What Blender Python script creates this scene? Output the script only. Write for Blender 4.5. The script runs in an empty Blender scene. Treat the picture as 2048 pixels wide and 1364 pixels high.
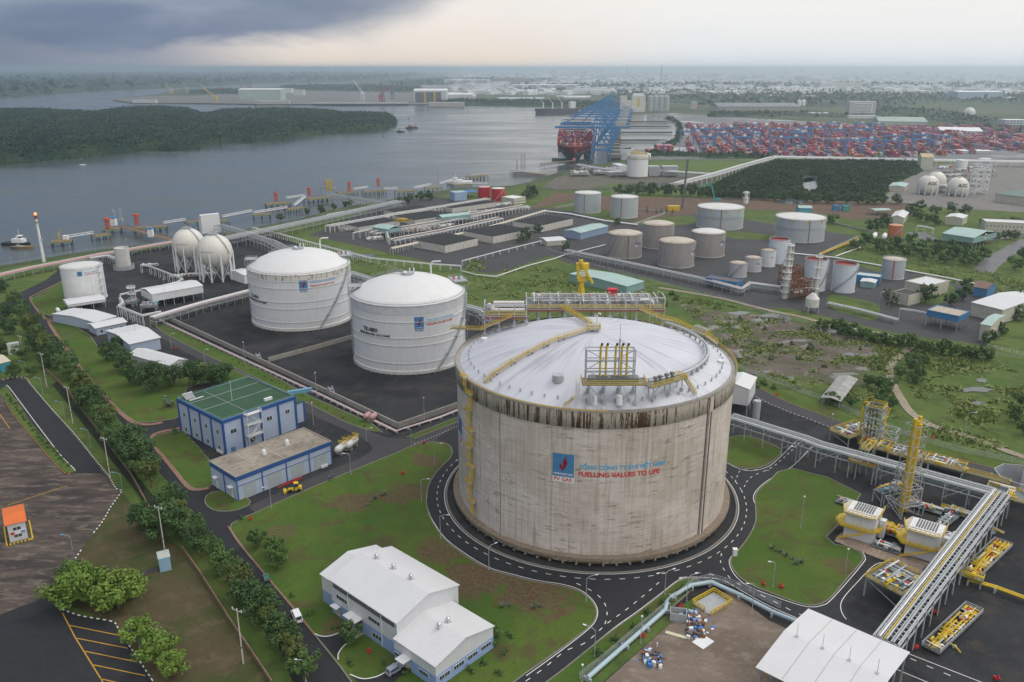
import bpy,math,random
import numpy as np
from mathutils import Vector,Matrix
from mathutils.geometry import tessellate_polygon
R_=random.Random(7)
PI=math.pi
S=bpy.context.scene
COL=S.collection
# ---------------------------------------------------------------- camera, world, sun, exposure
F=1650.0;CAMZ=140.0
PITCH=math.atan((682-136)/F);cP,sP=math.cos(PITCH),math.sin(PITCH)
cam=bpy.data.objects.new('camera',bpy.data.cameras.new('camera'));COL.objects.link(cam)
cam.location=(0,0,CAMZ);cam.rotation_euler=(PI/2-PITCH,0,0)
cam.data.sensor_width=36;cam.data.lens=F/2048*36
cam.data.clip_start=1;cam.data.clip_end=400000
S.camera=cam
S.view_settings.view_transform='Standard';S.view_settings.look='None'
S.view_settings.gamma=1;S.view_settings.use_curve_mapping=False
S.view_settings.exposure=0.12
S.cycles.max_bounces=5;S.cycles.diffuse_bounces=2;S.cycles.glossy_bounces=2
S.cycles.transparent_max_bounces=6;S.cycles.volume_bounces=2
SUN_AZ,SUN_EL=math.radians(55),math.radians(48)
sl=bpy.data.lights.new('sun','SUN');sl.energy=1.0;sl.angle=math.radians(18);sl.color=(1,.95,.88)
sun=bpy.data.objects.new('sun',sl);COL.objects.link(sun)
sd=Vector((math.sin(SUN_AZ)*math.cos(SUN_EL),math.cos(SUN_AZ)*math.cos(SUN_EL),math.sin(SUN_EL)))
sun.rotation_euler=sd.to_track_quat('Z','Y').to_euler()
sun.location=(0,0,500)
def nd(nt,t,**kw):
 n=nt.nodes.new(t)
 for k,v in kw.items():
  if k in n.inputs:n.inputs[k].default_value=v
  else:setattr(n,k,v)
 return n
def mth(nt,op,a,b=None,c=None,clamp=False):
 n=nt.nodes.new('ShaderNodeMath');n.operation=op;n.use_clamp=clamp
 for i,v in enumerate((a,b,c)):
  if v is None:continue
  if isinstance(v,(int,float)):n.inputs[i].default_value=v
  else:nt.links.new(v,n.inputs[i])
 return n.outputs[0]
def mix(nt,f,a,b,mode='MIX'):
 n=nt.nodes.new('ShaderNodeMix');n.data_type='RGBA';n.blend_type=mode
 for s,v in((0,f),(6,a),(7,b)):
  if isinstance(v,(int,float)):n.inputs[s].default_value=v
  elif isinstance(v,tuple):n.inputs[s].default_value=(v[0],v[1],v[2],1)
  else:nt.links.new(v,n.inputs[s])
 return n.outputs[2]
def noi(nt,vec,scale,detail=4,rough=.55,dist=0.0):
 n=nt.nodes.new('ShaderNodeTexNoise');n.inputs['Scale'].default_value=scale
 n.inputs['Detail'].default_value=detail;n.inputs['Roughness'].default_value=rough
 n.inputs['Distortion'].default_value=dist
 if vec is not None:nt.links.new(vec,n.inputs['Vector'])
 return n.outputs[0]
def mapr(nt,v,a,b,c=0.0,d=1.0,smooth=True):
 n=nt.nodes.new('ShaderNodeMapRange');n.interpolation_type='SMOOTHSTEP' if smooth else 'LINEAR'
 nt.links.new(v,n.inputs[0])
 for i,x in enumerate((a,b,c,d)):n.inputs[i+1].default_value=x
 return n.outputs[0]
def ramp(nt,v,stops):
 n=nt.nodes.new('ShaderNodeValToRGB');e=n.color_ramp.elements
 while len(e)<len(stops):e.new(.5)
 for el,(p,c)in zip(e,stops):
  el.position=p;el.color=(c[0],c[1],c[2],1)if isinstance(c,tuple)else(c,c,c,1)
 nt.links.new(v,n.inputs[0]);return n.outputs[0]
def make_world():
 w=bpy.data.worlds.new('World');S.world=w;w.use_nodes=True;nt=w.node_tree;nt.nodes.clear()
 out=nt.nodes.new('ShaderNodeOutputWorld')
 sky=nt.nodes.new('ShaderNodeTexSky');sky.sky_type='NISHITA';sky.sun_disc=False
 sky.sun_elevation=SUN_EL;sky.sun_rotation=SUN_AZ;sky.air_density=1.5;sky.dust_density=3
 b1=nt.nodes.new('ShaderNodeBackground');b1.inputs[1].default_value=.1
 nt.links.new(sky.outputs[0],b1.inputs[0])
 tc=nt.nodes.new('ShaderNodeTexCoord');sp=nt.nodes.new('ShaderNodeSeparateXYZ')
 D=tc.outputs['Generated'];nt.links.new(D,sp.inputs[0])
 az=mth(nt,'MULTIPLY',mth(nt,'ARCTAN2',sp.outputs[0],sp.outputs[1]),180/PI)
 el=mth(nt,'MULTIPLY',mth(nt,'ARCSINE',sp.outputs[2]),180/PI)
 cv=nt.nodes.new('ShaderNodeCombineXYZ')
 nt.links.new(mth(nt,'MULTIPLY',az,.06),cv.inputs[0]);nt.links.new(mth(nt,'MULTIPLY',el,.22),cv.inputs[1])
 n1=noi(nt,cv.outputs[0],1.6,7,.62,.6);n2=noi(nt,cv.outputs[0],5.5,6,.6,.4)
 warm=mapr(nt,az,-2,13,1,0)
 lowc=mix(nt,warm,(.80,.82,.84),(.86,.755,.66))
 hic=mix(nt,warm,(.86,.86,.85),(.87,.83,.79))
 c=mix(nt,mapr(nt,el,0,4.5),lowc,hic)
 c=mix(nt,mapr(nt,mth(nt,'ABSOLUTE',mth(nt,'SUBTRACT',el,.25)),0,1.1,.55,0),c,mix(nt,warm,(.70,.77,.83),(.93,.77,.62)))
 c=mix(nt,mapr(nt,n1,.42,.75,0,.16),c,(.6,.66,.74))
 c=mix(nt,mapr(nt,el,8,40),c,(.92,.97,1.04))
 c=mix(nt,mth(nt,'MULTIPLY',mapr(nt,mth(nt,'ABSOLUTE',mth(nt,'SUBTRACT',mth(nt,'ABSOLUTE',az),180)),30,110,1,0),mapr(nt,el,-2,10)),c,(1.75,1.66,1.55))
 azn=mapr(nt,az,-60,60,0,1,False)
 base=mth(nt,'MULTIPLY',ramp(nt,azn,[(0,.10),(.22,.08),(.245,.075),(.275,.052),(.315,.05),(.325,.078),(.375,.085),(.42,.1),(.45,.15),(.48,.26),(.52,.7),(.58,1.0)]),20)
 nn=mth(nt,'ADD',mth(nt,'MULTIPLY',mth(nt,'SUBTRACT',n1,.5),1.9),mth(nt,'MULTIPLY',mth(nt,'SUBTRACT',n2,.5),1.1))
 dd=mth(nt,'ADD',mth(nt,'SUBTRACT',el,base),nn)
 soft=mapr(nt,az,-22,0,.45,2.4)
 m=mapr(nt,mth(nt,'DIVIDE',dd,soft),-.5,1.0)
 back=mapr(nt,mth(nt,'ABSOLUTE',mth(nt,'ADD',az,50)),75,130,1,.15)
 m=mth(nt,'MULTIPLY',mth(nt,'MULTIPLY',m,back),mapr(nt,el,14,36,1,.12))
 n3=noi(nt,cv.outputs[0],1.7,5,.5,.3)
 sc=mix(nt,mapr(nt,n3,.33,.68),(.155,.21,.32),(.275,.33,.435))
 sc=mix(nt,mapr(nt,az,-16,0,0,.75),sc,(.46,.48,.53))
 sc=mix(nt,mapr(nt,dd,0,2.4,.6,0),sc,(.135,.18,.275))
 rain=mapr(nt,mth(nt,'ADD',az,mth(nt,'MULTIPLY',n1,3)),-22,-11,1,0)
 rc=mix(nt,mapr(nt,az,-36,-18),(.15,.195,.29),(.34,.36,.43))
 c=mix(nt,mth(nt,'MULTIPLY',rain,mapr(nt,el,30,60,1,0)),c,rc)
 c=mix(nt,m,c,sc)
 c=mix(nt,mapr(nt,el,-3,-.5,1,0),c,(.16,.18,.19))
 b2=nt.nodes.new('ShaderNodeBackground');b2.inputs[1].default_value=1.0
 nt.links.new(c,b2.inputs[0])
 mx=nt.nodes.new('ShaderNodeMixShader');mx.inputs[0].default_value=.93
 nt.links.new(b1.outputs[0],mx.inputs[1]);nt.links.new(b2.outputs[0],mx.inputs[2])
 nt.links.new(mx.outputs[0],out.inputs[0])
 w.cycles.sampling_method='MANUAL';w.cycles.sample_map_resolution=512
make_world()
# ---------------------------------------------------------------- surveying: photo pixel (2048x1364) -> point at height z
def G(x,y,z=0.0):
 u=x-1024;v=y-682
 d=Vector((u,F*cP-v*sP,-F*sP-v*cP));t=(z-CAMZ)/d.z
 return Vector((d.x*t,d.y*t,z))
def Z(p,y):
 v=y-682
 return CAMZ+p[1]*(-F*sP-v*cP)/(F*cP-v*sP)
def fitcyl(xl,xr,yb,yt):
 n=G((xl+xr)/2,yb);ym=(yb+yt)/2
 a0=math.atan2(xl-1024,F*cP-(ym-682)*sP);a1=math.atan2(xr-1024,F*cP-(ym-682)*sP)
 a,h=(a0+a1)/2,(a1-a0)/2
 d=math.hypot(n.x,n.y);D=d/(1-math.sin(h));R=D*math.sin(h)
 return Vector((D*math.sin(a),D*math.cos(a),0)),R,Z(n,yt)
 # ---------------------------------------------------------------- materials
MATS={}
def new_mat(name):
 m=bpy.data.materials.new(name);m.use_nodes=True;nt=m.node_tree
 b=nt.nodes['Principled BSDF'];return m,nt,b
def surf(name,col,rough=.6,metal=0.0,var=.18,sc=.35,dirt=.0,dcol=(.12,.1,.08),vstreak=False,bump=0.0,spec=.3):
 if name in MATS:return MATS[name]
 m,nt,b=new_mat(name)
 tc=nt.nodes.new('ShaderNodeTexCoord');V=tc.outputs['Object']
 k=noi(nt,V,sc,6,.6)
 c=mix(nt,mapr(nt,k,.3,.7,0,var),tuple(min(1,x*1.08)for x in col),tuple(x*.45 for x in col))
 if dirt:
  mp=nt.nodes.new('ShaderNodeMapping');nt.links.new(V,mp.inputs[0])
  mp.inputs['Scale'].default_value=(1,1,.12)if vstreak else(1,1,1)
  d=noi(nt,mp.outputs[0],sc*4,5,.7)
  c=mix(nt,mapr(nt,d,.5,.72,0,dirt),c,dcol)
 nt.links.new(c,b.inputs['Base Color']);b.inputs['Roughness'].default_value=rough
 b.inputs['Metallic'].default_value=metal;b.inputs['Specular IOR Level'].default_value=spec
 if bump:
  bp=nt.nodes.new('ShaderNodeBump');bp.inputs['Distance'].default_value=bump
  nt.links.new(noi(nt,V,sc*6,4),bp.inputs['Height']);nt.links.new(bp.outputs[0],b.inputs['Normal'])
 MATS[name]=m;return m
def ribbed(name,col,rough=.45,pitch=1.0,depth=.25,metal=0.0,var=.12,ax='x',dirt=.2,bd=.05):
 """sheet metal with standing seams along one local axis"""
 if name in MATS:return MATS[name]
 m,nt,b=new_mat(name)
 tc=nt.nodes.new('ShaderNodeTexCoord');V=tc.outputs['Object']
 sp=nt.nodes.new('ShaderNodeSeparateXYZ');nt.links.new(V,sp.inputs[0])
 q={'x':0,'y':1,'z':2}[ax]
 fr=mth(nt,'FRACT',mth(nt,'MULTIPLY',sp.outputs[q],1/pitch))
 seam=mapr(nt,mth(nt,'ABSOLUTE',mth(nt,'SUBTRACT',fr,.5)),.40,.5)
 c=mix(nt,mapr(nt,noi(nt,V,.12,6,.62),.3,.7,0,var),col,tuple(x*.55 for x in col))
 c=mix(nt,mapr(nt,noi(nt,V,.6,6,.7),.55,.75,0,dirt),c,tuple(x*.45 for x in col))
 c=mix(nt,mth(nt,'MULTIPLY',seam,depth),c,tuple(x*.5 for x in col))
 nt.links.new(c,b.inputs['Base Color']);b.inputs['Roughness'].default_value=rough;b.inputs['Metallic'].default_value=metal
 b.inputs['Specular IOR Level'].default_value=.35
 bp=nt.nodes.new('ShaderNodeBump');bp.inputs['Distance'].default_value=bd;nt.links.new(seam,bp.inputs['Height']);nt.links.new(bp.outputs[0],b.inputs['Normal'])
 MATS[name]=m;return m
def ground_mat(name,cols,scales=(.02,.12,1.2),rough=.95,bump=.0,spec=.1,streak=None,wet=None,spots=None):
 """cols: (base, second, third): large patches of the second, fine speckle of the third"""
 m,nt,b=new_mat(name)
 g=nt.nodes.new('ShaderNodeNewGeometry');V=g.outputs['Position']
 if streak:
  mp=nt.nodes.new('ShaderNodeMapping');nt.links.new(V,mp.inputs[0]);mp.inputs['Rotation'].default_value=(0,0,streak[0]);mp.inputs['Scale'].default_value=(1,streak[1],1);V=mp.outputs[0]
 a=noi(nt,V,scales[0],6,.62,.5);c2=noi(nt,V,scales[1],7,.68,.3);f=noi(nt,V,scales[2],4,.6)
 c=mix(nt,mapr(nt,a,.40,.60),cols[0],cols[1])
 c=mix(nt,mapr(nt,c2,.47,.66,0,.85),c,cols[2])
 c=mix(nt,.55,c,mix(nt,mapr(nt,f,.3,.7),tuple(x*.5 for x in cols[0]),tuple(min(1,x*1.5)for x in cols[0])),'MIX')if len(cols)<4 else mix(nt,mapr(nt,f,.5,.75,0,.8),c,cols[3])
 for x_,y_,r_,am in(spots or()):
  ds=nt.nodes.new('ShaderNodeVectorMath');ds.operation='DISTANCE';nt.links.new(g.outputs['Position'],ds.inputs[0]);q=G(x_,y_);ds.inputs[1].default_value=(q.x,q.y,0)
  k=mth(nt,'ADD',mapr(nt,ds.outputs['Value'],r_*.3,r_*1.3,.22,-.2),c2)
  c=mix(nt,mapr(nt,k,.54,.66,0,am),c,mix(nt,mapr(nt,f,.35,.65),(.095,.062,.038),(.14,.10,.06)))
 nt.links.new(c,b.inputs['Base Color'])
 b.inputs['Roughness'].default_value=rough;b.inputs['Specular IOR Level'].default_value=spec
 if wet:
  w=mapr(nt,noi(nt,V,wet[0],5,.6,.6),wet[1],wet[1]+.06)
  nt.links.new(mapr(nt,w,0,1,rough,.12),b.inputs['Roughness']);nt.links.new(mapr(nt,w,0,1,spec,.6),b.inputs['Specular IOR Level'])
 if bump:
  bp=nt.nodes.new('ShaderNodeBump');bp.inputs['Distance'].default_value=bump;nt.links.new(f,bp.inputs['Height']);nt.links.new(bp.outputs[0],b.inputs['Normal'])
 MATS[name]=m;return m
 # ---------------------------------------------------------------- mesh builder
class MB:
 def __init__(s):s.v=[];s.f=[];s.sm=[]
 def add(s,vs,fs,smooth=False):
  o=len(s.v);s.v.extend([tuple(p)for p in vs]);s.f.extend([tuple(i+o for i in f)for f in fs]);s.sm.extend([smooth]*len(fs));return s
 def box(s,x,y,z0,sx,sy,sz,rot=0.0):
  c,n=math.cos(rot),math.sin(rot);v=[]
  for k in(0,sz):
   for dx,dy in((-1,-1),(1,-1),(1,1),(-1,1)):
    a,b=dx*sx/2,dy*sy/2;v.append((x+a*c-b*n,y+a*n+b*c,z0+k))
  return s.add(v,[(3,2,1,0),(4,5,6,7),(0,1,5,4),(1,2,6,5),(2,3,7,6),(3,0,4,7)])
 def beam(s,p,q,w=.3,h=None):
  p,q=Vector(p),Vector(q);d=q-p
  if d.length<1e-6:return s
  h=h or w;d.normalize();up=Vector((0,0,1))if abs(d.z)<.95 else Vector((0,1,0))
  a=d.cross(up).normalized();b=a.cross(d).normalized();v=[]
  for r in(p,q):
   for i,j in((-1,-1),(1,-1),(1,1),(-1,1)):v.append(r+a*(i*w/2)+b*(j*h/2))
  return s.add(v,[(3,2,1,0),(4,5,6,7),(0,1,5,4),(1,2,6,5),(2,3,7,6),(3,0,4,7)])
 def cyl(s,p,q,r,n=8,r2=None,cap=True):
  p,q=Vector(p),Vector(q);d=(q-p)
  if d.length<1e-6:return s
  d.normalize();up=Vector((0,0,1))if abs(d.z)<.95 else Vector((0,1,0))
  a=d.cross(up).normalized();b=a.cross(d).normalized();r2=r if r2 is None else r2
  v=[c+(a*math.cos(2*PI*i/n)+b*math.sin(2*PI*i/n))*rr for c,rr in((p,r),(q,r2))for i in range(n)]
  s.add(v,[(i,(i+1)%n,n+(i+1)%n,n+i)[::-1]for i in range(n)],True)
  if cap:
   s.add(v[:n],[tuple(range(n))]);s.add(v[n:],[tuple(range(n))[::-1]])
  return s
 def tube(s,pts,r,n=8):
  pts=[Vector(p)for p in pts];rings=[]
  for i,p in enumerate(pts):
   d=((pts[min(i+1,len(pts)-1)]-p).normalized()+(p-pts[max(i-1,0)]).normalized())
   d=d.normalized()if d.length>1e-6 else Vector((1,0,0))
   k=1.0
   if 0<i<len(pts)-1:
    k=1/max(.5,(p-pts[i-1]).normalized().dot(d))
   up=Vector((0,0,1))if abs(d.z)<.9 else Vector((.3,1,0)).normalized()
   a=d.cross(up).normalized();b=a.cross(d).normalized()
   rings.append([p+(a*math.cos(2*PI*j/n)+b*math.sin(2*PI*j/n))*r*k for j in range(n)])
  v=[q for ring in rings for q in ring];f=[]
  for i in range(len(pts)-1):
   for j in range(n):
    f.append((i*n+j,i*n+(j+1)%n,(i+1)*n+(j+1)%n,(i+1)*n+j))
  s.add(v,f,True);s.add(rings[0],[tuple(range(n))]);s.add(rings[-1],[tuple(range(n))[::-1]]);return s
 def lathe(s,prof,n=32,c=(0,0),a0=0.0,a1=2*PI,smooth=True):
  full=abs(a1-a0-2*PI)<1e-6;m=n if full else n+1
  v=[(c[0]+r*math.cos(a0+(a1-a0)*i/n),c[1]+r*math.sin(a0+(a1-a0)*i/n),z)for r,z in prof for i in range(m)]
  f=[]
  for k in range(len(prof)-1):
   for i in range(n):
    j=(i+1)%m if full else i+1
    f.append((k*m+i,k*m+j,(k+1)*m+j,(k+1)*m+i))
  return s.add(v,f,smooth)
 def prism(s,poly,z0,z1):
  poly=[(p[0],p[1])for p in poly]
  ar=sum(poly[i][0]*poly[(i+1)%len(poly)][1]-poly[(i+1)%len(poly)][0]*poly[i][1]for i in range(len(poly)))
  if ar<0:poly=poly[::-1]
  n=len(poly);v=[(x,y,z0)for x,y in poly]+[(x,y,z1)for x,y in poly]
  return s.add(v,[tuple(range(n))[::-1],tuple(range(n,2*n))]+[(i,(i+1)%n,n+(i+1)%n,n+i)for i in range(n)])
 def sheet(s,poly,z,skirt=0.0):
  poly=[Vector((p[0],p[1],z))for p in poly]
  ar=sum(poly[i].x*poly[(i+1)%len(poly)].y-poly[(i+1)%len(poly)].x*poly[i].y for i in range(len(poly)))
  if ar<0:poly=poly[::-1]
  t=tessellate_polygon([[(p.x,p.y,0)for p in poly]]);f=[]
  for a,b,c in t:
   A,B,Cc=poly[a],poly[b],poly[c]
   f.append((a,b,c)if(B-A).cross(Cc-A).z>0 else(a,c,b))
  n=len(poly);s.add(poly,f)
  if skirt:
   v=poly+[Vector((p.x,p.y,z-skirt))for p in poly]
   s.add(v,[(i,n+i,n+(i+1)%n,(i+1)%n)for i in range(n)])
  return s
 def sphere(s,c,r,n=12,m=8,sz=1.0):
  prof=[(r*math.cos(-PI/2+PI*k/m),c[2]+r*sz*math.sin(-PI/2+PI*k/m))for k in range(m+1)]
  return s.lathe(prof,n,(c[0],c[1]))
 def grid_box(s,x0,x1,y0,y1,z0,z1):
  return s.box((x0+x1)/2,(y0+y1)/2,z0,x1-x0,y1-y0,z1-z0)
 def mesh(s,name,off=None):
  me=bpy.data.meshes.new(name)
  v=s.v if off is None else[(p[0]-off[0],p[1]-off[1],p[2]-off[2])for p in s.v]
  me.from_pydata(v,[],s.f);me.polygons.foreach_set('use_smooth',s.sm);me.update();return me
 def build(s,name,mat,parent=None,off=None,**kw):
  me=s.mesh(name,off)
  if mat:me.materials.append(mat)
  o=bpy.data.objects.new(name,me);COL.objects.link(o)
  if parent:o.parent=parent
  elif off is not None:o.location=off
  for k,val in kw.items():o[k]=val
  return o
def obj(name,me,parent=None,**kw):
 o=bpy.data.objects.new(name,me);COL.objects.link(o)
 if parent:o.parent=parent
 for k,v in kw.items():o[k]=v
 return o
def thing(name,label,cat,loc=(0,0,0),rz=0.0,group=None):
 o=bpy.data.objects.new(name,None);COL.objects.link(o);o.empty_display_size=.5
 o.location=loc;o.rotation_euler=(0,0,rz);o['label']=label;o['category']=cat
 if group:o['group']=group
 return o
def tag(o,label,cat,group=None):
 o['label']=label;o['category']=cat
 if group:o['group']=group
 return o
def dup(root,loc,rz=0.0,label=None,group=None,scale=None):
 r=root.copy();COL.objects.link(r);r.location=loc;r.rotation_euler=(0,0,rz)
 if scale:r.scale=(scale,)*3 if isinstance(scale,(int,float))else scale
 if label:r['label']=label
 if group:r['group']=group
 for ch in list(root.children):
  c=ch.copy();COL.objects.link(c);c.parent=r
  for g in list(ch.children):
   d=g.copy();COL.objects.link(d);d.parent=c
 return r
def struct(name,mb,mat,**kw):
 o=mb.build(name,mat,kind='structure',**kw);return o
def setcol(o,c):o.color=(c[0],c[1],c[2],1)
def PP(pts,z=0.0):return[G(x,y,z)for x,y in pts]
def text_mesh(s,size,depth=.05,bold=.0,align='LEFT',ext=1.0):
 cu=bpy.data.curves.new('lettering','FONT');cu.body=s;cu.size=size;cu.extrude=depth;cu.offset=bold;cu.align_x=align
 cu.resolution_u=3;cu.space_character=ext
 o=bpy.data.objects.new('lettering',cu);COL.objects.link(o)
 bpy.context.view_layer.update()
 me=bpy.data.meshes.new_from_object(o.evaluated_get(bpy.context.evaluated_depsgraph_get()))
 bpy.data.objects.remove(o);bpy.data.curves.remove(cu);return me
def text_mb(s,w,depth,fn,bold=0.0,sub=0,ext=1.0):
 """lettering of total width w, each vertex (x right, y up, d out) placed by fn; returns an MB"""
 me=text_mesh(s,1.0,.5,bold,'LEFT',ext);vs=[v.co.copy()for v in me.vertices]
 x0=min(v.x for v in vs);x1=max(v.x for v in vs);k=w/(x1-x0)
 mb=MB();mb.add([fn((v.x-x0)*k,v.y*k,depth if v.z>0 else 0)for v in vs],[tuple(p.vertices)for p in me.polygons])
 bpy.data.meshes.remove(me);return mb
 # ================================================================ SETTING
FAR=60000.0
def cr(pts,closed=False,n=6):
 """smooth curve through points"""
 P_=[Vector((p[0],p[1],p[2]if len(p)>2 else 0))for p in pts];m=len(P_);out=[]
 for i in range(m if closed else m-1):
  a=P_[(i-1)%m]if closed or i>0 else P_[0];b=P_[i];c=P_[(i+1)%m]
  d=P_[(i+2)%m]if closed or i+2<m else P_[-1]
  for k in range(n):
   t=k/n;out.append(.5*((2*b)+(c-a)*t+(2*a-5*b+4*c-d)*t*t+(3*b-a-3*c+d)*t**3))
 if not closed:out.append(P_[-1])
 return out
def offs(pts,d,closed=False):
 m=len(pts);out=[]
 for i,p in enumerate(pts):
  a=pts[(i-1)%m]if closed or i>0 else p;b=pts[(i+1)%m]if closed or i<m-1 else p
  t=(b-a);t.z=0
  t=t.normalized()if t.length>1e-6 else Vector((1,0,0));out.append(p+Vector((-t.y,t.x,0))*d)
 return out
def ribbon(mb,pts,a,b,z,z1=None,closed=False):
 """strip between offsets a and b of a line; z1 gives it thickness"""
 A,B=offs(pts,a,closed),offs(pts,b,closed);m=len(pts)
 for i in range(m if closed else m-1):
  j=(i+1)%m;q=[A[i],A[j],B[j],B[i]]
  v=[(p.x,p.y,z if z1 is None else z1)for p in q]
  if(Vector(v[1])-Vector(v[0])).cross(Vector(v[2])-Vector(v[0])).z<0:v=v[::-1]
  mb.add(v,[(0,1,2,3)])
  if z1 is not None:
   for P1,P2 in((A[i],A[j]),(B[j],B[i])):
    mb.add([(P1.x,P1.y,z),(P2.x,P2.y,z),(P2.x,P2.y,z1),(P1.x,P1.y,z1)],[(0,1,2,3)])
 return mb
def dashes(mb,pts,off,w,L,gap,z):
 A=offs(pts,off);s=0;on=True;rem=L;cur=[A[0]]
 for i in range(len(A)-1):
  p,q=A[i],A[i+1];d=(q-p).length
  while d>rem:
   p=p+(q-p).normalized()*rem;d-=rem
   if on:
    cur.append(p);ribbon(mb,cur,-w/2,w/2,z)
   on=not on;rem=L if on else gap;cur=[p]
  rem-=d
  if on:cur.append(q)
 return mb
M_land=ground_mat('land',((.05,.08,.03),(.10,.11,.065),(.04,.065,.028),(.14,.135,.11)),(.0016,.012,.08))
M_scrub=ground_mat('scrub',((.075,.125,.030),(.105,.145,.038),(.05,.08,.026),(.135,.115,.062)),(.03,.09,.5),bump=.5)
M_lawn=ground_mat('lawn',((.062,.112,.022),(.085,.130,.026),(.088,.070,.036),(.045,.082,.016)),(.045,.09,1.1),bump=.1,spots=[(960,1165,16,.9),(880,1100,12,.8),(800,985,12,.8),(1100,1200,12,.9),(560,1065,8,.6),(700,1010,10,.7),(670,1250,6,.7),(1040,1180,9,.8),(850,920,9,.8),(1680,1130,7,.5)])
M_dry=ground_mat('dry_grass',((.085,.068,.038),(.055,.068,.024),(.12,.09,.058),(.05,.055,.024)),(.04,.15,.9),bump=.1)
M_grav=ground_mat('gravel',((.026,.028,.032),(.040,.042,.047),(.062,.055,.05),(.02,.021,.024)),(.03,.12,2.2),bump=.05)
M_asph=ground_mat('asphalt',((.022,.023,.027),(.028,.029,.033),(.035,.036,.04)),(.03,.3,3),rough=.75,spec=.25)
M_asph2=ground_mat('worn_asphalt',((.050,.049,.052),(.072,.070,.070),(.038,.038,.041)),(.03,.3,3),rough=.8,spec=.25)
M_conc=ground_mat('yard_concrete',((.05,.043,.04),(.095,.075,.064),(.18,.145,.12),(.03,.027,.027)),(.04,.11,.5),streak=(.35,3.2),rough=.85,spec=.15)
M_conc2=ground_mat('pale_concrete',((.20,.19,.18),(.15,.14,.13),(.26,.24,.22)),(.05,.2,1.5))
M_conc2g=ground_mat('dusty_ground',((.13,.115,.10),(.10,.12,.06),(.18,.16,.14)),(.01,.04,.3))
M_mud=ground_mat('mud',((.115,.092,.078),(.15,.125,.105),(.08,.085,.05),(.085,.07,.06)),(.04,.12,.6),bump=.15,wet=(.05,.56))
M_soil=ground_mat('red_soil',((.14,.09,.065),(.10,.085,.06),(.18,.14,.11)),(.02,.1,.6))
M_path=ground_mat('dirt_path',((.30,.26,.20),(.24,.19,.14),(.36,.32,.26)),(.05,.25,1.2))
M_brick=ground_mat('brick_paving',((.26,.15,.115),(.22,.13,.10),(.30,.19,.15)),(.2,.8,3))
M_kerb=surf('kerb',(.42,.40,.37),.8,var=.35,sc=1)
M_kerbd=surf('kerb_dark',(.20,.185,.165),.85,var=.4,sc=1)
M_line=surf('road_paint',(.72,.72,.70),.6,var=.25,sc=3)
M_yline=surf('yellow_paint',(.50,.27,.03),.6,var=.4,sc=2)
def water_mat():
 m,nt,b=new_mat('water')
 g=nt.nodes.new('ShaderNodeNewGeometry');V=g.outputs['Position']
 mp=nt.nodes.new('ShaderNodeMapping');nt.links.new(V,mp.inputs[0]);mp.inputs['Rotation'].default_value=(0,0,.5);mp.inputs['Scale'].default_value=(1,2.2,1)
 n=noi(nt,mp.outputs[0],.05,9,.72,.4);big=noi(nt,mp.outputs[0],.004,6,.6,.8)
 nt.links.new(mix(nt,mapr(nt,big,.35,.65),(.055,.075,.082),(.090,.102,.10)),b.inputs['Base Color'])
 b.inputs['IOR'].default_value=1.33;b.inputs['Specular IOR Level'].default_value=.5
 nt.links.new(mapr(nt,big,.35,.65,.10,.26),b.inputs['Roughness'])
 bp=nt.nodes.new('ShaderNodeBump');bp.inputs['Distance'].default_value=1.0;bp.inputs['Strength'].default_value=.26
 nt.links.new(n,bp.inputs['Height']);nt.links.new(bp.outputs[0],b.inputs['Normal']);return m
M_water=water_mat()
def puddle_mat():
 m,nt,b=new_mat('shallow_water');b.inputs['Base Color'].default_value=(.10,.10,.10,1);b.inputs['Roughness'].default_value=.16
 return m
M_pud=puddle_mat()
M_marsh=ground_mat('marsh_floor',((.105,.09,.072),(.085,.12,.038),(.06,.095,.03),(.16,.13,.11)),(.05,.12,.6),wet=(.04,.5))
def leaf_mat(name,a,b_,c_,sc=.5):
 m,nt,b=new_mat(name)
 tc=nt.nodes.new('ShaderNodeTexCoord');oi=nt.nodes.new('ShaderNodeObjectInfo')
 k=noi(nt,tc.outputs['Object'],sc,3,.6)
 c=mix(nt,mapr(nt,k,.35,.65),a,b_);c=mix(nt,mapr(nt,oi.outputs['Random'],0,1,0,.5),c,c_)
 nt.links.new(c,b.inputs['Base Color']);b.inputs['Roughness'].default_value=.7;b.inputs['Specular IOR Level'].default_value=.2
 return m
def canopy_mat(name,a,b_,c_,s1=.02,s2=.35):
 m,nt,b=new_mat(name);g=nt.nodes.new('ShaderNodeNewGeometry');V=g.outputs['Position']
 c=mix(nt,mapr(nt,noi(nt,V,s1,5,.6,.3),.38,.62),a,b_);c=mix(nt,mapr(nt,noi(nt,V,s2,4,.7),.4,.7),c,c_)
 nt.links.new(c,b.inputs['Base Color']);b.inputs['Roughness'].default_value=.9;b.inputs['Specular IOR Level'].default_value=.1
 bp=nt.nodes.new('ShaderNodeBump');bp.inputs['Distance'].default_value=2.5;nt.links.new(noi(nt,V,s2*1.2,5,.7),bp.inputs['Height']);nt.links.new(bp.outputs[0],b.inputs['Normal']);return m
M_mangrove=canopy_mat('mangrove',(.020,.044,.026),(.045,.078,.034),(.012,.028,.018),.012,.22)
M_woods=canopy_mat('woods',(.03,.06,.022),(.05,.085,.03),(.018,.04,.016),.03,.5)
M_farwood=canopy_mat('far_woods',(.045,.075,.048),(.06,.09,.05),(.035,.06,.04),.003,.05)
struct('river_bed',MB().sheet([(-FAR,-400),(FAR,-400),(FAR,FAR),(-FAR,FAR)],-5.0),surf('river_bed',(.05,.05,.04),.9))
struct('river',MB().sheet([(-FAR,60),(9000,60),(9000,20000),(-FAR,20000)],-2.6),M_water)
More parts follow.
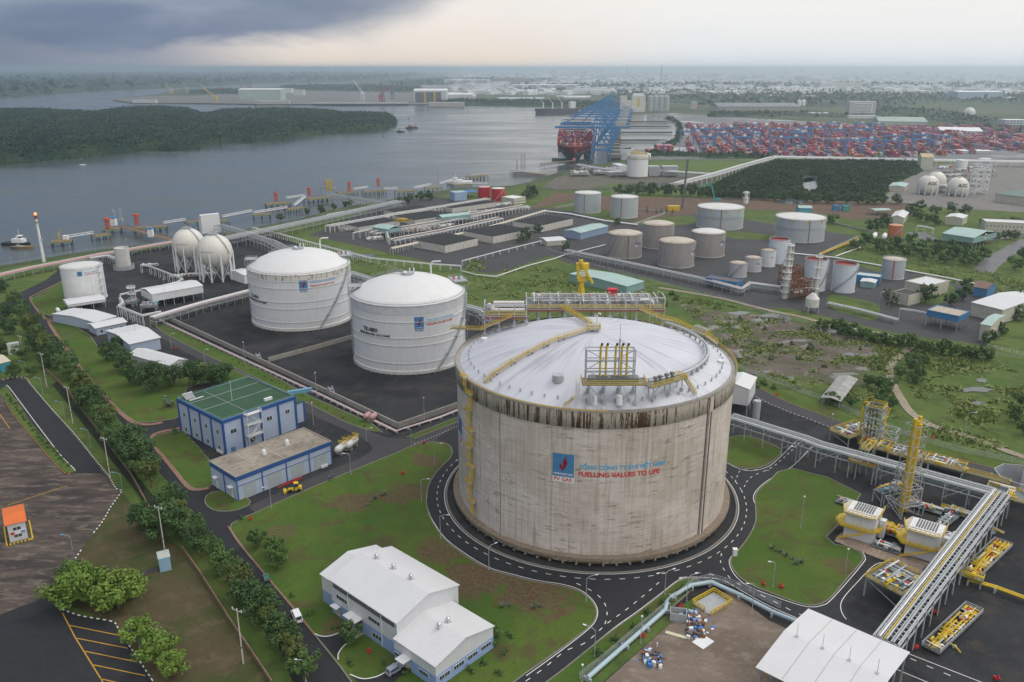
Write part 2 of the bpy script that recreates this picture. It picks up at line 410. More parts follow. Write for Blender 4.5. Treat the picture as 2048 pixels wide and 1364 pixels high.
bank=[(-900,640),(-300,585),(0,531),(60,521),(130,509),(225,495),(345,482),(420,470),(480,460),(600,438),(660,420),(720,408),(790,398),(830,391),(880,381),(960,373),(1024,371),(1060,363),(1092,352),(1122,343),(1180,331),(1240,321),(1238,300),(1236,270),(1234,245),(1232,232),(1224,222),(1130,213),(1024,211),(940,210),(870,209),(780,208),(720,209),(640,209),(560,207),(500,208),(440,206),(350,206),(300,206),(262,205),(225,200),(250,195),(300,190),(335,184),(365,178),(430,177),(520,175),(620,171),(700,167),(742,165),(700,163.5),(600,165),(512,167),(420,172),(330,176),(250,179),(185,182),(100,188),(0,193),(-300,205),(-900,235)]
bw=[G(*p)for p in bank]
landp=bw+[Vector((-FAR,bw[-1].y,0)),Vector((-FAR,FAR,0)),Vector((FAR,FAR,0)),Vector((FAR,-300,0)),Vector((-900,-300,0))]
struct('land',MB().sheet(landp,0,5),M_land)
hz=MB().grid_box(-FAR-900,FAR+900,-1300,FAR+900,-6.2,172).build('haze',None)
hm=bpy.data.materials.new('haze');hm.use_nodes=True;hm.node_tree.nodes.clear()
ho=hm.node_tree.nodes.new('ShaderNodeOutputMaterial');hv=hm.node_tree.nodes.new('ShaderNodeVolumePrincipled')
hv.inputs['Color'].default_value=(.78,.90,1,1);hv.inputs['Density'].default_value=.0001;hv.inputs['Anisotropy'].default_value=.7
hm.node_tree.links.new(hv.outputs[0],ho.inputs['Volume']);hz.data.materials.append(hm)
hz['kind']='stuff'
def patch(name,pix,mat,z,smooth=False,skirt=0.0):
 w=PP(pix)
 if smooth:w=cr(w,True,5)
 return struct(name,MB().sheet(w,z,skirt),mat)
def blob(cx,cy,rx,ry,seed,n=14):
 r=random.Random(seed);return[(cx+rx*(r.uniform(.6,1.15))*math.cos(2*PI*i/n),cy+ry*(r.uniform(.6,1.15))*math.sin(2*PI*i/n))for i in range(n)]
patch('scrubland',[(-500,640),(0,540),(130,515),(345,488),(600,445),(790,402),(1000,380),(1240,335),(1500,318),(2048,322),(2500,330),(2600,900),(2600,1500),(-700,1500)],M_scrub,.05)
patch('gravel_yard',[(60,585),(130,530),(345,490),(512,463),(560,470),(700,545),(860,600),(1480,745),(1536,790),(1780,880),(2048,940),(2500,1060),(2500,1500),(640,1500),(560,1300),(430,1090),(290,900),(240,820),(95,640)],M_grav,.10)
patch('gravel_yard',[(618,470),(790,401),(880,395),(1130,420),(1215,440),(1135,500),(990,548),(930,540)],M_asph2,.10)
patch('gravel_yard',[(1095,505),(1200,445),(1390,425),(1700,470),(1652,510),(1760,545),(1900,545),(2060,600),(1960,700),(1700,655),(1500,612),(1310,560),(1130,525)],M_asph2,.118)
patch('construction_ground',[(1055,420),(1110,385),(1240,395),(1500,396),(1835,408),(1830,432),(1700,440),(1660,428),(1480,418),(1390,428),(1270,440),(1150,400)],M_soil,.14)
patch('gravel_yard',[(1085,374),(1110,356),(1150,345),(1240,332),(1300,338),(1345,346),(1425,352),(1480,338),(1440,356),(1380,378),(1330,378),(1240,366),(1190,374),(1130,382)],M_conc2g,.12)
patch('field',[(1300,322),(1492,321),(1478,331),(1440,343),(1300,338)],ground_mat('meadow',((.09,.14,.035),(.11,.15,.04),(.08,.115,.04)),(.01,.05,.4)),.14)
patch('factory_ground',[(1760,400),(1830,345),(1850,330),(2048,320),(2300,330),(2300,430),(2048,425),(1830,412)],M_conc2,.14)
patch('container_yard_ground',[(1240,320),(1242,232),(1330,226),(2048,268),(2300,300),(2300,330),(2048,318),(1500,316)],ground_mat('wet_yard',((.10,.10,.105),(.14,.14,.145),(.08,.08,.085)),(.004,.03,.2),rough=.5,spec=.3,wet=(.006,.5)),.10)
patch('basin',[(1244,246),(1330,245),(1346,250),(1352,258),(1350,268),(1342,280),(1322,290),(1290,298),(1240,298)],M_water,.22)
patch('basin_bank',[(1240,298),(1262,295),(1262,306),(1240,312)],M_water,.22)
patch('shipyard_ground',[(228,201),(262,205),(350,206),(500,208),(640,209),(870,209),(945,207),(1000,200),(830,186),(640,182),(480,186),(380,192),(300,192),(250,196)],ground_mat('shipyard_ground',((.16,.155,.15),(.22,.21,.20),(.10,.11,.09)),(.004,.02,.1)),.5)
mudb=[(1450,690,50,22),(1590,655,80,16),(1700,725,70,16),(1560,740,70,14),(1500,645,62,16),(1420,632,40,10),(1640,690,110,26),(1560,680,60,20),(1700,700,62,15),(1590,720,95,20),(1480,700,40,25),(1660,735,90,12)]
patch('marsh',[(1345,600),(1420,618),(1540,640),(1700,672),(1775,690),(1800,712),(1768,730),(1760,765),(1700,772),(1560,755),(1490,735),(1465,700),(1400,640)],M_marsh,.11,True)
for i,a in enumerate(mudb):patch('mud_flat',blob(*a,i),M_mud,.12+.01*i,True)
for i,a in enumerate([(1545,638,42,9),(1480,627,22,4),(1640,663,40,7),(1745,690,30,6),(1470,655,14,4),(1700,712,22,6),(1950,780,36,6),(1965,762,12,5),(1955,807,17,5),(722,512,30,4),(698,505,18,3)]):
 patch('puddle',blob(*a,50+i),M_pud,.26+.004*i,True)
for i,a in enumerate([(1620,372,20,24),(1608,357,34,8),(1670,356,24,8),(1585,403,38,8),(1700,408,14,3)]):patch('pond',blob(*a,80+i),M_water,.3,True)
def road(name,pix,w,mat=M_asph2,z=.14,lines=(),n=5):
 c=cr(PP(pix),False,n);struct(name,ribbon(MB(),c,-w/2,w/2,z),mat);return c
M_pathr=road('dirt_path',[(1318,576),(1360,583),(1440,597),(1536,621),(1600,634),(1661,650),(1720,660),(1775,671),(1815,682),(1822,692),(1808,706),(1788,722),(1778,742),(1784,765),(1800,795),(1822,826),(1860,850),(1930,872),(2048,915),(2200,960)],3.6,M_path,.32)
c=cr(PP([(1440,742),(1490,772),(1560,808),(1650,842),(1760,885),(1880,920),(2048,962),(2300,1030)]),False,5)
struct('road',ribbon(MB(),c,-4.2,4.2,.16),M_asph2);kb=ribbon(MB(),c,4.2,4.6,.1,.26);struct('kerb',kb,M_brick)
struct('verge',ribbon(MB(),c,4.6,11.5,.2),M_lawn)
dm=MB();dashes(dm,c,-3.9,.25,1.0,1.0,.17);struct('road_marking',dm,M_line)
patch('road',[(-200,700),(20,598),(38,586),(125,546),(134,556),(70,586),(58,598),(88,640),(104,640),(140,700),(180,757),(252,832),(300,850),(365,838),(366,862),(315,868),(300,884),(350,945),(388,985),(420,978),(410,1003),(418,1018),(445,1028),(500,1016),(516,1028),(466,1048),(474,1075),(520,1140),(590,1218),(632,1270),(684,1336),(730,1380),(640,1390),(600,1320),(530,1220),(480,1140),(430,1075),(375,1005),(300,925),(240,840),(170,775),(120,715),(80,660),(45,612),(-150,740)],M_asph,.15)
patch('road',[(235,622),(250,618),(330,668),(400,705),(512,757),(600,800),(690,845),(735,862),(775,876),(812,878),(922,834),(935,850),(912,880),(870,884),(830,890),(794,907),(652,965),(512,1027),(495,1014),(560,985),(640,948),(720,918),(745,900),(740,888),(712,870),(640,838),(560,800),(470,752),(370,705),(290,655)],M_asph2,.17)
def lawn(pix,z=.30,mat=None,kerb=True,wid=.35,white=False,smooth=2,brick=0.0,name='lawn'):
 w=PP(pix);w=cr(w,True,smooth)if smooth>1 else w
 ar=sum(w[i].x*w[(i+1)%len(w)].y-w[(i+1)%len(w)].x*w[i].y for i in range(len(w)))
 if ar<0:w=w[::-1]
 o=struct(name,MB().sheet(w,z,z),mat or M_lawn)
 if kerb:struct('kerb',ribbon(MB(),w,-wid,0.02,.05,z+.03,True),M_kerb if white else M_kerbd)
 return w
lawn([(130,563),(74,593),(63,603),(76,619),(92,629),(112,631),(150,612),(170,590),(165,565)],brick=1)
lawn([(124,641),(106,644),(101,650),(116,674),(145,712),(182,760),(225,806),(254,832),(275,844),(300,845),(332,841),(362,830),(372,778),(430,765),(520,772),(470,742),(395,725),(340,735),(215,712),(180,672)])
lawn([(365,862),(320,869),(304,878),(302,886),(324,908),(350,938),(375,968),(392,978),(424,970),(424,930),(370,868)])
lawn([(411,1000),(424,986),(470,984),(500,1004),(488,1015),(465,1022),(438,1023),(417,1014)])
L5=lawn([(464,1049),(512,1027),(582,995),(652,965),(722,936),(794,907),(830,891),(872,885),(895,890),(904,904),(897,920),(876,940),(861,962),(853,984),(852,1008),(857,1030),(868,1052),(888,1080),(922,1108),(974,1139),(1024,1154),(1074,1166),(1124,1174),(1156,1184),(1179,1200),(1191,1219),(1190,1238),(1176,1256),(1124,1296),(1049,1348),(980,1396),(860,1440),(740,1400),(682,1334),(630,1269),(588,1216),(540,1160),(512,1126),(472,1074)],white=False)
lawn([(300,645),(330,651),(400,681),(512,736),(560,760),(620,794),(700,829),(742,848),(765,866),(735,861),(690,844),(600,799),(512,756),(400,704),(330,667)],smooth=1)
lawn([(812,876),(925,832),(925,840),(830,877)],smooth=1)
lawn([(1583,938),(1720,989),(1651,1074),(1698,1096),(1719,1106),(1725,1116),(1719,1128),(1690,1161),(1661,1195),(1641,1208),(1618,1211),(1586,1203),(1536,1184),(1499,1169),(1475,1150),(1463,1130),(1465,1116),(1478,1102),(1499,1074),(1513,1042),(1511,1002),(1516,984),(1540,963)],smooth=2)
lawn([(1450,885),(1480,872),(1520,880),(1562,900),(1555,914),(1530,932),(1492,938),(1450,922)])
lawn([(1396,1160),(1374,1160),(1354,1167),(1324,1191),(1274,1229),(1224,1264),(1124,1344),(1060,1396),(1110,1400),(1180,1350),(1324,1232),(1388,1174)],smooth=2)
patch('dirt_verge',[(1324,1236),(1400,1190),(1440,1188),(1338,1250),(1209,1364),(1150,1410),(1110,1402),(1180,1352)],M_scrub,.3)
patch('dirt_yard',[(1340,1249),(1392,1210),(1460,1182),(1536,1242),(1640,1290),(1700,1420),(1130,1420),(1209,1366)],ground_mat('bare_dirt',((.20,.16,.13),(.16,.125,.10),(.26,.215,.18),(.13,.10,.08)),(.05,.18,1.2),streak=(.6,1.8)),.28)
TC=Vector((27.0,257.0,0))
def circ(r,a0=0,a1=2*PI,n=120):return[Vector((TC.x+r*math.cos(a0+(a1-a0)*i/n),TC.y+r*math.sin(a0+(a1-a0)*i/n),0))for i in range(n+(0 if abs(a1-a0-2*PI)<1e-6 else 1))]
cc=circ(53)
struct('ring_road',ribbon(MB(),cc,-3.3,2.9,.20,None,True),M_asph)
struct('kerb',ribbon(MB(),cc,2.9,3.5,.1,.36,True),M_kerbd)
mk_=MB();ribbon(mk_,cc,2.45,2.65,.215,None,True)
patch('road',[(1150,1168),(1179,1199),(1192,1219),(1191,1238),(1176,1257),(1124,1297),(1049,1349),(960,1410),(1050,1430),(1100,1366),(1124,1345),(1224,1265),(1274,1230),(1324,1192),(1356,1167),(1376,1160),(1400,1160),(1440,1164),(1480,1186),(1536,1215),(1640,1262),(1800,1330),(1960,1410),(2200,1500),(2200,1420),(2048,1376),(1950,1350),(1810,1300),(1700,1240),(1680,1200),(1700,1160),(1752,1112),(1726,1106),(1727,1118),(1719,1130),(1661,1197),(1641,1210),(1618,1213),(1586,1205),(1536,1186),(1499,1171),(1474,1151),(1461,1128),(1464,1114),(1420,1085),(1200,1150)],M_asph,.18)
patch('road',[(1440,960),(1460,930),(1492,940),(1532,934),(1556,915),(1600,872),(1640,850),(1665,862),(1620,905),(1586,935),(1540,962),(1516,984),(1511,1002),(1500,1010)],M_asph,.185)
patch('road',[(868,884),(925,838),(950,835),(930,900),(905,912),(896,890)],M_asph,.185)
patch('paved_apron',[(1700,1077),(1782,1112),(1900,1165),(1832,1147),(1669,1083),(1681,1066)],M_conc2,.22)
patch('paved_apron',[(1668,1083),(1686,1064),(1860,1128),(1834,1148)],ground_mat('stained_concrete',((.32,.25,.20),(.28,.21,.17),(.11,.075,.055)),(.1,.35,2)),.24)
road('road',[(1080,378),(1120,380),(1200,378),(1270,374),(1335,366),(1424,352),(1500,334),(1548,322)],9,M_asph2,.2)
road('road',[(1700,470),(1660,500),(1640,512),(1560,505)],8,M_asph2,.2)
road('road',[(1832,465),(1870,480),(1960,478),(2048,468)],16,MATS.get('wet_yard',M_asph2),.2)
road('road',[(2060,480),(1990,520),(1965,545)],14,MATS.get('wet_yard',M_asph2),.22)
for pl in([(1690,515),(1790,535),(1960,575),(1965,545),(1900,540),(1780,520),(1730,480)],[(1660,590),(1712,598),(1758,612),(1750,640),(1700,630),(1660,615)],[(1560,616),(1660,636),(1800,668),(1960,690),(1962,706),(1800,692),(1660,660),(1540,632)],[(1840,560),(1900,568),(1905,590),(1870,610),(1835,600)],[(1270,442),(1380,432),(1390,445),(1350,452),(1285,450)],[(1450,462),(1540,470),(1540,480),(1460,476)]):patch('green_strip',pl,M_scrub,.21,True)
road('road',[(1800,690),(1850,620),(1900,600),(1912,570)],10,M_asph2,.2)
def eline(pix,z=.235,w=.2,o=0.0):
 ribbon(mk_,cr(PP(pix),False,4),o-w/2,o+w/2,z)
eline([(845,893),(872,887),(893,892),(902,905),(894,921),(873,942),(858,963),(856,984),(855,1008),(861,1030),(872,1050),(892,1077),(925,1103),(976,1134),(1026,1149),(1076,1161),(1126,1169),(1160,1180),(1184,1198),(1196,1218),(1195,1238),(1180,1259),(1127,1301),(1054,1354)],o=-.25)
eline([(1096,1366),(1222,1262),(1272,1226),(1322,1188),(1354,1163),(1376,1156),(1402,1156),(1444,1161),(1484,1183),(1540,1214),(1644,1259),(1690,1280)])
eline([(1517,1030),(1509,1050),(1496,1077),(1474,1104),(1461,1116),(1459,1130),(1470,1152),(1495,1173),(1534,1189),(1585,1207),(1618,1215),(1644,1212),(1665,1198),(1724,1130),(1730,1116),(1724,1104)])
eline([(1520,1025),(1507,1001),(1512,983),(1537,961),(1584,934),(1625,893)])
eline([(1450,925),(1490,942),(1532,936),(1558,917),(1600,876)])
eline([(1812,1307),(1960,1365),(2048,1400)]);eline([(1780,1335),(1900,1385)])
eline([(1770,1126),(1748,1132),(1715,1165),(1685,1200),(1682,1222),(1692,1240)])
dashes(mk_,cc+[cc[0]],0,.22,1.7,2.6,.22)
for pl in([(1153,1168),(1178,1180),(1198,1194),(1211,1212),(1214,1232),(1209,1252)],[(1318,1166),(1283,1196),(1248,1224),(1212,1250),(1172,1286),(1130,1304),(1085,1340),(1040,1372)],[(1443,1108),(1441,1125),(1449,1142),(1463,1160),(1497,1180),(1536,1198),(1590,1226),(1640,1245)],[(1390,1146),(1425,1151),(1452,1160)],[(1488,975),(1497,960),(1512,950),(1545,935),(1580,905),(1600,885)],[(1470,965),(1480,942),(1490,940),(1540,942)],[(1820,1318),(1870,1340),(1930,1365)]):
 dashes(mk_,cr(PP(pl),False,5),0,.22,1.5,2.4,.24)
dashes(mk_,cr(PP([(828,889),(870,873),(922,850)]),False,5),0,.22,.8,.8,.24)
dashes(mk_,cr(PP([(630,1269),(652,1294),(677,1324)]),False,5),0,.3,.8,.7,.24)
struct('road_marking',mk_,M_line)
patch('drive',[(630,1270),(645,1275),(668,1272),(702,1256),(720,1273),(690,1292),(677,1310),(676,1322)],M_asph,.34)
patch('drive',[(700,1352),(727,1361),(762,1352),(800,1325),(840,1335),(800,1355),(770,1385),(730,1380)],M_asph,.34)
kk=MB()
for pl in([(630,1270),(645,1275),(668,1272),(702,1256)],[(720,1272),(690,1292),(677,1310),(677,1322)],[(700,1351),(727,1360),(762,1352),(796,1326)]):ribbon(kk,cr(PP(pl),False,5),-.12,.12,.34,.44)
struct('kerb',kk,M_line)
for pl,w in(([(134,558),(72,589),(61,600),(88,636),(112,637),(150,628)],.8),([(140,640),(106,642),(99,648),(135,702),(182,764),(225,810),(254,838),(275,848),(300,850),(325,846)],1.7),([(362,857),(318,866),(301,876),(299,885),(322,910),(352,946),(375,974),(392,981),(418,977)],1.5),([(457,1054),(476,1085),(520,1138),(590,1222),(632,1274)],.5)):
 struct('footway',ribbon(MB(),cr(PP(pl),False,5),-w/2,w/2,.1,.36),M_brick)
yard=[(-300,830),(0,762),(20,757),(50,756),(62,770),(100,815),(150,870),(190,920),(215,950),(232,978),(243,984),(222,1015),(205,1045),(185,1070),(165,1098),(120,1165),(102,1188),(106,1198),(120,1218),(160,1233),(225,1245),(238,1262),(262,1298),(306,1364),(340,1420),(-300,1420)]
patch('dry_field',[(230,985),(243,984),(300,1050),(372,1105),(440,1210),(540,1370),(560,1420),(340,1420),(226,1246),(106,1198),(165,1098)],M_dry,.18)
patch('yard',yard,M_conc,.20)
patch('yard_lane',[(-60,775),(20,760),(50,759),(62,774),(150,875),(222,965),(205,948),(150,948),(130,935),(75,865),(35,800),(0,780)],M_asph,.22)
patch('parking_ground',[(-60,1262),(0,1231),(102,1191),(120,1219),(160,1234),(225,1246),(262,1299),(306,1366),(320,1420),(-60,1420)],M_asph,.22)
yl=MB()
for a,b in(((125,1227),(150,1275)),((150,1275),(205,1364)),((205,1364),(225,1395)),((139,1252),(243,1273)),((154,1278),(256,1298)),((170,1304),(273,1325)),((186,1331),(291,1353)),((201,1359),(250,1370)),((15,1012),(135,972)),((20,858),(0,830))):ribbon(yl,PP([a,b]),-.14,.14,.24)
struct('parking_marking',yl,M_yline)
def striped(pix,w=.28,h=.22,z=.2,mats=(M_line,surf('kerb_black',(.03,.03,.03),.8)),L=1.0):
 c=cr(PP(pix),False,4);a=MB();b=MB();k=MB()
 dashes2=[];pos=0;A=c;cur=0;s=[0]
 for i in range(len(A)-1):s.append(s[-1]+(A[i+1]-A[i]).length)
 n=int(s[-1]/L);j=0
 def at(t):
  nonlocal j
  while j<len(s)-2 and s[j+1]<t:j+=1
  u=(t-s[j])/max(1e-6,s[j+1]-s[j]);return A[j].lerp(A[j+1],min(1,u))
 P_=[at(i*L)for i in range(n+1)]
 for i in range(n):
  p,q=P_[i].copy(),P_[i+1].copy();p.z=q.z=z+h/2;(a if i%2 else b).beam(p,q,w,h)
 struct('kerb',a,mats[0]);struct('kerb',b,mats[1])
striped(yard[1:14]);striped(yard[14:18]);striped([(120,1218),(160,1233),(225,1245),(238,1262),(262,1298),(306,1364)])
patch('planting_bed',[(-10,785),(14,772),(24,790),(60,845),(100,890),(149,940),(146,947),(130,945),(100,915),(60,868),(25,825),(8,795)],M_scrub,.30,skirt=.3)
striped([(12,772),(20,778),(70,845),(120,910),(149,940),(148,946)],mats=(M_line,M_kerb));striped([(147,947),(130,947),(100,917),(60,870),(25,828),(10,800)],mats=(M_yline,surf('kerb_black',(.03,)*3)))
patch('slab',[(272,1152),(308,1134),(318,1140),(274,1157)],M_asph2,.22)
patch('ditch',[(105,770),(118,762),(230,900),(330,1020),(300,1020),(210,905)],ground_mat('ditch',((.03,.035,.022),(.02,.025,.02),(.04,.045,.025)),(.1,.3,1)),.24)
# ================================================================ TANKS
M_yel=surf('yellow_steel',(.60,.42,.03),.5,var=.25,sc=1.2)
M_galv=surf('galvanised_steel',(.42,.44,.46),.5,metal=.2,var=.3,sc=.8)
M_grey=surf('grey_paint',(.36,.38,.40),.55,var=.25,sc=.6)
M_dgrey=surf('dark_grey',(.12,.12,.13),.6)
M_black=surf('black',(.02,.02,.02),.6)
M_white=surf('white_paint',(.70,.71,.72),.5,var=.14,sc=.3,dirt=.18,vstreak=True)
M_whited=surf('dirty_white',(.60,.60,.58),.6,var=.3,sc=.6,dirt=.5,vstreak=True)
M_pipe=surf('white_pipe',(.68,.68,.67),.45,var=.25,sc=.8)
M_pink=surf('pink_pipe',(.46,.27,.26),.6,var=.3,sc=1)
M_red=surf('red_paint',(.50,.02,.025),.5,var=.2,sc=1)
M_teal=surf('teal_grating',(.13,.26,.30),.6,var=.4,sc=2)
M_blue=surf('sign_blue',(.055,.20,.40),.5,var=.1)
M_navy=surf('navy_paint',(.02,.06,.22),.5,var=.2)
M_lblue=surf('light_blue_paint',(.22,.36,.58),.5,var=.2)
M_concrete=surf('concrete',(.34,.32,.29),.85,var=.35,sc=.4,dirt=.5)
M_stainc=surf('stained_conc',(.26,.21,.16),.9,var=.5,sc=.8,dirt=.6,vstreak=True)
M_mach=surf('machinery',(.20,.21,.20),.5,var=.5,sc=1.5)
M_rust=surf('rust',(.22,.09,.04),.8,var=.5,sc=1)
M_green=surf('pale_green_paint',(.25,.42,.38),.5,var=.15)
def rail(mb,pts,h=1.1,post=2.0,w=.09):
 pts=[Vector(p)for p in pts]
 for i in range(len(pts)-1):
  p,q=pts[i],pts[i+1];n=max(1,int((q-p).length/post))
  for k in range(n+(1 if i==len(pts)-2 else 0)):
   a=p.lerp(q,k/n);mb.beam(a,a+Vector((0,0,h)),w*.8)
  for z in(h,h*.55):mb.beam(p+Vector((0,0,z)),q+Vector((0,0,z)),w)
  mb.beam(p+Vector((0,0,.12)),q+Vector((0,0,.12)),.03,.22)
 return mb
def stair(mb,p,q,w=.9,treads=True):
 p,q=Vector(p),Vector(q);d=q-p;h=Vector((d.x,d.y,0))
 s=Vector((-h.y,h.x,0)).normalized()*w/2 if h.length>1e-3 else Vector((w/2,0,0))
 for o in(s,-s):mb.beam(p+o,q+o,.08,.25)
 if treads:
  n=max(2,int(abs(d.z)/.35))
  for k in range(1,n):a=p+d*(k/n);mb.beam(a-s,a+s,.28,.05)
 return s
def lattice(mb,base,w,d,z0,z1,nb,t=.25,brace=True):
 """four-legged frame with rings and braces"""
 x,y=base;c=[(x-w/2,y-d/2),(x+w/2,y-d/2),(x+w/2,y+d/2),(x-w/2,y+d/2)]
 for a in c:mb.beam((*a,z0),(*a,z1),t)
 for k in range(nb+1):
  z=z0+(z1-z0)*k/nb
  for i in range(4):
   if k:mb.beam((*c[i],z),(*c[(i+1)%4],z),t*.8)
   if brace and k<nb:
    z2=z0+(z1-z0)*(k+1)/nb;a,b=(c[i],c[(i+1)%4])if k%2 else(c[(i+1)%4],c[i])
    mb.beam((*a,z),(*b,z2),t*.6)
 return mb
 # ---- materials wrapped round a cylinder (object coordinates: angle and height)
def cyl_uv(nt,rad):
 tc=nt.nodes.new('ShaderNodeTexCoord');sp=nt.nodes.new('ShaderNodeSeparateXYZ');nt.links.new(tc.outputs['Object'],sp.inputs[0])
 th=mth(nt,'ARCTAN2',sp.outputs[0],mth(nt,'MULTIPLY',sp.outputs[1],-1));x=mth(nt,'MULTIPLY',th,rad)
 cb=nt.nodes.new('ShaderNodeCombineXYZ');nt.links.new(x,cb.inputs[0]);nt.links.new(sp.outputs[2],cb.inputs[1]);return cb.outputs[0],x,sp.outputs[2]
def stretch(nt,V,sx,sy,off=0):
 mp=nt.nodes.new('ShaderNodeMapping');nt.links.new(V,mp.inputs[0]);mp.inputs['Scale'].default_value=(sx,sy,1);mp.inputs['Location'].default_value=(off,off*.7,off*.3);return mp.outputs[0]
def concrete_wall_mat():
 m,nt,b=new_mat('tank_concrete');V,x,z=cyl_uv(nt,45)
 c=mix(nt,mapr(nt,noi(nt,V,.05,7,.68,.4),.40,.60),(.50,.435,.38),(.65,.59,.545))
 c=mix(nt,mapr(nt,noi(nt,stretch(nt,V,.07,.9),1,5,.65),.35,.68,0,.35),c,(.40,.35,.30))
 c=mix(nt,mapr(nt,noi(nt,stretch(nt,V,1.3,.02,5),1,4,.6),.50,.72,0,.55),c,(.68,.63,.58))
 c=mix(nt,mapr(nt,noi(nt,stretch(nt,V,.9,.04,9),1,5,.6),.52,.7,0,.5),c,(.27,.22,.17))
 ds=noi(nt,stretch(nt,V,.22,1.1,21),1,6,.72,.3);ms=noi(nt,stretch(nt,V,.05,.09,3),1,4,.6)
 c=mix(nt,mth(nt,'MULTIPLY',mapr(nt,ds,.55,.63),mapr(nt,ms,.42,.62,.1,.75)),c,(.13,.10,.075))
 br=nt.nodes.new('ShaderNodeTexBrick');nt.links.new(V,br.inputs['Vector']);br.inputs['Scale'].default_value=1;br.inputs['Brick Width'].default_value=3.9;br.inputs['Row Height'].default_value=3.7
 br.offset=0;br.inputs['Mortar Size'].default_value=.07;br.inputs['Mortar Smooth'].default_value=.6
 for k in('Color1','Color2'):br.inputs[k].default_value=(0,0,0,1)
 br.inputs['Mortar'].default_value=(1,1,1,1)
 c=mix(nt,mth(nt,'MULTIPLY',br.outputs[0],mapr(nt,noi(nt,V,.15,3),.35,.7,.1,.6)),c,(.27,.235,.20))
 nt.links.new(c,b.inputs['Base Color']);b.inputs['Roughness'].default_value=.9;b.inputs['Specular IOR Level'].default_value=.15
 bp=nt.nodes.new('ShaderNodeBump');bp.inputs['Distance'].default_value=.12;nt.links.new(ds,bp.inputs['Height']);nt.links.new(bp.outputs[0],b.inputs['Normal']);return m
def band_mat(name='tank_band',a=(.56,.50,.43),d=(.085,.052,.03),f=.62,sy=.02,th=.54):
 m,nt,b=new_mat(name);V,x,z=cyl_uv(nt,45)
 c=mix(nt,mapr(nt,noi(nt,stretch(nt,V,1,.6),1,5,.6),.3,.7,0,.5),a,tuple(q*.7 for q in a))
 s1=noi(nt,stretch(nt,V,f,sy),1,5,.75,.15);s2=noi(nt,stretch(nt,V,.09,.02,4),1,3,.5);s3=noi(nt,stretch(nt,V,1.2,1.2,4),1,5,.7)
 k=mth(nt,'ADD',s1,mth(nt,'MULTIPLY',mth(nt,'SUBTRACT',s2,.5),.32));k=mth(nt,'ADD',k,mth(nt,'MULTIPLY',mth(nt,'SUBTRACT',s3,.5),.12))
 c=mix(nt,mapr(nt,k,th,th+.012),c,mix(nt,s3,d,tuple(q*1.6 for q in d)))
 nt.links.new(c,b.inputs['Base Color']);b.inputs['Roughness'].default_value=.9;b.inputs['Specular IOR Level'].default_value=.15;return m
def dome_mat(name,col,dark,nrad=1.0,amt=.55):
 m,nt,b=new_mat(name);tc=nt.nodes.new('ShaderNodeTexCoord');sp=nt.nodes.new('ShaderNodeSeparateXYZ');nt.links.new(tc.outputs['Object'],sp.inputs[0])
 th=mth(nt,'ARCTAN2',sp.outputs[0],sp.outputs[1])
 r=mth(nt,'POWER',mth(nt,'ADD',mth(nt,'POWER',sp.outputs[0],2),mth(nt,'POWER',sp.outputs[1],2)),.5)
 cb=nt.nodes.new('ShaderNodeCombineXYZ');nt.links.new(mth(nt,'MULTIPLY',th,11*nrad),cb.inputs[0]);nt.links.new(mth(nt,'MULTIPLY',r,.025),cb.inputs[1])
 wide=nt.nodes.new('ShaderNodeCombineXYZ');nt.links.new(mth(nt,'MULTIPLY',th,1.4),wide.inputs[0]);nt.links.new(mth(nt,'MULTIPLY',r,.05),wide.inputs[1])
 s=noi(nt,cb.outputs[0],1.0,7,.72,.1);w=noi(nt,wide.outputs[0],1.0,3,.5)
 c=mix(nt,mth(nt,'MULTIPLY',mapr(nt,s,.45,.68,0,amt),mapr(nt,w,.38,.58,.15,1)),col,dark)
 c=mix(nt,mapr(nt,noi(nt,tc.outputs['Object'],.12,5,.6),.4,.75,0,.3),c,tuple(q*.8 for q in col))
 nt.links.new(c,b.inputs['Base Color']);b.inputs['Roughness'].default_value=.6;return m
def panel_mat(name,col,rw,rh,rad,streak=.35,rust=0.0,line=.35,stain=(.30,.28,.25)):
 """welded plate shell with courses"""
 m,nt,b=new_mat(name);V,x,z=cyl_uv(nt,rad)
 c=mix(nt,mapr(nt,noi(nt,stretch(nt,V,.8,.05),1,5,.65),.45,.75,0,streak),col,stain)
 c=mix(nt,mapr(nt,noi(nt,V,.12,5,.6),.35,.7,0,.25),c,tuple(q*.75 for q in col))
 if rust:c=mix(nt,mapr(nt,noi(nt,stretch(nt,V,.5,.05,7),1,6,.75),.58,.7,0,rust),c,(.19,.10,.05))
 br=nt.nodes.new('ShaderNodeTexBrick');nt.links.new(V,br.inputs['Vector']);br.inputs['Scale'].default_value=1;br.inputs['Brick Width'].default_value=rw;br.inputs['Row Height'].default_value=rh
 br.inputs['Mortar Size'].default_value=.07;br.inputs['Mortar Smooth'].default_value=.3
 for k in('Color1','Color2'):br.inputs[k].default_value=(0,0,0,1)
 br.inputs['Mortar'].default_value=(1,1,1,1)
 c=mix(nt,mth(nt,'MULTIPLY',br.outputs[0],line),c,tuple(q*.5 for q in col))
 nt.links.new(c,b.inputs['Base Color']);b.inputs['Roughness'].default_value=.45;b.inputs['Specular IOR Level'].default_value=.35;return m
